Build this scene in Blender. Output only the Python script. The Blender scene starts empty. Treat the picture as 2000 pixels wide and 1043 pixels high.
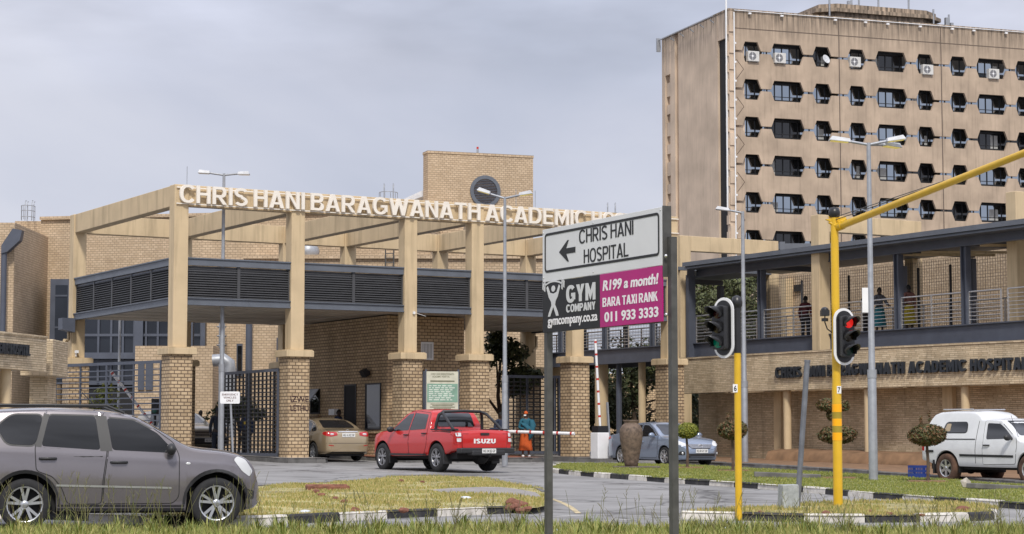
import bpy, bmesh, math, random
import numpy as np
from mathutils import Vector, Matrix, noise
from mathutils.bvhtree import BVHTree
random.seed(7)
S = bpy.context.scene
COL = S.collection
pi = math.pi
def R(d): return math.radians(d)
# ------------------------------------------------------------------ camera, sky, sun, exposure
E = 1.667                                    # eye height above the road under the camera
F = 4000.0                                   # focal length in photograph pixels
PIT = math.atan(333.5 / F)
cam = bpy.data.cameras.new('camera'); co = bpy.data.objects.new('camera', cam); COL.objects.link(co)
co.location = (0, 0, E); co.rotation_euler = (pi / 2 + PIT, 0, 0)
cam.sensor_width = 36; cam.lens = 72; cam.clip_start = .5; cam.clip_end = 6000
S.camera = co
SUN_DIR = Vector((.04, -.78, .85)).normalized()      # towards the sun: behind the camera, to the right
W = bpy.data.worlds.new('World'); S.world = W; W.use_nodes = True
nt = W.node_tree; N = nt.nodes; L = nt.links; N.clear()
wo = N.new('ShaderNodeOutputWorld'); bg = N.new('ShaderNodeBackground'); bg.inputs[1].default_value = .1
sky = N.new('ShaderNodeTexSky'); sky.sky_type = 'NISHITA'; sky.sun_disc = False
sky.sun_elevation = math.asin(SUN_DIR.z); sky.sun_rotation = math.atan2(SUN_DIR.x, SUN_DIR.y)
tc = N.new('ShaderNodeTexCoord')
sp = N.new('ShaderNodeSeparateXYZ'); L.new(tc.outputs['Generated'], sp.inputs[0])
def mth(op, a, b, tree=None):
    t = tree or nt
    m = t.nodes.new('ShaderNodeMath'); m.operation = op
    for i, q in enumerate((a, b)):
        if q is None: continue
        if isinstance(q, (int, float)): m.inputs[i].default_value = q
        else: t.links.new(q, m.inputs[i])
    return m.outputs[0]
zz = mth('ADD', mth('MAXIMUM', sp.outputs[2], 0.0), .12)
cx_ = mth('DIVIDE', sp.outputs[0], zz); cy_ = mth('DIVIDE', sp.outputs[1], zz)
cmb = N.new('ShaderNodeCombineXYZ'); L.new(cx_, cmb.inputs[0]); L.new(cy_, cmb.inputs[1])
mp = N.new('ShaderNodeMapping'); mp.inputs['Scale'].default_value = (.95, .42, 1); mp.inputs['Location'].default_value = (1.3, .4, 0); mp.inputs['Rotation'].default_value = (0, 0, .35)
L.new(cmb.outputs[0], mp.inputs[0])
n1 = N.new('ShaderNodeTexNoise'); n1.inputs['Scale'].default_value = 1.0; n1.inputs['Detail'].default_value = 6; n1.inputs['Roughness'].default_value = .5; n1.inputs['Distortion'].default_value = .35
L.new(mp.outputs[0], n1.inputs['Vector'])
cr = N.new('ShaderNodeValToRGB'); el = cr.color_ramp.elements
el[0].position = .34; el[0].color = (.50, .53, .64, 1); el[1].position = .62; el[1].color = (.68, .69, .775, 1)
e_ = el.new(.47); e_.color = (.575, .595, .70, 1)
L.new(n1.outputs[0], cr.inputs[0])
vs = N.new('ShaderNodeVectorMath'); vs.operation = 'SCALE'; vs.inputs['Scale'].default_value = 9.3
L.new(cr.outputs[0], vs.inputs[0])
hi = mth('MAXIMUM', mth('SUBTRACT', sp.outputs[2], .16), 0.0)
n2_ = N.new('ShaderNodeTexNoise'); n2_.inputs['Scale'].default_value = 1.7; n2_.inputs['Detail'].default_value = 5; L.new(cmb.outputs[0], n2_.inputs['Vector'])
brk = mth('ADD', 1.0, mth('MULTIPLY', mth('MINIMUM', mth('MULTIPLY', hi, 6.0), 1.0), mth('MULTIPLY', mth('SUBTRACT', n2_.outputs[0], .5), 5.0)))   # broken cloud overhead
L.new(mth('MULTIPLY', mth('ADD', 9.1, mth('MULTIPLY', hi, 10.0)), mth('MAXIMUM', brk, .25)), vs.inputs['Scale'])
mx = N.new('ShaderNodeMix'); mx.data_type = 'RGBA'; mx.inputs[0].default_value = .93
L.new(sky.outputs[0], mx.inputs[6]); L.new(vs.outputs[0], mx.inputs[7])
L.new(mx.outputs[2], bg.inputs[0]); L.new(bg.outputs[0], wo.inputs[0])
sl = bpy.data.lights.new('sun', 'SUN'); sl.energy = 2.5; sl.angle = R(8); sl.color = (1, .95, .87)
so = bpy.data.objects.new('sun', sl); COL.objects.link(so)
so.rotation_euler = (-SUN_DIR).to_track_quat('-Z', 'Y').to_euler(); so.location = (20, -20, 60)
S.view_settings.view_transform = 'Standard'; S.view_settings.look = 'None'; S.view_settings.exposure = 0.2; S.view_settings.gamma = 1
S.cycles.max_bounces = 6; S.cycles.transparent_max_bounces = 8
# ------------------------------------------------------------------ measuring the place
def ray(px, py):
    a = (px - 1000) / F; b = (521.5 - py) / F
    c, s = math.cos(PIT), math.sin(PIT)
    return (a, c - b * s, s + b * c)
def P(px, py, Y):
    d = ray(px, py); k = Y / d[1]
    return Vector((d[0] * k, Y, E + d[2] * k))
def gz(x, y):
    return .0115 * max(-40, min(y, 85)) - .01 * max(-25, min(x, 25))
def G(px, py, h=0):
    lo, hi = 8.0, 84.9
    for _ in range(50):
        m = (lo + hi) / 2; p = P(px, py, m)
        if p.z > gz(p.x, p.y) + h: lo = m
        else: hi = m
    return P(px, py, lo)
# ------------------------------------------------------------------ mesh building
class MB:
    def __init__(s): s.v = []; s.f = []; s.m = []; s.sm = []; s.mi = 0
    def add(s, vs, fs, smooth=False):
        b = len(s.v); s.v += [tuple(v) for v in vs]
        for f in fs: s.f.append([b + i for i in f]); s.m.append(s.mi); s.sm.append(smooth)
    def bx(s, x0, x1, y0, y1, z0, z1):
        s.add([(x0,y0,z0),(x1,y0,z0),(x1,y1,z0),(x0,y1,z0),(x0,y0,z1),(x1,y0,z1),(x1,y1,z1),(x0,y1,z1)],
              [(0,3,2,1),(4,5,6,7),(0,1,5,4),(1,2,6,5),(2,3,7,6),(3,0,4,7)])
    def box(s, c, d, rot=None):
        M = (rot or Matrix.Identity(3)); c = Vector(c); vs = []
        for x, y, z in ((-1,-1,-1),(1,-1,-1),(1,1,-1),(-1,1,-1),(-1,-1,1),(1,-1,1),(1,1,1),(-1,1,1)):
            vs.append(c + M @ Vector((x*d[0]/2, y*d[1]/2, z*d[2]/2)))
        s.add(vs, [(0,3,2,1),(4,5,6,7),(0,1,5,4),(1,2,6,5),(2,3,7,6),(3,0,4,7)])
    def beam(s, p, q, w, h, up=(0,0,1)):
        p = Vector(p); q = Vector(q); d = (q - p); l = d.length
        if l < 1e-6: return
        d /= l; u = Vector(up)
        if abs(d.dot(u)) > .99: u = Vector((0, 1, 0))
        r = d.cross(u).normalized(); t = r.cross(d)
        vs = [e + r*a*w/2 + t*b*h/2 for e in (p, q) for a, b in ((-1,-1),(1,-1),(1,1),(-1,1))]
        s.add(vs, [(3,2,1,0),(4,5,6,7),(0,1,5,4),(1,2,6,5),(2,3,7,6),(3,0,4,7)])
    def tube(s, pts, r, n=8, cap=True, smooth=True, sq=1.0):
        pts = [Vector(p) for p in pts]; m = len(pts)
        rs = r if isinstance(r, (list, tuple)) else [r] * m
        vs = []; prev = None
        for i, p in enumerate(pts):
            d = (pts[min(i+1, m-1)] - pts[max(i-1, 0)])
            d = d.normalized() if d.length > 1e-9 else Vector((0,0,1))
            if prev is None:
                u = Vector((0,0,1)) if abs(d.z) < .9 else Vector((1,0,0))
                a = d.cross(u).normalized()
            else:
                a = (prev - d * prev.dot(d)); a = a.normalized() if a.length > 1e-6 else d.orthogonal().normalized()
            prev = a; b = d.cross(a)
            for k in range(n):
                t = 2*pi*k/n; vs.append(p + a*math.cos(t)*rs[i] + b*math.sin(t)*rs[i]*sq)
        fs = [(i*n+k, i*n+(k+1)%n, (i+1)*n+(k+1)%n, (i+1)*n+k) for i in range(m-1) for k in range(n)]
        s.add(vs, fs, smooth)
        if cap:
            s.add(vs[:n], [tuple(reversed(range(n)))]); s.add(vs[-n:], [tuple(range(n))])
    def lathe(s, prof, c=(0,0,0), n=20, axis='z', smooth=True, cap=True):
        vs = []
        for r, z in prof:
            for k in range(n):
                t = 2*pi*k/n; x, y = r*math.cos(t), r*math.sin(t)
                if axis == 'z': q = (x, y, z)
                elif axis == 'y': q = (x, z, -y)
                else: q = (z, x, y)
                vs.append((q[0]+c[0], q[1]+c[1], q[2]+c[2]))
        m = len(prof)
        fs = [(i*n+k, i*n+(k+1)%n, (i+1)*n+(k+1)%n, (i+1)*n+k) for i in range(m-1) for k in range(n)]
        s.add(vs, fs, smooth)
        if cap and prof[0][0] > 1e-4: s.add(vs[:n], [tuple(reversed(range(n)))])
        if cap and prof[-1][0] > 1e-4: s.add(vs[-n:], [tuple(range(n))])
    def prism(s, poly, o, ex, ey, ez, d):
        o = Vector(o); ex = Vector(ex); ey = Vector(ey); ez = Vector(ez); n = len(poly)
        a = [o + ex*p[0] + ey*p[1] for p in poly]; b = [q + ez*d for q in a]
        ar = sum(poly[i][0]*poly[(i+1)%n][1] - poly[(i+1)%n][0]*poly[i][1] for i in range(n))
        flip = (ar > 0) == (ex.cross(ey).dot(ez) * d > 0)
        fs = [tuple(reversed(range(n))), tuple(range(n, 2*n))] + [(i, (i+1)%n, n+(i+1)%n, n+i) for i in range(n)]
        if not flip: fs = [tuple(reversed(f)) for f in fs]
        s.add(a + b, fs)
    def ball(s, c, r, seg=12, rings=8):
        r = r if isinstance(r, (tuple, list)) else (r, r, r)
        vs = []
        for i in range(rings+1):
            a = pi*i/rings
            for k in range(seg):
                t = 2*pi*k/seg
                vs.append((c[0]+r[0]*math.sin(a)*math.cos(t), c[1]+r[1]*math.sin(a)*math.sin(t), c[2]-r[2]*math.cos(a)))
        s.add(vs, [(i*seg+k, i*seg+(k+1)%seg, (i+1)*seg+(k+1)%seg, (i+1)*seg+k) for i in range(rings) for k in range(seg)], True)
    def obj(s, name, mats, parent=None, bevel=0, world=False, uv=True):
        me = bpy.data.meshes.new(name)
        vs = s.v
        if world and parent is not None:
            M = wm(parent).inverted(); vs = [tuple(M @ Vector(v)) for v in vs]
        me.from_pydata(vs, [], s.f); me.validate(); me.update()
        for m in (mats if isinstance(mats, (list, tuple)) else [mats]): me.materials.append(m)
        if len(me.polygons) == len(s.f):
            me.polygons.foreach_set('material_index', s.m); me.polygons.foreach_set('use_smooth', s.sm)
        if uv: boxuv(me)
        o = bpy.data.objects.new(name, me); COL.objects.link(o)
        if parent is not None: o.parent = parent
        if bevel:
            b = o.modifiers.new('bevel', 'BEVEL'); b.width = bevel; b.segments = 2; b.limit_method = 'ANGLE'; b.angle_limit = R(40)
        return o
def boxuv(me):
    n = len(me.loops)
    if n == 0: return
    L_ = me.uv_layers.new(name='UVMap'); buf = np.zeros((n, 2), np.float32)
    vc = np.zeros(len(me.vertices)*3, np.float32); me.vertices.foreach_get('co', vc); vc = vc.reshape(-1, 3)
    for p in me.polygons:
        nx, ny, nz = p.normal; h = math.hypot(nx, ny)
        for li in p.loop_indices:
            x, y, z = vc[me.loops[li].vertex_index]
            if abs(nz) > .8 or h < 1e-6: buf[li] = (x, y)
            else: buf[li] = ((-ny*x + nx*y)/h, z)
    L_.data.foreach_set('uv', buf.ravel())
def wm(o):
    M = o.matrix_basis.copy()
    while o.parent is not None: o = o.parent; M = o.matrix_basis @ M
    return M
def tag(o, label=None, cat=None, group=None, kind=None):
    if label: o['label'] = label
    if cat: o['category'] = cat
    if group: o['group'] = group
    if kind: o['kind'] = kind
    return o
def thing(name, label, cat, loc=(0,0,0), rz=0, group=None):
    o = bpy.data.objects.new(name, None); COL.objects.link(o)
    o.location = loc; o.rotation_euler = (0, 0, rz); o.empty_display_size = .2
    bpy.context.view_layer.update()
    o.matrix_basis = Matrix.Translation(Vector(loc)) @ Matrix.Rotation(rz, 4, 'Z')
    return tag(o, label, cat, group)
def kids(o): return [c for c in list(bpy.data.objects) if c.parent == o]
def dup(o, loc, rz=None, label=None, group=None, parent=None):
    c = o.copy(); COL.objects.link(c)
    if parent is not None: c.parent = parent
    if loc is not None:
        c.location = loc
        if rz is not None: c.rotation_euler = (0, 0, rz)
    if label: c['label'] = label
    if group: c['group'] = group
    for k in kids(o): dup(k, None, parent=c)
    return c
# ------------------------------------------------------------------ materials
MT = {}
def mat(name, col, rough=.6, metal=0, var=.12, scale=4, bump=0, coat=0, spec=.5, emit=None, streak=0, dirt=None, detail=5, top=None):
    """base colour varied by noise; streak adds long vertical weather stains"""
    if name in MT: return MT[name]
    m = bpy.data.materials.new(name); m.use_nodes = True; t = m.node_tree; b = t.nodes['Principled BSDF']
    b.inputs['Roughness'].default_value = rough; b.inputs['Metallic'].default_value = metal
    b.inputs['Coat Weight'].default_value = coat; b.inputs['Coat Roughness'].default_value = .04
    b.inputs['Specular IOR Level'].default_value = spec
    c = (*col, 1)
    b.inputs['Base Color'].default_value = c
    if emit:
        b.inputs['Emission Color'].default_value = (*emit[0], 1); b.inputs['Emission Strength'].default_value = emit[1]
    tcn = t.nodes.new('ShaderNodeTexCoord')
    if var or bump or streak:
        n = t.nodes.new('ShaderNodeTexNoise'); n.inputs['Scale'].default_value = scale; n.inputs['Detail'].default_value = detail
        t.links.new(tcn.outputs['Object'], n.inputs['Vector'])
        last = None
        if var:
            r = t.nodes.new('ShaderNodeValToRGB')
            r.color_ramp.elements[0].position = .3; r.color_ramp.elements[1].position = .7
            r.color_ramp.elements[0].color = tuple(x*(1-var) for x in col) + (1,)
            r.color_ramp.elements[1].color = tuple(min(1, x*(1+var)) for x in col) + (1,)
            t.links.new(n.outputs[0], r.inputs[0]); last = r.outputs[0]
        if streak:
            mpn = t.nodes.new('ShaderNodeMapping'); mpn.inputs['Scale'].default_value = (1.6, 1.6, .12)
            t.links.new(tcn.outputs['Object'], mpn.inputs[0])
            n2 = t.nodes.new('ShaderNodeTexNoise'); n2.inputs['Scale'].default_value = 2.2; n2.inputs['Detail'].default_value = 6; n2.inputs['Roughness'].default_value = .62
            t.links.new(mpn.outputs[0], n2.inputs['Vector'])
            r2 = t.nodes.new('ShaderNodeValToRGB'); r2.color_ramp.elements[0].position = .5; r2.color_ramp.elements[1].position = .72
            r2.color_ramp.elements[0].color = (0,0,0,1); r2.color_ramp.elements[1].color = (1,1,1,1)
            t.links.new(n2.outputs[0], r2.inputs[0])
            mm = t.nodes.new('ShaderNodeMix'); mm.data_type = 'RGBA'
            fac = mth('MULTIPLY', r2.outputs[0], streak, t)
            if top:      # rain stains that run down from the parapet
                sx = t.nodes.new('ShaderNodeSeparateXYZ'); t.links.new(tcn.outputs['Object'], sx.inputs[0])
                mr = t.nodes.new('ShaderNodeMapRange'); mr.inputs[1].default_value = top[1]; mr.inputs[2].default_value = top[2]; t.links.new(sx.outputs[2], mr.inputs[0])
                r3 = t.nodes.new('ShaderNodeValToRGB'); r3.color_ramp.elements[0].position = .36; r3.color_ramp.elements[1].position = .62
                r3.color_ramp.elements[0].color = (0,0,0,1); r3.color_ramp.elements[1].color = (1,1,1,1); t.links.new(n2.outputs[0], r3.inputs[0])
                fac = mth('MAXIMUM', fac, mth('MULTIPLY', mth('MULTIPLY', r3.outputs[0], mr.outputs[0], t), top[0], t), t)
            t.links.new(fac, mm.inputs[0])
            if last: t.links.new(last, mm.inputs[6])
            else: mm.inputs[6].default_value = c
            mm.inputs[7].default_value = (*(dirt or (.06,.05,.04)), 1); last = mm.outputs[2]
        if last: t.links.new(last, b.inputs['Base Color'])
        if bump:
            bn = t.nodes.new('ShaderNodeBump'); bn.inputs['Strength'].default_value = bump; bn.inputs['Distance'].default_value = .03
            t.links.new(n.outputs[0], bn.inputs['Height']); t.links.new(bn.outputs[0], b.inputs['Normal'])
    MT[name] = m; return m
def brickmat(name, c1, c2, mortar, bw=.23, rh=.114, ms=.014, patch=.25, stain=.25, bump=.5, sq=1, sqf=1, off=.5):
    m = bpy.data.materials.new(name); m.use_nodes = True; t = m.node_tree; b = t.nodes['Principled BSDF']; b.inputs['Roughness'].default_value = .85
    uv = t.nodes.new('ShaderNodeTexCoord'); k = t.nodes.new('ShaderNodeTexBrick')
    k.inputs['Scale'].default_value = 1; k.inputs['Brick Width'].default_value = bw; k.inputs['Row Height'].default_value = rh
    k.inputs['Mortar Size'].default_value = ms; k.inputs['Mortar Smooth'].default_value = .15; k.inputs['Bias'].default_value = 0
    k.squash = sq; k.squash_frequency = sqf; k.offset = off
    k.inputs['Color1'].default_value = (*c1,1); k.inputs['Color2'].default_value = (*c2,1); k.inputs['Mortar'].default_value = (*mortar,1)
    t.links.new(uv.outputs['UV'], k.inputs['Vector'])
    n = t.nodes.new('ShaderNodeTexNoise'); n.inputs['Scale'].default_value = .8; n.inputs['Detail'].default_value = 8; n.inputs['Roughness'].default_value = .65
    t.links.new(uv.outputs['Object'], n.inputs['Vector'])
    r = t.nodes.new('ShaderNodeValToRGB'); r.color_ramp.elements[0].position = .3; r.color_ramp.elements[1].position = .7
    r.color_ramp.elements[0].color = (1-patch,)*3+(1,); r.color_ramp.elements[1].color = (1+patch*.3,)*3+(1,)
    t.links.new(n.outputs[0], r.inputs[0])
    mm = t.nodes.new('ShaderNodeMix'); mm.data_type = 'RGBA'; mm.blend_type = 'MULTIPLY'; mm.inputs[0].default_value = 1
    t.links.new(k.outputs[0], mm.inputs[6]); t.links.new(r.outputs[0], mm.inputs[7]); last = mm.outputs[2]
    if stain:
        mpn = t.nodes.new('ShaderNodeMapping'); mpn.inputs['Scale'].default_value = (1, .1, 1)
        t.links.new(uv.outputs['UV'], mpn.inputs[0])
        n2 = t.nodes.new('ShaderNodeTexNoise'); n2.inputs['Scale'].default_value = 1.3; n2.inputs['Detail'].default_value = 7; n2.inputs['Roughness'].default_value = .6
        t.links.new(mpn.outputs[0], n2.inputs['Vector'])
        r2 = t.nodes.new('ShaderNodeValToRGB'); r2.color_ramp.elements[0].position = .53; r2.color_ramp.elements[1].position = .74
        r2.color_ramp.elements[0].color = (0,0,0,1); r2.color_ramp.elements[1].color = (1,1,1,1); t.links.new(n2.outputs[0], r2.inputs[0])
        m3 = t.nodes.new('ShaderNodeMix'); m3.data_type = 'RGBA'; t.links.new(mth('MULTIPLY', r2.outputs[0], stain, t), m3.inputs[0])
        t.links.new(last, m3.inputs[6]); m3.inputs[7].default_value = (.05,.04,.03,1); last = m3.outputs[2]
    t.links.new(last, b.inputs['Base Color'])
    if bump:
        bn = t.nodes.new('ShaderNodeBump'); bn.inputs['Strength'].default_value = bump; bn.inputs['Distance'].default_value = .02; bn.invert = True
        t.links.new(k.outputs['Fac'], bn.inputs['Height']); t.links.new(bn.outputs[0], b.inputs['Normal'])
    return m
def islandmat(name, cols, rough=.6, trans=0):
    """colour picked at random per leaf / blade"""
    m = bpy.data.materials.new(name); m.use_nodes = True; t = m.node_tree; b = t.nodes['Principled BSDF']; b.inputs['Roughness'].default_value = rough
    g = t.nodes.new('ShaderNodeNewGeometry'); r = t.nodes.new('ShaderNodeValToRGB'); e = r.color_ramp.elements
    e[0].position = 0; e[0].color = (*cols[0],1); e[1].position = 1; e[1].color = (*cols[-1],1)
    for i, c in enumerate(cols[1:-1]): q = e.new((i+1)/(len(cols)-1)); q.color = (*c,1)
    t.links.new(g.outputs['Random Per Island'], r.inputs[0]); t.links.new(r.outputs[0], b.inputs['Base Color'])
    if trans: 
        b.inputs['Subsurface Weight'].default_value = 0
    return m
plaster = mat('tan plaster', (.575,.445,.275), .85, var=.10, scale=1.1, bump=.15, streak=.5, dirt=(.2,.15,.09))
brick = brickmat('yellow face brick', (.60,.45,.28), (.44,.315,.185), (.145,.10,.062), ms=.016)
brickfar = brickmat('pale face brick', (.60,.46,.31), (.49,.365,.235), (.33,.245,.165), patch=.15, stain=.15)
brickdk = brickmat('warm face brick', (.60,.44,.265), (.46,.33,.19), (.16,.11,.07), patch=.2, stain=.25)
stone = brickmat('stacked ledge stone', (.74,.60,.41), (.54,.42,.27), (.34,.26,.17), bw=.33, rh=.065, ms=.006, patch=.30, stain=.55, bump=.9, sq=.6, sqf=3, off=.37)
concrete = mat('aged tower concrete', (.42,.325,.24), .9, var=.2, scale=.5, bump=.25, streak=.34, dirt=(.10,.08,.06), detail=10, top=(.95, 35.6, 38.9))
concrete2 = mat('shade-lifted tower concrete', (.56,.44,.33), .9, var=.20, scale=.3, bump=.2, streak=.22, dirt=(.14,.11,.085), detail=10, top=(.9, 35.0, 38.9))  # tower concrete again, coloured paler to lift the shade on the left face
slate = mat('slate grey steel', (.075,.085,.112), .5, var=.12, scale=2)
slatel = mat('slate grey steel flange', (.115,.128,.152), .5, var=.12, scale=2)
louvm = mat('charcoal louvre', (.062,.063,.067), .5, var=.1)
blackm = mat('black steel', (.014,.014,.016), .5, var=.2)
darkm = mat('dark interior', (.012,.012,.013), .8, var=.2)
galv = mat('galvanised steel', (.33,.345,.37), .45, metal=.35, var=.12, scale=6)
galvd = mat('weathered sign post steel', (.085,.083,.078), .5, metal=.3, var=.2, scale=9)
chrome = mat('stainless rail', (.62,.62,.63), .3, metal=.8, var=.05)
white = mat('white paint', (.78,.78,.78), .5, var=.05)
letterm = mat('cream white letters', (.80,.74,.65), .5, var=.04)
dletter = mat('dark slate letters', (.022,.027,.035), .5, var=.15)
yellow = mat('traffic yellow paint', (.66,.40,.012), .42, var=.06, scale=5, coat=.2)
yellow2 = mat('faded yellow band', (.34,.25,.02), .5, var=.1)
orange = mat('reflective orange band', (.95,.42,.0), .4, var=.05)
redp = mat('red paint', (.5,.03,.02), .5, var=.1)
def asphaltmat():
    m = mat('asphalt', (.25,.245,.24), .9, var=.16, scale=.9, bump=.25, detail=12); t = m.node_tree; b = t.nodes['Principled BSDF']
    src = b.inputs['Base Color'].links[0].from_socket; tcn = [n for n in t.nodes if n.type == 'TEX_COORD'][0]
    mpn = t.nodes.new('ShaderNodeMapping'); mpn.inputs['Scale'].default_value = (.32, .25, 1); t.links.new(tcn.outputs['Object'], mpn.inputs[0])
    wn = t.nodes.new('ShaderNodeTexNoise'); wn.inputs['Scale'].default_value = 1.4; wn.inputs['Detail'].default_value = 4; t.links.new(tcn.outputs['Object'], wn.inputs['Vector'])
    ad = t.nodes.new('ShaderNodeVectorMath'); ad.operation = 'MULTIPLY_ADD'; t.links.new(wn.outputs['Color'], ad.inputs[0]); ad.inputs[1].default_value = (.35,.35,0); t.links.new(mpn.outputs[0], ad.inputs[2])
    vo = t.nodes.new('ShaderNodeTexVoronoi'); vo.feature = 'DISTANCE_TO_EDGE'; vo.inputs['Scale'].default_value = 1; t.links.new(ad.outputs[0], vo.inputs['Vector'])
    r = t.nodes.new('ShaderNodeValToRGB'); r.color_ramp.elements[0].position = .0; r.color_ramp.elements[1].position = .018; r.color_ramp.elements[0].color = (.35,.35,.35,1); r.color_ramp.elements[1].color = (1,1,1,1); t.links.new(vo.outputs['Distance'], r.inputs[0])
    n3 = t.nodes.new('ShaderNodeTexNoise'); n3.inputs['Scale'].default_value = .35; n3.inputs['Detail'].default_value = 8; n3.inputs['Roughness'].default_value = .7; t.links.new(tcn.outputs['Object'], n3.inputs['Vector'])
    r3 = t.nodes.new('ShaderNodeValToRGB'); r3.color_ramp.elements[0].position = .36; r3.color_ramp.elements[1].position = .52; r3.color_ramp.elements[0].color = (.52,.51,.50,1); r3.color_ramp.elements[1].color = (1,1,1,1); t.links.new(n3.outputs[0], r3.inputs[0])
    for q in (r.outputs[0], r3.outputs[0]):
        mm = t.nodes.new('ShaderNodeMix'); mm.data_type = 'RGBA'; mm.blend_type = 'MULTIPLY'; mm.inputs[0].default_value = 1; t.links.new(src, mm.inputs[6]); t.links.new(q, mm.inputs[7]); src = mm.outputs[2]
    t.links.new(src, b.inputs['Base Color']); return m
asphalt = asphaltmat()
soil = mat('red brown soil', (.20,.115,.06), .95, var=.3, scale=2.5, bump=.4)
turf = mat('turf soil', (.33,.29,.13), .95, var=.45, scale=1.2, bump=.3, detail=9)
turf2 = mat('green turf soil', (.20,.205,.065), .95, var=.4, scale=1.4, bump=.3, detail=9)
paveg = mat('grey concrete apron', (.27,.25,.235), .9, var=.15, scale=2, bump=.2)
kerbg = mat('grey kerb concrete', (.13,.125,.12), .9, var=.3, scale=3, bump=.3)
kerbw = mat('worn white kerb paint', (.60,.57,.52), .85, var=.22, scale=5, bump=.2, streak=.6, dirt=(.22,.19,.16), detail=8)
kerbb = mat('worn black kerb paint', (.022,.022,.024), .7, var=.4, scale=5, bump=.2, streak=.3, dirt=(.2,.18,.16), detail=8)
redpave = mat('red brick paving', (.26,.10,.06), .9, var=.3, scale=6)
glassd = mat('dark tinted glass', (.012,.013,.015), .03, var=0, spec=.85)
glassm = mat('mirrored window glass', (.42,.47,.52), .04, metal=1, var=.06, scale=.3)
glassb = mat('grey curtain wall glass', (.035,.04,.05), .05, metal=.6, var=.3, scale=.25)
tyrem = mat('tyre rubber', (.017,.017,.018), .85, var=.25, scale=12)
rimm = mat('alloy rim', (.60,.61,.62), .28, metal=.85, var=.04)
plastic = mat('black plastic', (.022,.022,.024), .5, var=.15)
clearl = mat('clear lamp lens', (.62,.63,.64), .12, var=.05, spec=.9)
redl = mat('red lamp lens', (.42,.012,.012), .12, var=.05, spec=.9)
platem = mat('number plate', (.72,.72,.70), .5, var=.03)
inkm = mat('black print', (.015,.015,.016), .6, var=0)
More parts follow.
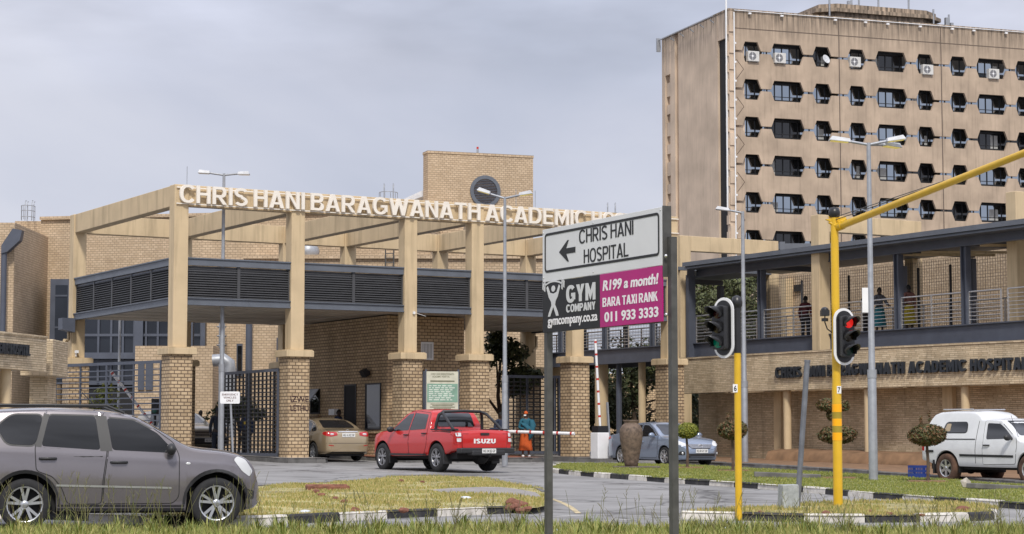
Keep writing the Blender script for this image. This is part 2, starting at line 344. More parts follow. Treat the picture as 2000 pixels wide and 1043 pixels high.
# ------------------------------------------------------------------ text
_tc = {}
def grotesk(ch, w):
    """plain sans-serif capital of height 1 and stroke w, as a list of abutting polygons, and its width"""
    P_ = []; r4 = lambda x0, y0, x1, y1: P_.append([(x0,y0),(x1,y0),(x1,y1),(x0,y1)]); h = w*.88
    def mir(W, pl): return [(W-x, y) for x, y in reversed(pl)]
    def strip(o, i):
        for k in range(len(o)-1): P_.append([o[k], o[k+1], i[k+1], i[k]])
    def ell(cx, cy, rx, ry, a0, a1, n=14, e=.86):
        out = []
        for k in range(n+1):
            t = R(a0+(a1-a0)*k/n); c, s = math.cos(t), math.sin(t)
            out.append((cx+rx*math.copysign(abs(c)**e, c), cy+ry*math.copysign(abs(s)**e, s)))
        return out
    if ch == 'I': r4(0,0,w,1); return P_, w
    if ch == 'L': r4(0,0,w,1); r4(w,0,.58,h); return P_, .58
    if ch == 'T': W = .66; r4(0,1-h,W,1); r4(W/2-w/2,0,W/2+w/2,1-h); return P_, W
    if ch == 'E': W = .61; r4(0,0,w,1); r4(w,0,W,h); r4(w,1-h,W-.02,1); r4(w,.52-h/2,W-.05,.52+h/2); return P_, W
    if ch == 'H': W = .70; r4(0,0,w,1); r4(W-w,0,W,1); r4(w,.53-h/2,W-w,.53+h/2); return P_, W
    if ch == 'U':
        W = .70; r4(0,.35,w,1); r4(W-w,.35,W,1); strip(ell(W/2,.35,W/2,.36,180,360,16,1), ell(W/2,.35,W/2-w,.36-h,180,360,16,1)); return P_, W
    if ch in 'AV':
        W = .76; s = w*1.1; t = s*1.12; sl = 1/(W/2-t/2); p = (W/2-s)*sl
        l = [(0,0),(s,0),(W/2,p),(W/2,1),(W/2-t/2,1)]; P_ += [l, mir(W, l)]
        if ch == 'A': y0, y1 = .20, .20+h*.9; f = lambda y: s+y/sl; P_.append([(f(y0),y0),(W-f(y0),y0),(W-f(y1),y1),(f(y1),y1)])
        else:
            P_[:] = [[(x, 1-y) for x, y in reversed(q)] for q in P_]
        return P_, W
    if ch == 'N': W = .71; d = w*1.75; r4(0,0,w,1); r4(W-w,0,W,1); P_.append([(w,1),(w,1-d),(W-w,0),(W-w,d)]); return P_, W
    if ch == 'M':
        W = .84; d = w*2.2; r4(0,0,w*.95,1); r4(W-w*.95,0,W,1); q = [(w*.95,1),(w*.95,1-d),(W/2,0),(W/2,d)]; P_ += [q, mir(W, q)]; return P_, W
    if ch == 'W':
        W = 1.06; s = w*1.02; b = .27*W; c = W/2; k = b-s/2
        p = (b-s)/k; p = 1-p; ap = s*.5
        q1 = [(0,1),(b-s/2,0),(b,0),(b,p+.02),(s,1)]; q2 = [(b,0),(b+s/2,0),(c,.62),(c,1),(c-ap,1),(b,p+.02)]
        P_ += [q1, q2, mir(W, q1), mir(W, q2)]; return P_, W
    if ch == 'Z': W = .62; r4(0,0,W,h); r4(0,1-h,W,1); P_.append([(0,h),(w*1.25,h),(W,1-h),(W-w*1.25,1-h)]); return P_, W
    if ch == 'X':
        W = .70; s = w*1.2; q = [(0,0),(s,0),(W/2,.5-s*.62),(W/2,.5+s*.62-.02),(W/2-s*.52,.5)]; r_ = [(x, 1-y) for x, y in reversed(q)]
        q = [(0,0),(s,0),(W/2,.5-s*.60),(W/2,.5),(W/2-s*.55,.5)]; r_ = [(x, 1-y) for x, y in reversed(q)]; P_ += [q, r_, mir(W, q), mir(W, r_)]; return P_, W
    if ch == 'Y': W = .72; s = w*1.15; q = [(0,1),(W/2-w/2,.40),(W/2,.40),(W/2,.40+s*.75),(s,1)]; r4(W/2-w/2,0,W/2+w/2,.40); P_ += [q, mir(W, q)]; return P_, W
    if ch == 'K': W = .72; s = w*1.25; r4(0,0,w,1); P_.append([(w,.30),(w,.30+s*1.05),(W-s-.02,1),(W-.02,1)]); P_.append([(w+.12,.30+.14),(W-s,0),(W,0),(w+.12+s*.62,.30+.14+s*.62)]); return P_, W
    if ch == 'O': W = .80; strip(ell(W/2,.5,W/2,.52,0,360,32), ell(W/2,.5,W/2-w,.52-h,0,360,32)); return P_, W
    if ch in 'CG':
        W = .76 if ch == 'C' else .79; a0, a1 = (38, 322) if ch == 'C' else (38, 318)
        strip(ell(.40,.5,.40,.52,a0,a1,28), ell(.40,.5,.40-w,.52-h,a0,a1,28))
        if ch == 'G': r4(.44,.55-h,W,.55); r4(W-w,.15,W,.55-h)
        return P_, W
    if ch == 'D': W = .74; r4(0,0,w,1); strip([(w,1)]+ell(W-.42,.5,.42,.5,90,-90,16)+[(w,0)], [(w,1-h)]+ell(W-.42,.5,.42-w,.5-h,90,-90,16)+[(w,h)]); return P_, W
    if ch in 'PRB':
        W = .69; r4(0,0,w,1); m = .46 if ch != 'B' else .54
        c = (1+m-h/2)/2 if ch != 'B' else (1+.54-h/2)/2; ry = 1-c
        strip([(w,1)]+ell(W-.27,c,.27-(.03 if ch == 'B' else 0),ry,90,-90,14)+[(w,c-ry)], [(w,1-h)]+ell(W-.27,c,.27-w-(.03 if ch == 'B' else 0),ry-h,90,-90,14)+[(w,c-ry+h)])
        b = c-ry
        if ch == 'R': P_.append([(W*.40,b),(W*.40+w*1.1,b),(W+.04,0),(W+.04-w*1.2,0)]); W += .04
        if ch == 'B':
            t = b; cy = t/2 + h*.0; r2 = t/2
            strip([(w,t)]+ell(W-.27,cy,.27,r2,90,-90,14)+[(w,0)], [(w,t-h*.12)]+ell(W-.27,cy,.27-w,r2-h*.55,90,-90,14)+[(w,h)]) if False else strip([(w,t)]+ell(W-.27,cy,.27,r2,90,-90,14)+[(w,0)], [(w,t-.02)]+ell(W-.27,cy+h*.42,.27-w,r2-h*.5,90,-90,14)+[(w,h)])
        return P_, W
    if ch == 'S':
        W = .68; o = []; i = []; cx = W/2; ry = .265
        for k in range(15): t = R(28+(270-28)*k/14); o.append((cx+(cx-w/2)*math.cos(t), .745-.005+(ry-h/2+.01)*math.sin(t)))
        for k in range(1, 15): t = R(90-(90+152)*k/14); i.append((cx+(cx-w/2)*math.cos(t), .25+(ry-h/2+.005)*math.sin(t)))
        path = o + i; A = []; B = []
        for k in range(len(path)):
            d = Vector(path[min(k+1,len(path)-1)]) - Vector(path[max(0,k-1)]); d.normalize(); n_ = Vector((-d.y, d.x))
            A.append(tuple(Vector(path[k])+n_*w*.48)); B.append(tuple(Vector(path[k])-n_*w*.48))
        strip(A, B); return P_, W
    return None, .3
def glyph(s, bold=0.0):
    k = (s, bold)
    if k in _tc: return _tc[k]
    if isinstance(bold, tuple):
        mb = MB(); x = 0
        for ch in s:
            pl, W = grotesk(ch, bold[1])
            if pl:
                for q in pl: mb.prism(q, (x, 0, -.5), (1,0,0), (0,1,0), (0,0,1), 1)
                x += W + .09
            else: x += .28
        _tc[k] = (np.array(mb.v), [tuple(f) for f in mb.f]); return _tc[k]
    c = bpy.data.curves.new('t', 'FONT'); c.body = s; c.size = 1; c.extrude = .5; c.offset = bold; c.resolution_u = 4
    o = bpy.data.objects.new('t', c); COL.objects.link(o)
    bpy.context.view_layer.update()
    me = bpy.data.meshes.new_from_object(o.evaluated_get(bpy.context.evaluated_depsgraph_get()))
    vs = np.array([v.co[:] for v in me.vertices]) if len(me.vertices) else np.zeros((0,3))
    fs = [tuple(p.vertices) for p in me.polygons]
    bpy.data.objects.remove(o); bpy.data.curves.remove(c); bpy.data.meshes.remove(me)
    _tc[k] = (vs, fs); return _tc[k]
def text(mb, s, o, ex, ey, w, h, th=.01, bold=0.0, slant=0, al='c'):
    """writes s into box w x h centred on o, letters th thick along ex x ey"""
    vs, fs = glyph(s, bold); ex = Vector(ex).normalized(); ey = Vector(ey).normalized(); ez = ex.cross(ey)
    a = vs.min(0); b = vs.max(0)
    sx = w/(b[0]-a[0]) if w else h/(b[1]-a[1]); sy = h/(b[1]-a[1]) if h else sx
    W_ = (b[0]-a[0])*sx; off = {'c': -W_/2, 'l': 0, 'r': -W_}[al]
    out = []
    for x, y, z in vs:
        yy = (y-a[1])*sy - (h or (b[1]-a[1])*sy)/2
        out.append(Vector(o) + ex*((x-a[0])*sx + off + yy*slant) + ey*yy + ez*((z+.5)*th))
    mb.add(out, fs)
    return W_
# ------------------------------------------------------------------ ground
def sheet(name, pts, h, m, kind='structure', n=None):
    """flat piece of ground lying h above the road, following its slope"""
    mb = MB(); vs = [Vector((p[0], p[1], gz(p[0], p[1]) + h)) for p in pts]
    mb.add(vs, [tuple(range(len(vs)))])
    o = mb.obj(name, m); tag(o, kind=kind)
    if o.data.polygons and o.data.polygons[0].normal.z < 0: o.data.flip_normals()
    return o
mb = MB()
xs = [-900, -300, -120, -60, -25, -12, 0, 12, 25, 60, 120, 300, 900]; ys = [-60, -30, 0, 20, 40, 60, 85, 130, 300, 900, 1500]
mb.add([(x, y, gz(x, y)) for y in ys for x in xs], [(j*13+i, j*13+i+1, (j+1)*13+i+1, (j+1)*13+i) for j in range(len(ys)-1) for i in range(12)])
tag(mb.obj('road', asphalt), kind='structure')
def px2(pts, h=0): return [G(x, y, h) for x, y in pts]
def smooth_path(pts, n=6):
    out = []
    for i in range(len(pts)-1):
        p0 = pts[max(i-1,0)]; p1 = pts[i]; p2 = pts[i+1]; p3 = pts[min(i+2,len(pts)-1)]
        for k in range(n):
            t = k/n
            out.append(.5*((2*p1) + (p2-p0)*t + (2*p0-5*p1+4*p2-p3)*t*t + (3*p1-p0-3*p2+p3)*t*t*t))
    out.append(pts[-1]); return out
def kerb(pts, mats, w=.16, h=.13, seg=1.0, jit=0, name='kerb', inner=1):
    """kerb stones along a path; inner = side (+1 left) on which the stone's width lies"""
    mb = MB(); d = 0; ln = [0]
    for a, b in zip(pts, pts[1:]): ln.append(ln[-1] + (b-a).to_2d().length)
    tot = ln[-1]; k = 0
    def at(s):
        for i in range(len(ln)-1):
            if s <= ln[i+1] or i == len(ln)-2:
                f = (s-ln[i])/max(1e-6, ln[i+1]-ln[i]); p = pts[i].lerp(pts[i+1], f); t = (pts[i+1]-pts[i]).to_2d().normalized(); return p, t
    rng = random.Random(5)
    while d < tot - .05:
        e = min(tot, d + seg); mb.mi = k % len(mats)
        m = 3; hh = h + rng.uniform(-.012, .012); o_ = rng.uniform(-.012, .012)
        ring = []
        for i in range(m+1):
            p, t = at(d + .008 + (e-d-.016)*i/m); nrm = Vector((-t.y, t.x))*inner
            for a, z in ((0+o_, -.06), (.012+o_, hh-.03), (.035+o_, hh), (w+o_, hh), (w+o_, -.06)):
                q = p.to_2d() + nrm*a; ring.append((q.x, q.y, gz(q.x, q.y) + z))
        fs = [(i*5+j, i*5+(j+1)%5, (i+1)*5+(j+1)%5, (i+1)*5+j) for i in range(m) for j in range(5)] + [(0,1,2,3,4), tuple(m*5+j for j in (4,3,2,1,0))]
        mb.add(ring, fs); d = e; k += 1
    return tag(mb.obj(name, mats), kind='structure')
BW = [kerbw, kerbb]
# ---- front verge
VER = [G(-120, 1046), G(300, 1046), G(620, 1044), G(900, 1040), G(1200, 1038), G(1500, 1042), G(2150, 1046)]
sheet('verge', [Vector((-14, 12, 0)), Vector((14, 12, 0))] + list(reversed(VER)), .03, turf2)
# ---- island with dry grass behind the grey car
isl_front = [G(-100, 1012), G(60, 1014), G(250, 1021), G(450, 1027), G(580, 1023), G(760, 1013), G(900, 1007), G(1000, 1003)]
isl_tip = [G(1050, 1004), G(1078, 990), G(1072, 972), G(1050, 962)]
isl_back = [G(985, 951), G(955, 943), G(850, 938), G(770, 939), G(725, 946), G(640, 951), G(520, 958), G(430, 966), G(200, 968), G(-100, 968)]
isl = smooth_path(isl_front, 3)[:-1] + smooth_path([isl_front[-1]] + isl_tip + [isl_back[0]], 4)[:-1] + smooth_path(isl_back, 3)
ISL = isl
sheet('dry_grass_island', isl, .11, turf)
kerb(smooth_path(isl_front, 5), BW, seg=1.15)
kerb(smooth_path([isl_tip[2], isl_tip[3], isl_back[0], isl_back[1], isl_back[2], isl_back[3], isl_back[4], isl_back[5], isl_back[6], isl_back[7]], 5), [kerbg], seg=1.0, h=.12, w=.14)
apron = smooth_path([G(840, 957, .11), G(900, 953, .11), G(980, 952, .11), G(1046, 962, .11)], 4) + smooth_path([G(1062, 974, .11), G(1000, 967, .11), G(920, 964, .11), G(860, 962, .11)], 4)
sheet('concrete_apron', apron, .116, paveg)
# ---- small island with the traffic lights
ti_front = [G(1330, 1014), G(1420, 1016), G(1560, 1020), G(1700, 1021), G(1850, 1019), G(1935, 1016)]
ti_back = [G(1950, 1004), G(1900, 996), G(1800, 991), G(1640, 992), G(1520, 999), G(1420, 1006)]
TI = smooth_path(ti_front, 4)[:-1] + smooth_path([ti_front[-1]] + ti_back + [ti_front[0]], 4)[:-1]
sheet('traffic_island', TI, .11, turf)
kerb(smooth_path(ti_front + [G(1950, 1006)], 4), BW, seg=1.0)
# ---- median of the exit road
md_front = [G(1068, 921), G(1100, 926), G(1160, 932), G(1240, 938), G(1330, 945), G(1440, 952), G(1560, 961), G(1700, 973), G(1850, 984), G(2020, 997), G(2200, 1012)]
md_back = [G(2200, 968), G(2000, 955), G(1900, 948), G(1800, 941), G(1640, 931), G(1500, 923), G(1380, 916), G(1260, 913), G(1150, 911), G(1090, 911)]
MD = smooth_path(md_front, 3)[:-1] + smooth_path(md_back, 3)
sheet('median', MD, .11, turf2)
kerb(smooth_path([G(1085, 912)] + md_front, 5), BW, seg=1.05)
kerb(list(reversed(smooth_path(md_back, 4))), [kerbg], seg=1.0, h=.115, inner=-1)
# ---- far kerb and soil bank in front of the curved wall
fk = [G(1310, 906), G(1400, 910), G(1600, 921), G(1830, 938), G(2000, 950), G(2200, 965)]
kerb(smooth_path(fk, 4), [kerbg], seg=1.0, h=.14)
# ---- painted road lines
def line(name, pts, w, m, h=.004):
    mb = MB(); vs = []
    for i, p in enumerate(pts):
        t = (pts[min(i+1, len(pts)-1)] - pts[max(0, i-1)]).to_2d().normalized(); nn = Vector((-t.y, t.x))
        for a in (-w/2, w/2): q = p.to_2d() + nn*a; vs.append((q.x, q.y, gz(q.x, q.y)+h))
    mb.add(vs, [(2*i, 2*i+2, 2*i+3, 2*i+1) for i in range(len(pts)-1)])
    return tag(mb.obj(name, m), kind='structure')
linew = mat('worn white road paint', (.50,.49,.47), .85, var=.35, scale=6)
liney = mat('worn yellow road paint', (.46,.38,.23), .85, var=.35, scale=6)
line('road_line', smooth_path([G(1046, 966), G(1082, 976), G(1110, 988), G(1130, 1003)], 5), .1, liney)
line('road_line', smooth_path([G(1060, 1010), G(1180, 1006), G(1300, 1009), G(1400, 1013)], 5), .1, linew)
line('road_line', smooth_path([G(1180, 1017), G(1300, 1014), G(1420, 1023)], 5), .08, linew)
line('road_line', smooth_path([G(610, 914), G(700, 918), G(760, 922)], 5), .1, linew)

# ------------------------------------------------------------------ entrance gate building
X1, Y1 = -10.89, 66.6; GA = R(30); GZ = gz(X1, Y1)
cU, sU = math.cos(GA), math.sin(GA)
def gw(s, t, ze=0): return Vector((X1 + cU*s - sU*t, Y1 + sU*s + cU*t, E + ze))
def zl(ze): return ze + E - GZ
def s_on(t, px):
    k = (px-1000)/F; x = X1 - sU*t; y = Y1 + cU*t; return (k*y - x)/(cU - sU*k)
def t_on(s, px):
    k = (px-1000)/F; x = X1 + cU*s; y = Y1 + sU*s; return (x - k*y)/(sU + cU*k)
def lg(s, t, h=0):                 # local z of the ground under (s, t)
    w = gw(s, t); return gz(w.x, w.y) - GZ + h
gate = thing('entrance_pavilion', 'tan concrete pergola gatehouse on brick piers with dark louvred canopy and white lettering', 'gatehouse', (X1, Y1, GZ), GA)
SS = [0, 4.15, 8.4, 11.05, 15.2, 19.35]; TB = 10.4
PW, CW, PL = .385, .50, .245
TOP, BB, CAPT, CAPB = zl(8.24), zl(7.55), zl(2.90), zl(2.69)
for t in (0, TB):
    for i, s in enumerate(SS):
        m = MB(); m.bx(s-PW, s+PW, t-PW, t+PW, lg(s, t) - .3, CAPB)
        p = m.obj('pier', brick, gate, bevel=.012)
        m = MB(); m.bx(s-CW, s+CW, t-CW, t+CW, CAPB, CAPT); m.bx(s-CW+.03, s+CW-.03, t-CW+.03, t+CW-.03, CAPT, CAPT+.03)
        m.obj('cap', plaster, p, bevel=.015)
        m = MB(); m.bx(s-PL, s+PL, t-PL, t+PL, CAPT+.03, TOP)
        m.obj('pillar', plaster, gate, bevel=.02)
for t in (0, TB):
    for a, b in zip(SS, SS[1:]):
        m = MB(); m.bx(a+PL, b-PL, t-.2, t+.2, BB, TOP-.003); m.obj('beam', plaster, gate, bevel=.015)
for s in SS:
    m = MB(); m.bx(s-.2, s+.2, PL, TB-PL, BB+.002, TOP-.005); m.obj('beam', plaster, gate, bevel=.015)
# louvred fascia
FT, FB = zl(5.86), zl(4.33)
def fascia(a, b, along, c, out):
    """a..b along axis, at offset c, facing out (+-1)"""
    def bx(m, p, q, d0, d1, z0, z1):
        if along == 's': m.bx(p, q, min(d0,d1), max(d0,d1), z0, z1)
        else: m.bx(min(d0,d1), max(d0,d1), p, q, z0, z1)
    m = MB(); bx(m, a, b, c, c+out*.16, FT-.24, FT); bx(m, a, b, c, c+out*.20, FT-.03, FT+.012); m.obj('fascia_beam', slatel, gate)
    m = MB(); bx(m, a, b, c, c+out*.16, FB, FB+.22); bx(m, a, b, c, c+out*.21, FB-.012, FB+.03); bx(m, a, b, c, c+out*.21, FB+.2, FB+.228); m.obj('fascia_beam', slatel, gate)
    n = max(1, round((b-a)/2.1))
    for k in range(n):
        p = a + (b-a)*k/n; q = a + (b-a)*(k+1)/n
        m = MB(); bx(m, p, q, c-out*.10, c-out*.08, FB+.22, FT-.24)
        bx(m, p, p+.05, c, c+out*.1, FB+.228, FT-.24); bx(m, q-.05, q, c, c+out*.1, FB+.228, FT-.24)
        z = FB + .27
        while z < FT - .3:
            if along == 's': o1, o2 = (p+.05, c+out*.09, z), (q-.05, c+out*.09, z); upv = (0, -out*.0, 1)
            else: o1, o2 = (c+out*.09, p+.05, z), (c+out*.09, q-.05, z)
            # tilted blade
            if along == 's':
                v = [(p+.05, c+out*.09, z-.028), (q-.05, c+out*.09, z-.028), (q-.05, c, z+.04), (p+.05, c, z+.04), (p+.05, c+out*.09, z-.014), (q-.05, c+out*.09, z-.014), (q-.05, c, z+.054), (p+.05, c, z+.054)]
            else:
                v = [(c+out*.09, p+.05, z-.028), (c+out*.09, q-.05, z-.028), (c, q-.05, z+.04), (c, p+.05, z+.04), (c+out*.09, p+.05, z-.014), (c+out*.09, q-.05, z-.014), (c, q-.05, z+.054), (c, p+.05, z+.054)]
            m.add(v, [(0,3,2,1),(4,5,6,7),(0,1,5,4),(1,2,6,5),(2,3,7,6),(3,0,4,7)])
            z += .078
        m.obj('louvre_panel', louvm, gate)
for a, b in zip(SS, SS[1:]): fascia(a+PL, b-PL, 's', -.02, -1)
fascia(PL, TB-PL, 't', -.02, -1); fascia(PL, TB-PL, 't', SS[-1]+.02, 1)
m = MB(); m.bx(-.1, SS[-1]+.1, .1, TB+.1, FB+.05, FB+.16)
for k in range(1, 5):
    m.bx(SS[-1]*k/5-.02, SS[-1]*k/5+.02, .12, TB+.08, FB+.03, FB+.05)
for k in range(1, 6):
    m.bx(-.08, SS[-1]+.08, TB*k/6-.015, TB*k/6+.015, FB+.034, FB+.05)
soffitm = mat('grey board soffit', (.46,.42,.36), .9, var=.2, scale=.8)
m.obj('soffit', soffitm, gate)
m = MB(); m.bx(-.1, SS[-1]+.1, .1, TB+.1, FT-.32, FT-.26); m.obj('canopy_roof', slate, gate)
# lettering on its two rails
rail = MB()
for z in (TOP-.1, BB+.06): rail.beam((-.2, -.29, z), (19.6, -.29, z), .03, .035)
for s in [.6 + 2.4*i for i in range(8)]: rail.beam((s, -.2, TOP-.1), (s, -.29, TOP-.1), .03, .03); rail.beam((s, -.2, BB+.06), (s, -.29, BB+.06), .03, .03)
rail = rail.obj('lettering_rail', letterm, gate)
phrase = 'CHRIS HANI BARAGWANATH ACADEMIC HOSPITAL'
def layout(ph, gap, space, bold):
    x = 0; out = []
    for ch in ph:
        if ch == ' ': x += space; out.append(None); continue
        vs, fs = glyph(ch, bold); w = vs[:,0].max() - vs[:,0].min()
        out.append((ch, x + w/2, w)); x += w + gap
    return out, x
GB = ('g', .168)
lo, tot = layout(phrase, .11, .22, GB)
hidx = 32; start = -.12; sc = (15.72 - start)/(lo[hidx][1] - lo[hidx][2]/2)
for it in lo:
    if it is None: continue
    ch, x, w = it; m = MB(); i_ = lo.index(it)
    kx = 1.0
    if i_ >= hidx: kx = .86; x = (15.72-start)/sc + (x-(15.72-start)/sc)*kx
    hh = .58 * (1.03 if ch in 'CSGO' else 1)
    text(m, ch, (start + x*sc, -.31, (TOP+BB)/2 + .035), (1,0,0), (0,0,1), w*sc*kx, hh, .09, GB)
    m.obj('letter', letterm, rail)
# small fittings
m = MB(); m.tube([(-.33, TB-.1, zl(4.05)), (-.33, TB-.1, zl(3.62)), (-.45, TB-.3, zl(3.55)), (-.62, TB-.5, zl(3.55))], .06); m.obj('drain_pipe', plaster, gate)
m = MB(); m.prism([(-.28,-.2),(.2,-.3),(.2,.22),(-.28,.22)], (-.45, TB-.6, zl(4.15)), (1,0,0), (0,0,1), (0,1,0), .5); m.obj('rain_hopper', slate, gate)
m = MB(); m.tube([(SS[-1]+.15, TB-.42, zl(4.2)), (SS[-1]+.15, TB-.42, zl(3.75)), (SS[-1]-.1, TB-.55, zl(3.55))], .06); m.obj('drain_pipe', plaster, gate)
m = MB(); m.bx(SS[1]-.3, SS[1]+.3, -PW-.004, -PW-.003, 0, .01)
graf = MB()
g0 = gw(SS[1], -PW-.004)
for word, z, w in (('IZWE', zl(1.28), .66), ('LETHU', zl(.98), .66)): text(graf, word, (SS[1]+.03, -PW-.002, z), (1,0,0), (0,0,1), w, .20, .002, .012, slant=-.1)
graf.obj('graffiti', mat('maroon graffiti', (.035,.012,.016), .8), gate)
for (s, t, px) in ((0, TB, 0),):
    m = MB(); m.box((s-.1, t-PL-.12, zl(3.15)), (.1, .16, .1)); m.box((s-.1, t-PL-.05, zl(3.05)), (.04, .1, .15)); m.obj('camera_bracket', white, gate)
m = MB(); m.box((SS[2]+.1, -PL-.04, zl(4.3)), (.07, .07, .09)); m.tube([(SS[2]+.15, -PL-.05, zl(4.3)), (SS[2]+.6, -.2, zl(4.2))], .008, 5); m.obj('sensor_box', white, gate)
for s in (8.0, 12.8, 13.6):
    m = MB(); m.tube([(s-8.0+.3 if s == 8.0 else s, .1, TOP), (s-8.0+.3 if s == 8.0 else s, .1, TOP+.65)], .011, 5); m.obj('lightning_rod', galv, gate)

# ------------------------------------------------------------------ guard booth under the canopy
B0, B1, BT0, BT1 = 8.62, 11.72, 2.0, 9.2
bz = zl(4.36)
booth = thing('guard_booth', 'square brick guard booth under the canopy with barred window and open hatch', 'booth', gw(B0, BT0, 0) * 1, GA)
bo = gw(B0, BT0); bzg = gz(bo.x, bo.y); booth.location.z = bzg
booth.matrix_basis = Matrix.Translation((bo.x, bo.y, bzg)) @ Matrix.Rotation(GA, 4, 'Z')
def bl(ze): return ze + E - bzg
m = MB(); m.bx(0, B1-B0, 0, BT1-BT0, -.2, bl(4.33)); m.obj('wall', brickdk, booth)
def hole(par, t0, t1, z0, z1, name, inner=None):
    """framed dark opening in the left face (plane s = 0, facing -s)"""
    m = MB(); f = .05
    for a, b, c, d in ((t0, t1, z1-f, z1), (t0, t1, z0, z0+f), (t0, t0+f, z0+f, z1-f), (t1-f, t1, z0+f, z1-f)): m.bx(-.035, .02, a, b, c, d)
    w = m.obj(name, blackm, par)
    g = MB(); g.bx(-.012, .01, t0+f, t1-f, z0+f, z1-f); g.obj('pane' if name == 'window' else 'panel', inner or glassd, w)
    return w
def bt(px): return t_on(B0, px) - BT0
hole(booth, bt(745), bt(715), bl(.28), bl(1.95), 'window')
hole(booth, bt(697), bt(674), bl(-.55), bl(1.95), 'door', darkm)
wd = hole(booth, bt(626), bt(608), bl(.9), bl(1.85), 'window')
m = MB(); a = bt(626)+.05; b = bt(608)-.05; m.prism([(-.0, 0), (-.62, -.78), (-.65, -.76), (-.03, .02)], (-.03, a, bl(1.82)), (1,0,0), (0,0,1), (0,1,0), b-a); m.obj('open_sash', mat('grey hatch sash', (.36,.38,.41), .4), wd)
m = MB(); m.bx(-.14, -.0, bt(748), bt(712), bl(.16), bl(.25)); m.obj('sill', brickdk, booth)
m = MB(); m.bx(-.14, -.0, bt(628), bt(606), bl(.78), bl(.87)); m.obj('sill', brickdk, booth)
m = MB(); m.box((-.15, bt(660), bl(.95)), (.2, .5, .22)); m.obj('parcel_box', white, booth)
m = MB(); m.box((-.2, bt(722), bl(2.32)), (.2, .34, .26), Matrix.Rotation(R(-30), 3, 'Y')); m.box((-.05, bt(722), bl(2.35)), (.12, .08, .08)); m.obj('floodlight', blackm, booth)
# barred window and notice boards on the front face
m = MB(); fz0, fz1 = bl(2.78), bl(3.42); sx0 = s_on(BT0, 822)-B0; sx1 = s_on(BT0, 846)-B0
m.bx(sx0, sx1, -.03, .01, fz0, fz0+.06); m.bx(sx0, sx1, -.03, .01, fz1-.06, fz1); m.bx(sx0, sx0+.06, -.03, .01, fz0+.06, fz1-.06); m.bx(sx1-.06, sx1, -.03, .01, fz0+.06, fz1-.06)
w = m.obj('window', white, booth)
m = MB(); m.bx(sx0+.06, sx1-.06, -.01, .012, fz0+.06, fz1-.06); m.obj('pane', glassd, w)
m = MB()
for k in range(6): x = sx0+.1 + (sx1-sx0-.2)*k/5; m.bx(x-.02, x+.02, -.026, -.012, fz0+.06, fz1-.06)
m.obj('bars', white, w)
# ------------------------------------------------------------------ pavements under the gate
def pave(name, corners, h, m, km=None):
    pts = [gw(s, t) for s, t in corners]
    sheet(name, pts, h-.004, m); 
    kerb(pts + [pts[0]], [km or kerbg], w=.16, h=h, seg=1.0, name='kerb')
pave('pavement', [(-1.2, -1.0), (1.0, -1.0), (1.0, TB+1.5), (-1.2, TB+1.5)], .15, paveg)
pave('pavement', [(3.3, -1.5), (4.8, -1.5), (4.8, TB+1), (3.3, TB+1)], .16, paveg)
pave('pavement', [(7.7, -1.3), (12.6, -1.3), (13.9, -.6), (14.0, 2.9), (12.2, 3.2), (12.2, TB+1), (7.7, TB+1)], .15, redpave)
pave('pavement', [(14.35, -1.4), (16.6, -1.4), (16.6, TB+1), (14.35, TB+1)], .16, paveg)

# ------------------------------------------------------------------ steel gates
def bar_gate(name, label, p0, p1, z0, z1, nh, nv, both=False, th=.05):
    """framed gate of bars between world points p0 and p1"""
    d = (p1-p0).to_2d(); l = d.length; a = math.atan2(d.y, d.x)
    t = thing(name, label, 'gate', (p0.x, p0.y, z0), a, None)
    h = z1 - z0; m = MB()
    m.bx(0, l, -th/2, th/2, h-.1, h); m.bx(0, l, -th/2, th/2, .06, .16)
    m.bx(0, .08, -th/2-.003, th/2+.003, 0, h+.002); m.bx(l-.08, l, -th/2-.003, th/2+.003, 0, h+.002); m.bx(l/2-.04, l/2+.04, -th/2-.002, th/2+.002, .16, h-.1)
    m.obj('gate_frame', slate, t)
    m = MB()
    for k in range(1, nh): z = .16 + (h-.26)*k/nh; m.bx(.08, l-.08, -.022, .018, z-.02, z+.02)
    for k in range(1, nv): x = l*k/nv; m.bx(x-.018, x+.018, -.03, .03, .16, h-.1)
    m.obj('gate_bars', blackm if both else slate, t)
    return t
def gpt(px, py, Y):
    p = P(px, py, Y); return p
a = P(108, 712, 71.5); b = P(316, 715, 67.4)
bar_gate('steel_gate', 'slate grey barred gate standing open at the far left beside the tall brick pier', a, b, gz(a.x, a.y)+.15, a.z, 15, 4)
a = gw(SS[1]-PW-.05, .3); b = gw(SS[1]-PW-.05, 5.4)
bar_gate('steel_gate', 'black grid gate folded back behind the graffitied brick pier', b, a, gz(a.x, a.y)+.12, E+2.32, 20, 15, True)
a = gw(s_on(2.2, 990), 2.2); b = gw(s_on(2.2, 1068), 2.2)
bar_gate('steel_gate', 'black grid gate standing behind the woman in the orange headscarf', a, b, gz(a.x, a.y)+.15, E+2.3, 18, 6, True)
a = gw(s_on(2.0, 1071), 2.0); b = gw(s_on(2.0, 1094), 2.0)
bar_gate('steel_gate', 'narrow black grid gate just left of the brick pier behind the road sign', a, b, gz(a.x, a.y)+.15, E+2.3, 18, 5, True)
a = gw(s_on(1.2, 826), 1.2); b = gw(s_on(1.2, 908), 1.2)
bar_gate('steel_gate', 'grey barred panel gate behind the green and white notice board', a, b, gz(a.x, a.y)+.15, E+2.35, 15, 2)
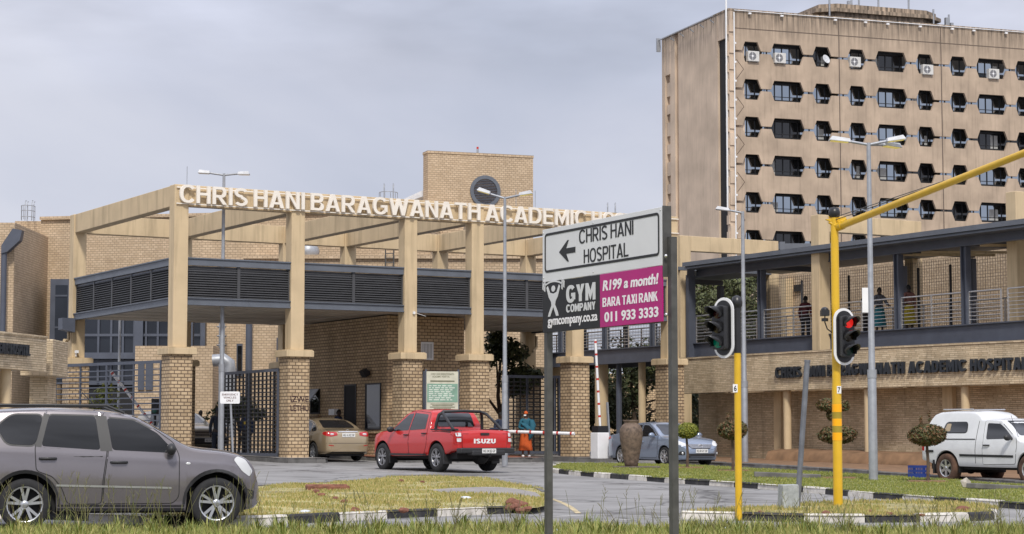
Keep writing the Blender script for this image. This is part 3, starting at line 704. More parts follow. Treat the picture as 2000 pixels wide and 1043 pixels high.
# ------------------------------------------------------------------ covered walkway
SW = 24.1                                   # front line of the walkway in the gate frame
walk = thing('covered_walkway', 'elevated covered walkway with slate steel frame, stainless railings and wire mesh', 'walkway', gw(SW, 5.2), GA)
wo_ = gw(SW, 5.2); wg = gz(wo_.x, wo_.y)
walk.matrix_basis = Matrix.Translation((wo_.x, wo_.y, wg)) @ Matrix.Rotation(GA, 4, 'Z'); 
def wl(ze): return ze + E - wg
WT0, WT1, WD = -24.5, 20.0, 3.7              # along t (local y = t - 5.2), depth along s
def decks(y0, y1, z=0):
    m = MB(); m.bx(0, .12, y0, y1, wl(3.22), wl(3.80)); m.bx(-.08, .14, y0, y1, wl(3.18), wl(3.225)); m.bx(-.08, .14, y0, y1, wl(3.79), wl(3.83)); m.obj('floor_beam', slate, walk)
    m = MB(); m.bx(WD, WD+.12, y0, y1, wl(3.22), wl(3.80)); m.obj('floor_beam', slate, walk)
    m = MB(); m.bx(.12, WD, y0, y1, wl(3.62), wl(3.76)); m.obj('floor_deck', soffitm, walk)
decks(WT0, 0.0); decks(.05, WT1)
# roof
m = MB(); m.bx(-.02, .12, WT0, -.25, wl(6.52), wl(6.80)); m.bx(-.06, .14, WT0, -.25, wl(6.49), wl(6.525)); m.obj('eaves_beam', slate, walk)
m = MB(); m.prism([(-.62, 6.80), (-.55, 7.05), (WD/2, 7.28), (WD+.6, 7.05), (WD+.62, 6.8), (WD, 6.8), (WD/2, 6.98), (0, 6.8)], (0, WT0, wl(0)), (1,0,0), (0,0,1), (0,1,0), -WT0-.25)
m.obj('roof', slatel, walk)
m = MB(); m.bx(-.7, WD+.7, WT0, -.2, wl(7.052), wl(7.075)); m.obj('gutter_edge', galv, walk) if False else None
m = MB(); m.prism([(-.68, 6.9), (-.68, 7.07), (-.52, 7.07), (-.52, 7.045), (-.64, 7.045), (-.64, 6.9)], (0, WT0, wl(0)), (1,0,0), (0,0,1), (0,1,0), -WT0-.2); m.obj('gutter', slatel, walk)
# slanted end post at the far corner
m = MB(); m.beam((-.1, .05, wl(3.2)), (-.1, .05, wl(6.6)), .34, .2, (0,1,0)); m.beam((-.1, .05, wl(6.55)), (-.45, -.5, wl(7.0)), .3, .22); m.obj('end_post', slate, walk)
# back section behind the gate
m = MB(); m.bx(0, .12, .3, WT1, wl(6.52), wl(6.8)); m.obj('eaves_beam', slate, walk)
m = MB(); m.bx(-.5, WD+.5, .3, WT1, wl(6.81), wl(6.95)); m.obj('roof', slatel, walk)
def wy(px, s=SW): return t_on(s, px) - 5.2
posts = [wy(1484), wy(1752), wy(1884), 3.1, 6.8, 10.5, 14.2]
for y in posts:
    m = MB(); hw_ = .13
    m.bx(.0, .24, y-.13, y-.09, wl(3.83), wl(6.49)); m.bx(.0, .24, y+.09, y+.13, wl(3.83), wl(6.49)); m.bx(.1, .14, y-.09, y+.09, wl(3.83), wl(6.49))
    m.obj('post', slate, walk)
    m = MB(); m.bx(WD-.2, WD, y-.12, y+.12, wl(3.83), wl(6.49)); m.obj('post', slate, walk)
    m = MB(); m.beam((0.12, y, wl(6.62)), (WD, y, wl(6.62)), .12, .2); m.obj('roof_beam', slate, walk)
for y in (wy(1350), wy(1620), wy(1960)):
    m = MB(); m.bx(WD-.2, WD, y-.12, y+.12, wl(3.83), wl(6.49)); m.obj('post', slate, walk)
# railings
def railing(y0, y1, s):
    m = MB(); m.tube([(s, y0, wl(4.93)), (s, y1, wl(4.93))], .03, 6)
    for z in np.linspace(3.98, 4.76, 7): m.tube([(s, y0, wl(z)), (s, y1, wl(z))], .013, 5)
    n = max(1, round(abs(y1-y0)/1.55))
    for k in range(n+1):
        y = y0 + (y1-y0)*k/n; m.bx(s-.02, s+.02, y-.028, y+.028, wl(3.8), wl(4.92))
    m.obj('railing', chrome, walk)
stops = sorted([WT0+.2, wy(1960), wy(1884), wy(1752), wy(1612), wy(1484), wy(1352), .2, 3.1, 6.8, 10.5, 14.2, 17.9])
for a, b in zip(stops, stops[1:]): railing(a+.16, b-.16, .10)
for a, b in zip(stops[::2], stops[2::2]): railing(a+.16, b-.16, WD-.3)
# wire mesh on the far side
m = MB()
y = WT0
while y < WT1: m.bx(WD-.045, WD-.035, y-.005, y+.005, wl(3.83), wl(6.6)); y += .13
for z in np.arange(3.95, 6.6, .13): m.bx(WD-.033, WD-.025, WT0, WT1, wl(z)-.004, wl(z)+.004)
m.obj('wire_mesh', mat('galvanised wire', (.17,.155,.14), .6, metal=.2), walk)
for y in (wy(1445), wy(1535), wy(1668), wy(1730), wy(1920)):
    m = MB(); m.tube([(WD-.6, y, wl(3.8)), (WD-.6, y, wl(6.3))], .05, 8); m.obj('mesh_post', galv if int(y*7)%2 else blackm, walk)
for y in (wy(1745), wy(1790), wy(1905)):
    m = MB(); m.beam((.3, y, wl(6.5)), (WD-.3, y-1.6, wl(6.5)), .05, .09); m.obj('roof_brace', plaster, walk)
# columns under the walkway
for y, mm, r in ((4.4, plaster, .16), (6.2, slate, .13), (7.6, plaster, .3), (11.5, plaster, .3), (15.5, slate, .13)):
    m = MB(); m.tube([(.4, y, -.6), (.4, y, wl(3.2))], r, 10); m.obj('column', mm, walk)
# ------------------------------------------------------------------ portal frames over the walkway
def portal(px, t, label, pxend):
    s0 = s_on(t, px); s1 = s_on(t, pxend)
    w = gw(s0, t); zg = gz(w.x, w.y)
    o = thing('pergola_portal', label, 'portal', (w.x, w.y, zg), GA, 'tan portals over the walkway')
    H = 8.24 + E - zg; l = s1 - s0
    m = MB(); m.bx(-.26, .26, -.24, .24, -.3, H-.002); m.obj('pillar', plaster, o, bevel=.02)
    m = MB(); m.bx(.26, l, -.2, .2, H-.62, H); m.obj('beam', plaster, o, bevel=.015)
    m = MB(); m.bx(l-.5, l-.003, -.23, .23, -.3, H-.62); m.obj('pillar', plaster, o, bevel=.02)
portal(1334, 5.75, 'tan concrete portal nearest the gatehouse, its beam ending over the bush behind the walkway', 1517)
portal(1605, -3.3, 'tan concrete portal behind the yellow mast arm pole, middle of the three', 1797)
portal(1991, -12.3, 'tan concrete portal at the right edge of the photo', 2230)
# ------------------------------------------------------------------ curved stone entrance wall
def curved_wall(label, pts, zt, zb, cols, letters, side=1, ground_pts=None, pil=()):
    """pts: plan polyline (fascia front), zt/zb heights above the eye"""
    base = pts[0]; zg = gz(base.x, base.y)
    o = thing('stone_entrance_wall', label, 'stone wall', (base.x, base.y, zg), 0)
    T = []
    for i in range(len(pts)):
        t = (pts[min(i+1, len(pts)-1)] - pts[max(0, i-1)]).to_2d().normalized(); T.append(Vector((-t.y, t.x))*side)
    def strip(d0, d1, z0, z1, mt, name):
        v = []; 
        for p, n in zip(pts, T):
            for d, z in ((d0, z0), (d0, z1), (d1, z1), (d1, z0)):
                q = p.to_2d() + n*d; zz_ = z if z > -50 else gz(q.x, q.y) - .3; v.append((q.x, q.y, zz_))
        k = len(pts)
        fs = [(i*4+j, i*4+(j+1)%4, (i+1)*4+(j+1)%4, (i+1)*4+j) for i in range(k-1) for j in range(4)] + [(3,2,1,0), tuple((k-1)*4+j for j in range(4))]
        mb = MB(); mb.add(v, fs)
        # UV along the wall's own length
        ob = mb.obj(name, mt, o, world=True, uv=False)
        uvl = ob.data.uv_layers.new(name='UVMap'); ln = [0]
        for a, b in zip(pts, pts[1:]): ln.append(ln[-1] + (b-a).to_2d().length)
        for lp in ob.data.loops: uvl.data[lp.index].uv = (ln[lp.vertex_index//4], ob.data.vertices[lp.vertex_index].co.z + (0 if lp.vertex_index % 4 < 2 else .03))
        bmm = bmesh.new(); bmm.from_mesh(ob.data); bmesh.ops.recalc_face_normals(bmm, faces=bmm.faces); bmm.to_mesh(ob.data); bmm.free()
        return ob
    strip(0, .5, E+zb, E+zt, stone, 'fascia')
    strip(-.03, .55, E+zt, E+zt+.06, stone, 'coping')
    strip(1.1, 1.4, -99, E+zb, stone, 'lower_wall')
    strip(.03, 1.1, E+zb+.02, E+zb+.06, soffitm, 'soffit')
    def near(px):
        best = min(range(len(pts)-1), key=lambda i: min(abs((pts[i].x/pts[i].y*F+1000)-px), abs((pts[i+1].x/pts[i+1].y*F+1000)-px)))
        for i in range(len(pts)-1):
            a = pts[i].x/pts[i].y*F+1000; b = pts[i+1].x/pts[i+1].y*F+1000
            if min(a,b) <= px <= max(a,b): f = (px-a)/(b-a); return pts[i].lerp(pts[i+1], f), T[i]
        return pts[best], T[best]
    for px in cols:
        p, n = near(px); q = p.to_2d() + n*.28
        mb = MB(); mb.tube([(q.x, q.y, gz(q.x, q.y)-.2), (q.x, q.y, E+zb)], .145, 18); mb.obj('column', plaster, o, world=True)
    for px in pil:
        p, n = near(px); q = p.to_2d() + n*.98
        mb = MB(); a = math.atan2(n.y, n.x); mb.box((q.x, q.y, (gz(q.x,q.y)-.2+E+zb)/2), (.22, .42, E+zb-gz(q.x,q.y)+.2), Matrix.Rotation(a, 3, 'Z')); mb.obj('pilaster', plaster, o, world=True)
    # letters
    ph, pa, pb, zc, hh = letters
    GW = ('g', .235)
    lo2, tot2 = layout(ph, .12, .36, GW)
    ln = [0]
    for a, b in zip(pts, pts[1:]): ln.append(ln[-1] + (b-a).to_2d().length)
    def arc(px):
        for i in range(len(pts)-1):
            a = pts[i].x/pts[i].y*F+1000; b = pts[i+1].x/pts[i+1].y*F+1000
            if min(a,b) <= px <= max(a,b): return ln[i] + (ln[i+1]-ln[i])*(px-a)/(b-a)
        return ln[-1] if px > 1000 else ln[0]
    A0, A1 = arc(pa), arc(pb)
    def at(sv):
        for i in range(len(ln)-1):
            if sv <= ln[i+1] or i == len(ln)-2:
                f = (sv-ln[i])/(ln[i+1]-ln[i]); return pts[i].lerp(pts[i+1], f), (pts[i+1]-pts[i]).to_2d().normalized(), T[i]
    k = (A1-A0)/tot2
    for it in lo2:
        if it is None: continue
        ch, x, w = it; p, t, n = at(A0 + x*k); mb = MB()
        ex = Vector((t.x, t.y, 0)) * (1 if side == 1 else 1)
        q = p.to_2d() - n*.002
        text(mb, ch, (q.x, q.y, E+zc), ex, (0,0,1), w*abs(k), hh, .10, GW)
        mb.obj('letter', dletter, o, world=True)
    return o
def pxz(px, py, z):      # point whose top at height z above the eye shows at px, py
    Y = z*F/(855-py); return Vector(((px-1000)/F*Y, Y, 0))
RW = smooth_path([pxz(1318, 701, 3.1), pxz(1456, 692.5, 3.1), pxz(1595, 685, 3.1), pxz(1675, 680.3, 3.1), pxz(1830, 673, 3.1), pxz(1980, 666, 3.1), pxz(2130, 658.5, 3.1), pxz(2330, 647, 3.1)], 5)
curved_wall('long curved stacked stone wall with dark raised lettering and three round columns beneath', RW, 3.05, 1.72, (1525, 1683, 1873), (phrase, 1517, 2012, 2.36, .40), 1, pil=(1480, 1815))
bank = []
for p, q in zip(RW, RW[1:]): pass
bk = []
T_ = []
for i in range(len(RW)):
    t = (RW[min(i+1, len(RW)-1)] - RW[max(0, i-1)]).to_2d().normalized(); T_.append(Vector((-t.y, t.x)))
m = MB(); vs_ = []; sub = [i for i in range(len(RW)) if RW[i].x/RW[i].y*F+1000 > 1488]
for i in sub:
    for d, h in ((-.55, .1), (-.4, .42), (.2, .5), (1.1, .52)):
        q = RW[i].to_2d() + T_[i]*d; vs_.append((q.x, q.y, gz(q.x, q.y) + h + .05*noise.noise(Vector((q.x*2, q.y*2, d)))))
m.add(vs_, [(a*4+j, a*4+j+1, (a+1)*4+j+1, (a+1)*4+j) for a in range(len(sub)-1) for j in range(3)], True)
tag(m.obj('soil_bank', soil), kind='structure')
fkp = smooth_path(fk, 4); far = [RW[-1] + Vector((.4, 1.3, 0))] + [RW[i] + Vector((T_[i].x*1.05, T_[i].y*1.05, 0)) for i in range(len(RW)-1, -1, -2)]
sheet('footpath', fkp + far, .10, soil)
# left counterpart
LWp = smooth_path([Vector((-15.9, 50.0, 0)), Vector((-14.6, 53.2, 0)), Vector((-13.72, 56.2, 0)), Vector((-13.25, 58.3, 0))], 6)
lw = curved_wall('short end of a curved stone wall with dark letters at the left edge of the photo', LWp, 2.82, 1.88, (30,), (phrase, -180, 54, 2.42, .30), 1)
m = MB(); a = P(44, 735, 59.3); b = P(107, 735, 59.3); m.bx(a.x, b.x, 59.0, 61, E + (855-735)/F*59.3, E + (855-664)/F*59.3); m.obj('corner_block', stone, lw, world=True, bevel=.02)
m = MB(); c = P(62, 700, 59.8); m.bx(c.x, P(96, 700, 59.8).x, 59.6, 60.8, gz(c.x, 59)-.2, E + (855-735)/F*59.3); m.obj('corner_pier', stone, lw, world=True)

# ------------------------------------------------------------------ concrete tower
TA = math.atan2(.335, .942); tw0 = P(1430, 855, 180); TGZ = gz(tw0.x, tw0.y)
tower = thing('hospital_tower', 'tall beige concrete hospital tower with rows of hexagonal windows', 'tower block', (tw0.x, 180, TGZ), TA)
def tl(ze): return ze + E - TGZ
TH = 38.0; TL, TD = 43.6, 14.7
m = MB(); m.bx(.9, TL, 2.7, TD-.3, -.5, tl(TH-.6)); m.bx(.0, TL, .0, 2.7, -.5, tl(8.5)); m.obj('core', darkm, tower)
wins = []
j0 = .45; mod = 10.62
for mi in range(4):
    for dx, hw_ in ((1.78, .92), (5.35, 1.62), (8.87, .92)): wins.append((j0 + mi*mod + dx, hw_))
rows = [34.35 - 3.38*k for k in range(8)]
def edge(z, up):
    """serrated edge of a spandrel; up=+1 notches cut upward into the panel above a window row"""
    e = [(.55, z + up*.11)]
    for x, h in wins:
        for a, b in ((-h-.02, .11), (-h+.30, .92), (h-.30, .92), (h+.02, .11)): e.append((x+a, z + up*b))
    e.append((TL, z + up*.11)); return e
def spandrel(zlow, zhigh, top_edge, bot_edge):
    poly = []
    poly += bot_edge if bot_edge else [(.55, zlow), (TL, zlow)]
    poly += list(reversed(top_edge)) if top_edge else [(TL, zhigh), (.55, zhigh)]
    mb = MB(); mb.prism(poly, (0, .24, tl(0)), (1,0,0), (0,0,1), (0,-1,0), .24)
    mb.obj('spandrel', concrete, tower)
spandrel(0, TH, None, edge(rows[0], 1))
for a, b in zip(rows, rows[1:]): spandrel(0, 0, edge(a, -1), edge(b, 1))
spandrel(-2, 0, edge(rows[-1], -1), None)
frames = MT.get('x')
for z in rows:
    for i, (x, h) in enumerate(wins):
        if x > 36: continue
        m = MB(); hx = 1.76
        n = 4 if h > 1 else 2
        m.bx(x-hx, x+hx, 1.05, 1.13, tl(z-1.0), tl(z-.62)); m.bx(x-hx, x+hx, 1.05, 1.13, tl(z+.78), tl(z+.95))
        for k in range(n+1):
            xx = x - h + .1 + (2*h-.2)*k/n; m.bx(xx-.04, xx+.04, 1.05, 1.11, tl(z-.62), tl(z+.78))
        m.bx(x-h, x+h, 1.06, 1.10, tl(z-.36), tl(z-.31))
        w = m.obj('window', blackm, tower)
        m = MB(); m.bx(x-hx+.01, x+hx-.01, 1.112, 1.12, tl(z-.62), tl(z+.78)); m.obj('pane', glassm if random.random() < .8 else glassd, w)
        if random.random() < .35:
            c = MB(); cw = random.uniform(.3, .7)*h; sd = random.choice((-1, 1)); c.bx(x+sd*(h-cw)-cw/2, x+sd*(h-cw)+cw/2, 1.10, 1.108, tl(z-.6), tl(z+random.uniform(.2,.7))); c.obj('blind', mat('pale window blind', (.42,.42,.40), .8), w)
for mi in range(5):
    x = j0 + mi*mod - .02; m = MB(); m.bx(x-.05, x+.05, -.008, .05, tl(6), tl(TH-.1)); m.obj('joint', mat('dark joint sealant', (.12,.09,.07), .9), tower)
m = MB(); m.bx(.6, TL, -.01, .05, tl(TH-1.62), tl(TH-1.54)); m.obj('joint', MT['dark joint sealant'], tower)
m = MB()
for z in rows:
    for pts in ([(.75, z-.75), (1.45, z-1.6), (.75, z-2.5)],):
        m.tube([(p[0], -.004, tl(p[1])) for p in pts], .03, 4)
m.obj('chevron_groove', MT['dark joint sealant'], tower)
# left face
def slab(y0, y1, x, z0, z1, mt=concrete2, name='side_panel'):
    mm = MB(); mm.bx(x, x+1.4, y0, y1, tl(z0), tl(z1)); mm.obj(name, mt, tower)
m = MB(); m.bx(0, .54, 0, .5, tl(-2), tl(TH-.02)); m.obj('corner_column', concrete2, tower)
m = MB(); m.bx(.0, .55, -.06, .0, -.5, tl(TH-.05)); m.obj('corner_strip', concrete2, tower)
m = MB()
for k in range(22): z = 36.6 - k*1.7; m.box((.24, -.1, tl(z)), (.5, .12, 1.55 if k % 2 else 1.1)); m.box((-.05, .22, tl(z-.4)), (.12, .5, 1.3 if k % 2 else .8))
m.obj('corner_block', concrete2, tower)
slab(.5, 2.3, .35, -2, TH-2.4); slab(.5, 2.3, 0.02, TH-2.4, TH-.02)
m = MB(); m.bx(.2, .4, .5, 2.3, -.5, tl(TH-2.4)); m.obj('slot', darkm, tower)
slab(2.3, 10.9, .0, -2, TH-.03); slab(10.9, 11.8, .35, -2, TH-.03); slab(11.8, 12.9, .05, -2, TH-.03)
slab(12.9, 14.0, .4, -2, TH-3.6); slab(12.9, 14.0, .03, TH-3.6, TH-.03); slab(14.0, 14.7, .0, -2, TH-.03)
m = MB()
for k in range(16): z = 33 - k*1.9; m.box((.32, 13.45, tl(z)), (.3, 1.0, .9 if k % 2 else 1.3))
m.obj('slot_block', concrete2, tower)
m = MB(); m.bx(-.03, TL, -.05, .8, tl(TH), tl(TH+.16)); m.bx(-.03, .8, .8, TD, tl(TH), tl(TH+.16)); m.obj('coping', concrete, tower)
m = MB(); m.tube([(.45, -.2, tl(5)), (.45, -.2, tl(TH-.2))], .06, 6); m.tube([(-.12, .2, tl(20)), (-.12, .2, tl(TH+1.4))], .09, 6)
m.tube([(.5, -.12, tl(TH+.0)), (TL, -.12, tl(TH+.0))], .035, 6); m.obj('conduit', white, tower)
m = MB()
for x in (2.0, 5.2, 10.6, 13.7, 16.0, 19.4, 22.8, 25.1, 28.6, 31.9): m.box((x, -.2, tl(TH-.22)), (.26, .18, .14))
for k in range(20): m.box((.52, -.27, tl(TH-3 - k*1.7)), (.14, .1, .16))
m.obj('parapet_light', white, tower)
m = MB()
for k in range(5): m.beam((-.4, 3+k*2.2, tl(TH-.35)), (.0, 3+k*2.2, tl(TH-.6)), .08, .1)
m.tube([(-.4, 2.4, tl(TH-.1)), (-.4, TD, tl(TH-.1))], .05, 6)
m.bx(-.6, -.2, TD-.2, TD, tl(TH-1.2), tl(TH+.1)); m.obj('cable_tray', galv, tower)
m = MB()
oc = [(-6.5,-2.2),(-5,-3.2),(5,-3.2),(6.8,-2.0),(6.8,2.6),(5,3.6),(-5,3.6),(-6.5,2.4)]
rx, ry = 19.0, 9.0
def octp(k): return [(x*k+rx, y*k+ry) for x, y in oc]
m.prism(octp(.9), (0,0,tl(TH-.3)), (1,0,0), (0,1,0), (0,0,1), 2.3); m.obj('penthouse', concrete, tower)
m = MB(); m.prism(octp(1.03), (0,0,tl(TH+2.0)), (1,0,0), (0,1,0), (0,0,1), .35); m.prism(octp(.96), (0,0,tl(TH+2.35)), (1,0,0), (0,1,0), (0,0,1), .45); m.obj('penthouse_roof', concrete, tower)
m = MB(); m.prism([(0,0),(4.5,0),(4.0,1.4),(1.2,1.4)], (10.2, 6.5, tl(TH)), (1,0,0), (0,0,1), (0,1,0), 3); m.obj('plant_box', concrete, tower)
for x, y, h in ((13.4, 6, 3.6), (16.3, 7, 4.4), (17.1, 7, 3.9), (19.2, 7, 5), (22.5, 7, 4.0), (26.3, 6, 2.6), (24.6, 6, 3)):
    m = MB(); m.tube([(x, y, tl(TH+.3)), (x, y, tl(TH+h))], .09, 6)
    if x in (16.3, 17.1, 26.3): m.box((x-.25, y, tl(TH+h*.62)), (.35, .3, 1.3)); m.box((x+.28, y, tl(TH+h*.5)), (.3, .3, 1.0)); m.beam((x-.3, y, tl(TH+h*.55)), (x+.3, y, tl(TH+h*.55)), .06, .06)
    m.obj('antenna', galv, tower)
m = MB(); m.beam((13.4, 6, tl(TH+2)), (16.3, 7, tl(TH+2.6)), .1, .1); m.obj('antenna_brace', galv, tower)
for i, (x, z, lab) in enumerate([(2.35, rows[0]-.42, 'white air conditioner in the top corner window of the concrete tower'), (5.0, rows[0]-.42, 'white air conditioner in the top wide window nearest the tower corner'),
        (12.6, rows[0]-.30, 'white air conditioner in the top small window right of the satellite dish'), (20.15, rows[0]-.55, 'white air conditioner under the top small window at mid facade'), (27.2, rows[0]-.52, 'white air conditioner in the top wide window at the right edge')]):
    o = thing('air_conditioner', lab, 'air conditioner', tower.matrix_basis @ Vector((x, .1, tl(z-.45))), TA, 'air conditioners on the tower')
    mm = MB(); mm.bx(-.55, .55, -.35, .15, .0, .92); mm.obj('casing', mat('weathered white casing', (.56,.55,.52), .5, var=.12), o, bevel=.03)
    mm = MB(); mm.tube([(-.12, -.36, .46), (-.12, -.345, .46)], .36, 20); g_ = mm.obj('fan_grille', mat('grey fan grille', (.16,.16,.17), .6), o)
    mm = MB(); mm.tube([(-.12, -.375, .46), (-.12, -.36, .46)], .1, 12)
    for k in range(4): mm.beam((-.12, -.365, .46), (-.12+.36*math.cos(k*pi/2), -.365, .46+.36*math.sin(k*pi/2)), .03, .015)
    mm.obj('fan_hub', white, g_)
    mm = MB(); mm.beam((-.4, -.3, -.03), (-.4, .7, -.03), .06, .06); mm.beam((.4, -.3, -.03), (.4, .7, -.03), .06, .06); mm.obj('bracket', galv, o)
o = thing('satellite_dish', 'grey satellite dish in a small window on the top row of the tower', 'satellite dish', tower.matrix_basis @ Vector((9.6, .0, tl(rows[0]-.55))), TA)
mm = MB(); mm.lathe([(.0, .0), (.2, .03), (.42, .12), (.43, .13), (.41, .13), (.2, .045), (.0, .015)], (0, 0, 0), 20)
ds = mm.obj('dish', mat('grey dish', (.55,.56,.57), .4), o); ds.rotation_euler = (R(70), 0, R(18)); ds.location = (0, -.1, .3)
mm = MB(); mm.tube([(0, .4, .0), (0, .1, .0), (0, -.05, .28)], .03, 6); mm.tube([(0, -.05, .1), (.1, -.5, .25)], .015, 5); mm.obj('bracket', galv, o)

# ------------------------------------------------------------------ brick plant tower with round louvre
pt = P(834, 855, 108); PZ = gz(pt.x, pt.y)
plant = thing('brick_plant_tower', 'plain brick rooftop tower with a round louvred vent', 'brick tower', (pt.x, 108, PZ), TA)
def pl(ze): return ze + E - PZ
H1 = (855-292)/F*108; LW_ = 5.95
m = MB(); m.bx(0, LW_, 0, .85, 0, pl(H1)-.12); m.obj('wall', brickfar, plant)
m = MB(); m.bx(-.03, LW_+.03, -.03, .88, pl(H1)-.12, pl(H1)+.02); m.obj('coping', brickfar, plant)
cxp, czp = (945-834)/F*109/.942, pl((855-372)/F*109); rr = .86
ring = [(rr*math.cos(a), rr*math.sin(a)) for a in np.linspace(0, 2*pi, 41)[:-1]]
m = MB(); n = 40; v = []
for q, y in ((1.0, .0), (1.0, -.08), (.78, -.08), (.78, .0)): v += [(cxp + p[0]*q, y, czp + p[1]*q) for p in ring]
m.add(v, [(i*n+k, i*n+(k+1)%n, (i+1)*n+(k+1)%n, (i+1)*n+k) for i in range(3) for k in range(n)])
rv = m.obj('round_vent', slatel, plant)
m = MB(); z = -.64
while z < .66:
    w = math.sqrt(max(0, (.78*rr)**2 - z*z))
    if w > .05: m.add([(cxp-w, -.07, czp+z), (cxp+w, -.07, czp+z), (cxp+w, -.005, czp+z+.06), (cxp-w, -.005, czp+z+.06), (cxp-w, -.07, czp+z+.012), (cxp+w, -.07, czp+z+.012)], [(0,1,2,3), (4,5,1,0), (3,2,5,4)])
    z += .085
m.obj('vent_slats', slate, rv)
m = MB(); m.tube([(2.95, .5, pl(H1)), (2.95, .5, pl(H1)+.3)], .06, 8); m.obj('beacon_stem', galv, plant)
m = MB(); m.tube([(2.95, .5, pl(H1)+.3), (2.95, .5, pl(H1)+.42)], .06, 8); m.obj('beacon_lens', redp, plant)

# ------------------------------------------------------------------ hospital wing behind the gate
WY = 103.0
wing = thing('hospital_wing', 'long yellow brick hospital wing behind the gatehouse with dark curtain glazing', 'hospital building', (-20, WY, gz(-20, WY)), 0)
WGZ = gz(-20, WY)
def wx(px, Y): return (px-1000)/F*Y
def hz(py, Y): return E + (855-py)/F*Y
def wbox(name, px0, px1, py0, py1, Y, d, mt, par=None, bevel=0, zmin=None):
    mb = MB(); mb.bx(wx(px0, Y), wx(px1, Y), Y, Y+d, zmin if zmin is not None else hz(py1, Y), hz(py0, Y)); return mb.obj(name, mt, par or wing, world=True, bevel=bevel)
g0 = WGZ - .5
# main wall, slightly turned
mb = MB(); a = Vector((wx(75, WY), WY, 0)); b = Vector((wx(840, 99), 99, 0)); h0 = hz(428, WY)
n_ = Vector((b.y-a.y, a.x-b.x, 0)).normalized()*-1
v = [(p.x, p.y, z) for z in (g0, h0) for p in (a, b, b+n_*18, a+n_*18)]
mb.add(v, [(0,3,2,1),(4,5,6,7),(0,1,5,4),(1,2,6,5),(2,3,7,6),(3,0,4,7)]); mw = mb.obj('main_wall', brickfar, wing, world=True)
mb = MB(); mb.beam((a.x, a.y-.02, h0+.05), (b.x, b.y-.02, h0+.05), .3, .16); mb.obj('coping', brickfar, wing, world=True)
wbox('side_wall', -120, 24, 434, 900, 96, 12, brickfar, zmin=g0); wbox('side_wall', 24, 76, 431, 900, 104.5, 8, brickfar, zmin=g0)
w = wbox('window', 20, 34, 540, 650, 104.2, .3, slate); 
wbox('pane', 22, 32, 545, 646, 104.1, .1, glassb, w)
mb = MB(); mb.tube([(wx(36, 103.6), 103.6, hz(462, 103.6)), (wx(34, 103.6), 103.6, g0)], .16, 10); mb.obj('downpipe', slate, wing, world=True)
mb = MB(); mb.prism([(wx(0, 95.6), hz(480, 95.6)), (wx(22, 95.6), hz(446, 95.6)), (wx(40, 95.6), hz(450, 95.6)), (wx(36, 95.6), hz(470, 95.6)), (wx(12, 95.6), hz(492, 95.6)), (wx(0, 95.6), hz(496, 95.6))], (0, 95.4, 0), (1,0,0), (0,0,1), (0,1,0), .5); mb.obj('rain_chute', slate, wing, world=True)
mb = MB(); mb.tube([(wx(4, 95.6), 95.6, hz(490, 95.6)), (wx(4, 95.6), 95.6, g0)], .14, 10); mb.obj('downpipe', slate, wing, world=True)
# tall dark window and curtain glazing
YG = 100.0
w = wbox('window', 96, 131, 545, 750, YG, 3.5, slate); wbox('pane', 106, 130, 557, 745, YG-.03, .06, glassb, w)
mb = MB()
for py in (578, 640): mb.bx(wx(106, YG), wx(130, YG), YG-.08, YG-.03, hz(py, YG)-.04, hz(py, YG)+.04)
mb.obj('mullion', slate, w, world=True)
cg = wbox('curtain_glazing', 131, 392, 548, 752, YG-3, 6, slate); wbox('pane', 133, 390, 552, 742, YG-3.04, .06, glassb, cg)
mb = MB(); Yq = YG-3.1
for px in (160, 192, 217, 240, 262, 285, 308, 330, 352, 374): mb.bx(wx(px, Yq)-.05, wx(px, Yq)+.05, Yq-.05, Yq+.05, hz(745, Yq), hz(550, Yq))
for py in (600, 655, 706): mb.bx(wx(132, Yq), wx(391, Yq), Yq-.06, Yq+.04, hz(py, Yq)-.06, hz(py, Yq)+.06)
mb.bx(wx(272, Yq)-.2, wx(272, Yq)+.2, Yq-.25, Yq-.06, hz(745, Yq), hz(550, Yq))
mb.obj('mullion', slate, cg, world=True)
mb = MB(); mb.bx(wx(131, Yq), wx(391, Yq), Yq-.5, Yq-.1, hz(702, Yq), hz(690, Yq)); mb.obj('slab_edge', slate, wing, world=True)
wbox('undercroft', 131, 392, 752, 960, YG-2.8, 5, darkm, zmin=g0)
# brick parts right of the glazing, seen under the canopy
wbox('side_wall', 392, 560, 470, 960, 94, 8, brickfar, zmin=g0)
wbox('side_wall', 485, 560, 560, 960, 91, 3, brickfar, zmin=g0)
wbox('low_wing', 474, 1075, 499, 960, 92.2, 6, brickfar, zmin=g0)
mb = MB(); mb.bx(wx(473, 92.1), wx(1076, 92.1), 92.05, 92.4, hz(505, 92), hz(497, 92)); mb.obj('coping', brickfar, wing, world=True)
mb = MB(); mb.tube([(wx(486, 90.6), 90.6, hz(600, 90)), (wx(486, 90.6), 90.6, g0)], .15, 10); mb.obj('downpipe', slate, wing, world=True)
w = wbox('window', 540, 556, 660, 712, 90.9, .3, slate); wbox('pane', 543, 553, 664, 708, 90.85, .1, glassd, w)
w = wbox('window', 462, 474, 672, 735, 93.9, .3, slate); wbox('pane', 464, 472, 676, 731, 93.85, .1, glassd, w)
for px in (372, 396): wbox('steel_fin', px-5, px+4, 600, 700, 93.5, .4, slate)
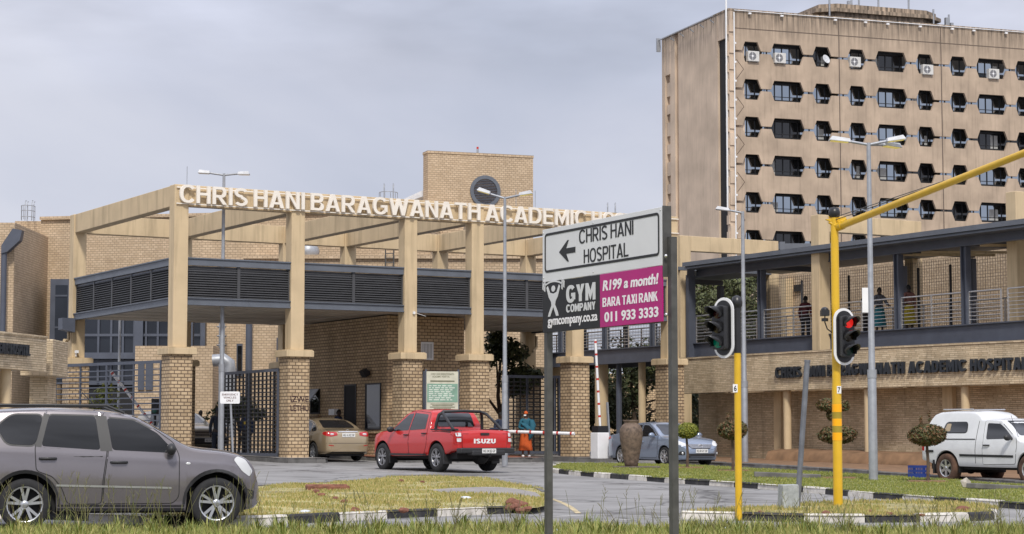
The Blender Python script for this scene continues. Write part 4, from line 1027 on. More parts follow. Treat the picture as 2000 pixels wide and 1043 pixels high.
# fence-like enclosure wall and duct
en = wbox('enclosure_wall', 264, 416, 676, 960, 86, 3, brickfar, zmin=g0)
wbox('vent', 270, 282, 708, 762, 85.9, .2, slate, wing); wbox('vent', 285, 299, 706, 762, 85.9, .2, slate, wing)
mb = MB(); mb.tube([(wx(416, 85.5), 85.5, hz(705, 85.5)), (wx(438, 85.5), 85.5, hz(703, 85.5)), (wx(448, 85.5), 85.5, hz(710, 85.5)), (wx(450, 85.5), 85.5, hz(725, 85.5)), (wx(450, 85.5), 85.5, g0+1)], .26, 14); mb.obj('duct', galv, wing, world=True)
mb = MB(); 
for px in (428, 438): mb.tube([(wx(px, 93.4), 93.4, hz(625, 93.4)), (wx(px, 93.4), 93.4, hz(790, 93.4))], .03, 6)
for k in range(18): z = hz(790, 93.4) + k*.25; mb.tube([(wx(428, 93.4), 93.4, z), (wx(438, 93.4), 93.4, z)], .02, 5)
for py in (640, 658, 676):
    z = hz(py, 93.4); mb.tube([(wx(426, 93.4), 93.4, z), (wx(424, 92.8), 92.7, z), (wx(433, 92.6), 92.5, z), (wx(442, 92.8), 92.7, z), (wx(440, 93.4), 93.4, z)], .025, 5)
mb.obj('ladder', galv, wing, world=True)
# plant on the roof
wbox('roof_louvre', 428, 545, 452, 500, 96.5, 2, louvm)
mb = MB(); z0 = hz(452, 96); 
for k in range(9): z = hz(458 + k*4, 96.4); mb.bx(wx(430, 96.4), wx(543, 96.4), 96.36, 96.44, z-.02, z+.02)
mb.obj('louvre_slats', slate, wing, world=True)
mb = MB()
for px in (466, 472, 478):
    Yh = 95; mb.tube([(wx(px-6, Yh), Yh, hz(500, Yh)), (wx(px-6, Yh), Yh, hz(478, Yh)), (wx(px-3, Yh), Yh, hz(474, Yh)), (wx(px+5, Yh), Yh, hz(474, Yh)), (wx(px+8, Yh), Yh, hz(478, Yh)), (wx(px+8, Yh), Yh, hz(500, Yh))], .05, 6)
mb.obj('pipe_hoop', galv, wing, world=True)
mb = MB(); mb.ball((wx(600, 97), 97, hz(492, 97)), (.55, .5, .5)); mb.obj('roof_cowl', galv, wing, world=True)
wbox('roof_step', 392, 430, 455, 505, 97, 3, brickfar)
mb = MB(); mb.prism([(wx(776, 109), hz(390, 109)), (wx(836, 109), hz(362, 109)), (wx(836, 109), hz(376, 109)), (wx(790, 109), hz(392, 109))], (0, 109.5, 0), (1,0,0), (0,0,1), (0,1,0), 4); mb.obj('sloped_roof', mat('pale roof sheet', (.62,.64,.68), .5), wing, world=True)
wbox('rear_wall', 690, 1072, 412, 900, 112, 4, brickfar, zmin=g0) if False else None
wbox('rear_wall', 620, 905, 432, 560, 101, 3, brickfar)
def cage(label, px, py0, py1, Y, w):
    z0, z1 = hz(py1, Y), hz(py0, Y); o = thing('roof_ladder_cage', label, 'ladder cage', (wx(px, Y), Y, z0), 0); h = z1-z0
    mb = MB(); r = w/F*Y/2
    for sx in (-.5, .5):
        for dy in (0, .45): mb.tube([(sx*r*1.0, dy, 0), (sx*r, dy, h*.9), (sx*r, dy+.1, h), (sx*r, dy+.25, h)], .022, 5)
    for a in np.linspace(0, pi, 6): mb.tube([(r*math.cos(a), -.6*math.sin(a), 0), (r*math.cos(a), -.6*math.sin(a), h*.7)], .016, 5)
    for zz_ in (.15, .45, .7): mb.tube([(r*math.cos(a), -.6*math.sin(a), h*zz_) for a in np.linspace(0, pi, 9)], .018, 5)
    mb.obj('cage_bars', galv, o)
cage('galvanised ladder cage on the roof edge above the left brick wall', 50, 390, 430, 103.5, 26)
cage('galvanised ladder cage on the roof above the letters BARAGWANATH', 757, 356, 420, 101, 36)
cage('galvanised ladder cage poking up behind the road sign', 1196, 394, 470, 100, 30)
mb = MB()
for px in (752, 768): mb.tube([(wx(px, 91.5), 91.5, hz(470, 91.5)), (wx(px, 91.5), 91.5, hz(530, 91.5))], .03, 5)
for k in range(7): z = hz(530, 91.5) + k*.2; mb.tube([(wx(752, 91.5), 91.5, z), (wx(768, 91.5), 91.5, z)], .02, 5)
mb.obj('ladder', galvd, wing, world=True)
# brick wall beyond the walkway
bw0, bw1 = gw(32, 10.8), gw(32, -34)
o = thing('brick_ward_block', 'brick ward wall seen through the wire mesh of the walkway', 'brick building', (bw0.x, bw0.y, gz(bw0.x, bw0.y)), 0)
mb = MB(); nn = Vector((cU, sU, 0))*6; zt_, zb_ = E+7.6, gz(bw0.x, bw0.y)-.5
mb.add([(p.x, p.y, z) for z in (zb_, zt_) for p in (bw1, bw0, bw0+nn, bw1+nn)], [(0,3,2,1),(4,5,6,7),(0,1,5,4),(1,2,6,5),(2,3,7,6),(3,0,4,7)])
mb.obj('wall', brickfar, o, world=True)
for px, py0, py1, wpx in ((1558, 557, 570, 14),):
    tt = t_on(31.9, px); p = gw(31.92, tt); mb = MB(); mb.box((p.x, p.y, E + (855-563)/F*p.y), (.05, .45, .3), Matrix.Rotation(GA, 3, 'Z')); mb.obj('vent', blackm, o, world=True)
for tt in (9.0, 6.5, 1, -6, -13): 
    p = gw(31.85, tt); mb = MB(); mb.box((p.x, p.y, E+4.5), (.5, .35, 5), Matrix.Rotation(GA, 3, 'Z')); mb.obj('pilaster', plaster, o, world=True)
# steel canopy beyond the walkway roof
o = thing('steel_canopy_frame', 'small slate steel frame rising behind the walkway roof', 'steel frame', (wx(1530, 95), 95, gz(14, 85)), 0)
mb = MB(); Yc = 95
mb.bx(wx(1512, Yc), wx(1625, Yc), Yc, Yc+3, hz(486, Yc), hz(475, Yc)); mb.bx(wx(1530, Yc)-.12, wx(1530, Yc)+.12, Yc-.1, Yc+.1, hz(800, Yc), hz(472, Yc)); mb.bx(wx(1620, Yc)-.12, wx(1620, Yc)+.12, Yc-.1, Yc+.1, hz(800, Yc), hz(475, Yc))
mb.obj('frame', slatel, o, world=True)
# ------------------------------------------------------------------ vehicles
def pchip(pts):
    xs = [p[0] for p in pts]; ys = [p[1] for p in pts]; n = len(xs)
    h = [xs[i+1]-xs[i] for i in range(n-1)]; d = [(ys[i+1]-ys[i])/h[i] for i in range(n-1)]
    m = [d[0]] + [0]*(n-2) + [d[-1]]
    for i in range(1, n-1):
        if d[i-1]*d[i] > 0: w1 = 2*h[i]+h[i-1]; w2 = h[i]+2*h[i-1]; m[i] = (w1+w2)/(w1/d[i-1]+w2/d[i])
    def f(x):
        if x <= xs[0]: return ys[0]
        if x >= xs[-1]: return ys[-1]
        i = 0
        while x > xs[i+1]: i += 1
        t = (x-xs[i])/h[i]; a = ys[i]; b = ys[i+1]
        return a*(1+2*t)*(1-t)**2 + m[i]*h[i]*t*(1-t)**2 + b*t*t*(3-2*t) + m[i+1]*h[i]*t*t*(t-1)
    return f
def rnd(poly, r, n=4):
    """polygon with rounded corners"""
    out = []; k = len(poly)
    for i in range(k):
        p = Vector(poly[i]); a = Vector(poly[i-1]) - p; b = Vector(poly[(i+1) % k]) - p
        d = min(r, a.length*.45, b.length*.45); q0 = p + a.normalized()*d; q1 = p + b.normalized()*d
        for j in range(n+1):
            t = j/n; out.append(tuple(q0*(1-t)**2 + p*2*t*(1-t) + q1*t*t))
    return out
def grow(poly, d):
    n = len(poly); ar = sum(poly[i][0]*poly[(i+1)%n][1]-poly[(i+1)%n][0]*poly[i][1] for i in range(n)); sg = 1 if ar > 0 else -1; out = []
    for i in range(n):
        p = Vector(poly[i]); a = (p-Vector(poly[i-1])); b = (Vector(poly[(i+1)%n])-p)
        if a.length < 1e-7 or b.length < 1e-7: out.append(tuple(p)); continue
        a.normalize(); b.normalize(); nn = Vector((a.y+b.y, -(a.x+b.x)))*sg
        out.append(tuple(p + nn.normalized()*d if nn.length > 1e-6 else p))
    return out
class Body:
    def __init__(s, sp):
        s.sp = sp
        zt, hw, belt = pchip(sp['zt']), pchip(sp['hw']), pchip(sp['belt'])
        s.zt, s.hw, s.belt = zt, hw, belt
        x0, x1 = sp['zt'][0][0], sp['zt'][-1][0]; zb0 = pchip(sp['zb'])
        ax, Ra, zc = sp['axles'], sp['Ra'], sp['zc']
        xs = set(np.arange(x0, x1, .07).tolist()) | {x0, x1}
        for p in sp['zt']: xs.add(p[0])
        for a in ax:
            for k in range(17): xs.add(a - Ra*math.cos(pi*k/16))
            xs.add(a-Ra-.004); xs.add(a+Ra+.004)
        xs = sorted(x for x in xs if x0 <= x <= x1); q = [xs[0]]
        for x in xs[1:]:
            if x - q[-1] > .003: q.append(x)
        xs = q
        prof = pchip([(0, .93), (.12, .968), (.3, .982), (.5, .992), (.70, 1.003), (.77, .992), (.9, .978), (1, .955)])
        def zb(x):
            z = zb0(x)
            for a in ax:
                if abs(x-a) < Ra: z = max(z, zc + math.sqrt(Ra*Ra-(x-a)**2))
            return z
        s.zbf = zb
        def ys(x, z):
            h = hw(x); b = belt(x)
            if z <= b: return h*prof(max(0, min(1, (z-.22)/(b-.22))))
            return h*.955 - sp['tum']*(z-b) - .10*(z-b)**2
        s.ys = ys
        vs = []; NR = 0
        for x in xs:
            t = zt(x); lo = min(zb(x), t-.09); rc = sp.get('rc', .07)
            rc = min(rc, (t-lo)*.3)
            zs = min(belt(x), t-rc-.01); zs = max(zs, lo+.02)
            half = [(0, lo), (ys(x, lo)*.82, lo), (ys(x, lo)*.97, lo)]
            for f in (.06, .2, .4, .6, .8, .92, 1): z = lo+(zs-lo)*f; half.append((ys(x, z), z))
            for f in (.04, .15, .4, .7, 1): z = zs+(t-rc-zs)*f; half.append((ys(x, z), z))
            yc = half[-1][0]; zz0 = t-rc; cr = sp.get('crown', .03); rw = min(rc*1.4, yc*.4)
            for k in (1, 2, 3, 4): a = pi/2*k/4; half.append((yc - rw*(1-math.cos(a)), zz0 + (rc-cr)*math.sin(a)))
            ye = yc - rw; ze = zz0 + rc - cr
            for f in (.75, .5, .25, 0): half.append((ye*f, ze + cr*(1-f*f)))
            ring = [(x, y, z) for y, z in half] + [(x, -y, z) for y, z in reversed(half[1:-1])]
            NR = len(ring); vs += ring
        m = len(xs); fs = [(i*NR+k, (i+1)*NR+k, (i+1)*NR+(k+1)%NR, i*NR+(k+1)%NR) for i in range(m-1) for k in range(NR)]
        mb = MB(); mb.add(vs, fs, True)
        for base, fl in ((0, False), ((m-1)*NR, True)):
            c = [sum(vs[base+k][j] for k in range(NR))/NR for j in range(3)]
            mb.add(list(vs[base:base+NR]) + [c], [((k+1)%NR, k, NR) if fl == False else (k, (k+1)%NR, NR) for k in range(NR)], True)
        s.mb = mb
        bmm = bmesh.new(); V = [bmm.verts.new(v) for v in mb.v]
        for f in mb.f:
            try: bmm.faces.new([V[i] for i in f])
            except ValueError: pass
        bmesh.ops.remove_doubles(bmm, verts=bmm.verts, dist=1e-5); bmesh.ops.recalc_face_normals(bmm, faces=bmm.faces)
        s.bm = bmm; s.tree = BVHTree.FromBMesh(bmm)
    def body(s, m, parent):
        me = bpy.data.meshes.new('body'); s.bm.to_mesh(me)
        for p in me.polygons: p.use_smooth = True
        me.materials.append(m); o = bpy.data.objects.new('body', me); COL.objects.link(o); o.parent = parent
        try: me.set_sharp_from_angle(angle=R(48))
        except Exception: pass
        return o
    def patch(s, poly, axis, off, mb=None, grid=.12, thick=0, back=None):
        """lays a 2-D outline on the body: axis '+y','-y' (x,z); '+x','-x' (y,z); '+z' (x,y)"""
        mb = mb or MB(); bmm = bmesh.new()
        f = bmm.faces.new([bmm.verts.new((p[0], p[1], 0)) for p in poly])
        for k in (0, 1):
            lo = min(p[k] for p in poly); hi = max(p[k] for p in poly); n = int((hi-lo)/grid)
            for i in range(1, n+1):
                c = [0,0,0]; c[k] = lo + (hi-lo)*i/(n+1); nn = [0,0,0]; nn[k] = 1
                bmesh.ops.bisect_plane(bmm, geom=bmm.verts[:]+bmm.edges[:]+bmm.faces[:], plane_co=c, plane_no=nn)
        D = {'+y': (0,-1,0), '-y': (0,1,0), '+x': (-1,0,0), '-x': (1,0,0), '+z': (0,0,-1)}[axis]; D = Vector(D)
        out = {}; bmm.verts.index_update(); vs = []
        for v in bmm.verts:
            a, b = v.co.x, v.co.y
            if axis[1] == 'y': o = Vector((a, 0, b))
            elif axis[1] == 'x': o = Vector((0, a, b))
            else: o = Vector((a, b, 0))
            st = o - D*6
            h = s.tree.ray_cast(st, D)
            if h[0] is None: h = s.tree.find_nearest(o - D*(1.0 if axis[1] == 'y' else 2.3))
            nn = h[1].normalized()
            if nn.dot(D) > 0: nn = -nn
            vs.append(h[0] + nn*off)
        fs = []
        for f in bmm.faces:
            ix = [v.index for v in f.verts]; a, b, c = [vs[i] for i in ix[:3]]
            nrm = Vector((0,0,0))
            for i in range(len(ix)): nrm += vs[ix[i]].cross(vs[ix[(i+1)%len(ix)]])
            fs.append(ix if nrm.dot(D) < 0 else ix[::-1])
        bmm.free(); mb.add(vs, fs, True); return mb
    def pt(s, a, b, axis):
        D = Vector({'+y': (0,-1,0), '-y': (0,1,0), '+x': (-1,0,0), '-x': (1,0,0), '+z': (0,0,-1)}[axis])
        o = Vector((a,0,b)) if axis[1] == 'y' else Vector((0,a,b)) if axis[1] == 'x' else Vector((a,b,0))
        h = s.tree.ray_cast(o - D*6, D)
        return h[0] if h[0] is not None else o
def wheel_parts(r, w, rim, style, n=5, dirty=None):
    t = MB(); k = rim/r
    t.lathe([(rim*.9, -w/2+.02), (rim, -w/2), (r*.93, -w/2), (r*.985, -w/2+.025), (r, -w/2+.06), (r, w/2-.06), (r*.985, w/2-.025), (r*.93, w/2), (rim, w/2), (rim*.9, w/2-.02)], n=36, axis='y', cap=False)
    m = MB(); m.mi = 0
    m.lathe([(rim*1.01, w/2+.004), (rim*.95, w/2+.004), (rim*.90, w/2-.05), (rim*.90, -w/2+.02)], n=36, axis='y', cap=False)
    m.mi = 1; m.lathe([(rim*.92, w/2-.12), (.0, w/2-.115)], n=30, axis='y', cap=False)
    m.mi = 0; yo = -(w/2)          # lathe 'y' maps z -> y with sign; outer face at +y handled by mirroring
    out = w/2
    m.lathe([(rim*.24, out-.03), (rim*.22, out-.008), (rim*.1, out-.002), (0, out-.002)], n=16, axis='y', cap=False)
    for i in range(n):
        a = 2*pi*i/n + pi/2
        for da in ((-.13, .13) if style == 'double' else (0,)):
            wd = {'double': .036, 'single': .062, 'thin': .03}[style]
            ca, sa = math.cos(a+da*.55), math.sin(a+da*.55); cb, sb = math.cos(a+da*1.6), math.sin(a+da*1.6)
            p = Vector((rim*.16*ca, out-.03, rim*.16*sa)); q = Vector((rim*.95*cb, out-.022, rim*.95*sb))
            m.beam(p, q, wd*r/.34, .035, (0,1,0))
    return t, m
def put_wheel(par, x, y, zc, r, w, rim, style, n, side, steer=0, tm=None, rm=None):
    t, m = wheel_parts(r, w, rim, style, n)
    o = t.obj('wheel', tm or tyrem, par); o.location = (x, y, zc)
    # lathe around y: outward is -y in the lathe's frame for z>0, so turn as needed
    o.rotation_euler = (0, 0, (0 if side > 0 else pi) + steer)
    ro = m.obj('rim', [rm or rimm, darkm], o); return o
def paint(name, col, metal=.5, rough=.32):
    return mat(name, col, rough, metal=metal, var=.03, scale=2, coat=.8)
seamm = mat('panel gap', (.012,.012,.012), .8, var=0)
def car(name, label, cat, loc, rz, spec, pm, group=None):
    t = thing(name, label, cat, loc, rz, group); B = Body(spec); b = B.body(pm, t)
    m = MB(); x0, x1 = spec['zt'][0][0]+.25, spec['zt'][-1][0]-.25; w = spec['hw'][len(spec['hw'])//2][1]
    zl_ = spec['zc']+.02
    m.bx(x0, x1, -w*.80, w*.80, spec['gc'], spec['zc']+.22)
    for a_ in spec['axles']: m.bx(a_-spec['Ra']-.02, a_+spec['Ra']+.02, -w*.60, w*.60, spec['zc']+.222, spec['zc']+spec['Ra']+.01)
    m.obj('underbody', darkm, t)
    for a_ in spec['axles']:
        m = MB(); Rl = spec['Ra']-.006; W_ = B.hw(a_)*.975; v = []
        for k in range(17):
            q = -.25 + (pi+.5)*k/16
            for y in (-W_, W_): v.append((a_+Rl*math.cos(q), y, spec['zc']+Rl*math.sin(q)))
        m.add(v, [(2*k, 2*k+1, 2*k+3, 2*k+2) for k in range(16)], True); m.obj('wheel_arch_liner', darkm, t)
    return t, B
def side_patches(B, t, items, sides=('+y', '-y')):
    for sd in sides:
        for it in items:
            kind, poly, r = it[:3]
            if kind == 'window':
                m = MB(); B.patch(grow(rnd(poly, r), .022), sd, .004, m); w = m.obj('window', plastic, t)
                m = MB(); B.patch(rnd(poly, r), sd, .008, m); m.obj('pane', it[3] if len(it) > 3 else glassd, w)
            elif kind == 'door':
                m = MB(); B.patch(grow(rnd(poly, r), .012), sd, .002, m); B_ = m.obj('door_gap', seamm, t)
                m = MB(); B.patch(rnd(poly, r), sd, .005, m); d = m.obj('door', it[3], t)
                hx, hz_ = it[4]; p = B.pt(hx, hz_, sd); sg = 1 if sd == '+y' else -1
                m = MB(); m.tube([p + Vector((-.11, sg*.012, 0)), p + Vector((-.09, sg*.04, 0)), p + Vector((.09, sg*.04, 0)), p + Vector((.11, sg*.012, 0))], .019, 8); m.obj('handle', it[5], d)
            elif kind == 'trim':
                m = MB(); B.patch(poly, sd, it[4] if len(it) > 4 else .012, m); m.obj('trim', it[3], t)
def arch_trim(B, t, mm, r, wd=.05, off=.014):
    for sd in ('+y', '-y'):
        for a in B.sp['axles']:
            zc = B.sp['zc']; m = MB(); R0 = B.sp['Ra']; pts = []
            lowz = B.sp['gc']+.12
            n = 18; a0 = math.asin(max(-.95, (lowz-zc)/R0)) if lowz < zc else 0
            ang = [a0 + (pi-2*a0)*k/n for k in range(n+1)]
            outer = [(a+(R0+wd)*math.cos(q), zc+(R0+wd)*math.sin(q)) for q in ang]; inner = [(a+(R0+.012)*math.cos(q), zc+(R0+.012)*math.sin(q)) for q in reversed(ang)]
            for k in range(n):
                qd = [outer[k], outer[k+1], inner[n-k-1], inner[n-k]]
                B.patch(qd, sd, off, m, grid=.5)
            m.obj('arch_trim', mm, t)
def wheels(t, B, r, w, rim, style, n, track, tm=None, rm=None, zoff=0):
    for i, a in enumerate(B.sp['axles']):
        for sg in (1, -1): put_wheel(t, a, sg*(track), r, r, w, rim, style, n, sg, 0, tm, rm)
def mirror(t, x, y, z, mm, sg):
    m = MB(); m.ball((x, sg*(y+.13), z+.02), (.07, .12, .085), 12, 8); m.beam((x-.01, sg*(y-.03), z-.02), (x, sg*(y+.08), z), .05, .04); m.obj('mirror', mm, t)
def plate(t, x, z, s, facing, w=.48, y=0, wd=True, tilt=0):
    m = MB(); sg = facing; m.bx(x-.008, x+.008, y-w/2, y+w/2, z-.065, z+.065); o = m.obj('number_plate', platem, t, bevel=.004)
    m = MB(); text(m, s, (x + sg*.009, y, z), (0, sg, 0), (0,0,1), w*.86, .075, .002, .01); m.obj('plate_text', inkm, o)
    return o
# ---- grey SUV in the foreground -----------------------------------------------------------
suvp = paint('mauve grey metallic paint', (.19,.174,.186), .45, .2)
sp = dict(zt=[(-2.36,.95),(-2.33,1.12),(-2.24,1.42),(-2.02,1.62),(-1.6,1.685),(-1.0,1.705),(-.3,1.68),(.15,1.605),(.55,1.40),(.98,1.165),(1.08,1.145),(1.4,1.11),(1.66,1.055),(1.80,.985),(1.88,.88),(1.93,.72),(1.97,.60),(1.985,.50)],
     hw=[(-2.36,.70),(-2.28,.80),(-2.1,.865),(-1.7,.89),(0,.893),(1.3,.89),(1.62,.865),(1.78,.80),(1.88,.70),(1.95,.58),(1.985,.46)],
     belt=[(-2.36,1.13),(-1.5,1.12),(-.2,1.06),(1,1.0),(2.3,.9)], zb=[(-2.36,.42),(-2.1,.34),(-1.8,.27),(1.7,.25),(1.85,.27),(1.985,.36)],
     axles=(-1.30, 1.33), Ra=.425, zc=.355, tum=.30, gc=.22, rc=.07, crown=.035)
Ls = G(222, 1036); suv_y = Ls.y + .95
t, B = car('grey_suv', 'mauve grey metallic SUV parked side-on in the left foreground grass', 'car', (wx(240, suv_y) - .05, suv_y, gz(Ls.x, suv_y)), R(14), sp, suvp)
suv = t
fd = [(-.17,1.075),(-.255,1.62),(.18,1.585),(.72,1.20),(.80,1.02),(.80,.45),(.72,.36),(-.24,.36),(-.22,.7)]
rd = [(-1.17,1.14),(-1.03,1.66),(-.29,1.635),(-.2,1.075),(-.25,.7),(-.27,.36),(-.72,.36),(-.80,.58),(-.93,.74),(-1.15,.82)]
side_patches(B, t, [('door', fd, .05, suvp, (-.03,.93), plastic), ('door', rd, .05, suvp, (-1.0,.985), plastic),
  ('window', [(-.12,1.10),(-.20,1.545),(.17,1.515),(.50,1.335),(.70,1.12),(.66,1.06)], .05),
  ('window', [(-1.09,1.155),(-.99,1.585),(-.355,1.57),(-.285,1.10)], .05),
  ('window', [(-1.17,1.165),(-1.07,1.585),(-1.5,1.59),(-1.70,1.42),(-1.56,1.185)], .09),
  ('trim', [(-.285,1.085),(-.36,1.59),(-.205,1.57),(-.12,1.085)], 0, plastic, .007), ('trim', [(-1.17,1.15),(-1.065,1.60),(-.99,1.60),(-1.09,1.14)], 0, plastic, .0065),
  ('trim', [(-.88,.60),(-.88,.628),(.70,.585),(.70,.557)], 0, chrome, .012)])
m = MB(); B.patch(rnd([(-1.99,.90),(-1.75,.90),(-1.75,1.08),(-1.99,1.08)], .03), '-y', .003, m); m.obj('fuel_flap', seamm, t)
m = MB(); B.patch(rnd([(-1.98,.91),(-1.76,.91),(-1.76,1.07),(-1.98,1.07)], .03), '-y', .005, m); m.obj('fuel_flap', suvp, t)
arch_trim(B, t, plastic, .4, .05)
wheels(t, B, .355, .225, .245, 'double', 5, .79)
for sg in (1, -1):
    mirror(t, .68, .86, 1.09, suvp if sg > 0 else plastic, sg)
    m = MB(); m.tube([(-1.85, sg*.60, 1.66), (-1.7, sg*.60, 1.73), (-.2, sg*.61, 1.725), (.05, sg*.615, 1.62)], .02, 6); m.obj('roof_rail', plastic, t)
    sd = '+y' if sg > 0 else '-y'
    m = MB(); B.patch(rnd([(1.57,.96),(1.62,1.01),(1.74,.96),(1.85,.80),(1.80,.72),(1.69,.80)], .03), sd, .006, m, grid=.06); m.obj('headlight', clearl, t)
    m = MB(); B.patch(rnd([(1.72,.42),(1.87,.40),(1.88,.52),(1.74,.56)], .03), sd, .005, m, grid=.06); m.obj('fog_light', plastic, t)
    m = MB(); B.patch(rnd([(-2.3,.95),(-2.16,.95),(-2.2,1.35),(-2.27,1.35)], .03), sd, .005, m, grid=.06); m.obj('tail_light', redl, t)
    p = B.pt(.93, .91, sd); m = MB(); m.ball(p, (.035, .008, .018)); m.obj('indicator', clearl, t)
    m = MB(); B.patch([(-.86,.27),(-.86,.345),(.88,.325),(.88,.255)], sd, .01, m); m.obj('sill_trim', plastic, t)
m = MB(); B.patch(rnd([(-.6,1.20),(.6,1.20),(.53,1.58),(-.53,1.58)], .06), '+x', .006, m); m.obj('windscreen', glassd, t)
m = MB(); B.patch(rnd([(-.5,.62),(.5,.62),(.5,.80),(-.5,.80)], .04), '+x', .006, m); m.obj('grille', plastic, t)
m = MB(); B.patch(rnd([(-.58,1.18),(.58,1.18),(.52,1.52),(-.52,1.52)], .06), '-x', .006, m); m.obj('rear_window', glassd, t)
m = MB(); m.tube([(-.3, 0, 1.70), (-.52, 0, 1.92)], .008, 5); m.obj('aerial', plastic, t)
# ---- sedans -------------------------------------------------------------------------------
SED = dict(zt=[(-2.30,.62),(-2.27,.90),(-2.18,1.03),(-1.85,1.075),(-1.62,1.10),(-1.35,1.23),(-.85,1.41),(-.35,1.465),(.1,1.445),(.5,1.30),(1.05,1.01),(1.2,.975),(1.7,.90),(2.0,.78),(2.12,.68),(2.19,.56),(2.22,.46)],
     hw=[(-2.30,.62),(-2.25,.74),(-2.1,.82),(-1.7,.865),(0,.88),(1.3,.875),(1.75,.84),(2.0,.76),(2.12,.66),(2.19,.54),(2.22,.46)],
     belt=[(-2.3,.99),(-1.5,.97),(0,.92),(1.1,.90),(2.3,.85)], zb=[(-2.30,.32),(-2.0,.24),(1.8,.2),(2.1,.21),(2.22,.30)],
     axles=(-1.30, 1.30), Ra=.36, zc=.315, tum=.42, gc=.17, rc=.06, crown=.03)
def sedan(label, loc, rz, pm, rear_plate, front_plate, name='sedan_car'):
    t, B = car(name, label, 'car', loc, rz, SED, pm)
    fd = [(-.13,.94),(-.19,1.40),(.12,1.38),(.86,1.0),(.92,.86),(.90,.4),(.82,.28),(-.16,.28)]
    rd = [(-1.30,1.16),(-.95,1.30),(-.23,1.40),(-.17,.94),(-.2,.28),(-.85,.28),(-.93,.45),(-1.12,.66)]
    side_patches(B, t, [('door', fd, .05, pm, (-.0,.80), pm), ('door', rd, .05, pm, (-.98,.83), pm),
      ('window', [(-.10,.955),(-.165,1.35),(.12,1.335),(.45,1.20),(.80,.985)], .05), ('window', [(-1.02,.985),(-.95,1.26),(-.72,1.325),(-.25,1.36),(-.2,.955)], .05),
      ('window', [(-1.44,1.04),(-1.08,1.0),(-1.02,1.23),(-1.2,1.19)], .05)])
    wheels(t, B, .315, .20, .215, 'single', 7, .765)
    for sg in (1, -1):
        mirror(t, .72, .83, .99, pm, sg); sd = '+y' if sg > 0 else '-y'
    m = MB(); B.patch(rnd([(-.64,1.02),(.64,1.02),(.53,1.37),(-.53,1.37)], .07), '+x', .006, m); m.obj('windscreen', glassd, t)
    m = MB(); B.patch(rnd([(-.60,1.115),(.60,1.115),(.50,1.38),(-.50,1.38)], .07), '-x', .006, m); m.obj('rear_window', glassd, t)
    # front
    m = MB(); B.patch(rnd([(-.36,.56),(.36,.56),(.50,.70),(-.50,.70)], .04), '+x', .006, m, grid=.06); gr = m.obj('grille', plastic, t)
    m = MB()
    for z in (.585, .62, .655, .69): B.patch([(-.37-(z-.56)*.9,z),(.37+(z-.56)*.9,z),(.37+(z-.56)*.9,z+.013),(-.37-(z-.56)*.9,z+.013)], '+x', .014, m, grid=.08)
    m.obj('grille_bars', chrome, gr)
    p = B.pt(0, .66, '+x'); m = MB(); m.tube([(p.x+.02, .075*math.cos(a), p.z+.05*math.sin(a)) for a in np.linspace(0, 2*pi, 17)], .009, 5); m.tube([(p.x+.02, .035*math.cos(a), p.z+.045*math.sin(a)) for a in np.linspace(0, 2*pi, 13)], .008, 5); m.obj('badge', chrome, gr)
    m = MB(); B.patch(rnd([(-.50,.27),(.50,.27),(.56,.41),(-.56,.41)], .04), '+x', .006, m, grid=.06); m.obj('lower_grille', plastic, t)
    for sg in (1, -1):
        sd = '+y' if sg > 0 else '-y'
        m = MB(); B.patch([(a*sg, b) for a, b in rnd([(.50,.66),(.52,.73),(.70,.83),(.80,.80),(.79,.70),(.62,.645)], .03)], '+x', .007, m, grid=.05); m.obj('headlight', clearl, t)
        m = MB(); B.patch([(a*sg, b) for a, b in rnd([(.60,.36),(.76,.36),(.74,.48),(.62,.48)], .03)], '+x', .006, m, grid=.05); fo = m.obj('fog_light', plastic, t)
        p = B.pt(.67*sg, .42, '+x'); m = MB(); m.ball((p.x, p.y, p.z), (.02, .045, .045)); m.obj('lens', clearl, fo)
        m = MB(); B.patch([(a*sg, b) for a, b in rnd([(.40,.86),(.42,.97),(.60,.98),(.76,.96),(.79,.84),(.66,.82)], .03)], '-x', .008, m, grid=.05); tl_ = m.obj('tail_light', redl, t)
        p = B.pt(.60*sg, .90, '-x'); m = MB(); m.ball((p.x-.008, p.y, p.z), (.015, .075, .035)); m.obj('lens', clearl, tl_)
        m = MB(); B.patch(rnd([(-2.22,.84),(-1.98,.90),(-1.96,.97),(-2.2,1.0)], .03), sd, .006, m, grid=.05); m.obj('tail_light', redl, t)
        m = MB(); B.patch([(a*sg, b) for a, b in rnd([(.55,.50),(.72,.52),(.72,.55),(.55,.53)], .01)], '-x', .006, m, grid=.06); m.obj('reflector', redl, t)
    m = MB(); B.patch(rnd([(-.36,.965),(.36,.965),(.36,.995),(-.36,.995)], .01), '-x', .015, m, grid=.08); m.obj('boot_trim', chrome, t)
    m = MB(); B.patch(rnd([(-.78,.595),(.78,.595),(.78,.607),(-.78,.607)], .004), '-x', .004, m, grid=.08); m.obj('bumper_gap', seamm, t)
    m = MB(); B.patch(rnd([(-.62,.24),(.62,.24),(.62,.33),(-.62,.33)], .03), '-x', .004, m, grid=.08); m.obj('rear_valance', plastic, t)
    p = B.pt(0, 1.03, '-x'); m = MB(); m.tube([(p.x-.01, .05*math.cos(a), 1.02+.035*math.sin(a)) for a in np.linspace(0, 2*pi, 15)], .008, 5); m.obj('badge', chrome, t)
    p = B.pt(0, .88, '-x'); plate(t, p.x-.015, .87, rear_plate, -1)
    p = B.pt(0, .49, '+x'); plate(t, p.x+.015, .49, front_plate, 1)
    return t, B
HV = R(120); HR = R(-60)
goldp = paint('champagne gold paint', (.42,.33,.21), .55, .3)
lg_ = gw(5.9, -.5); lg_.z = 0; h = Vector((math.cos(HV), math.sin(HV), 0)); c = lg_ + h*2.2
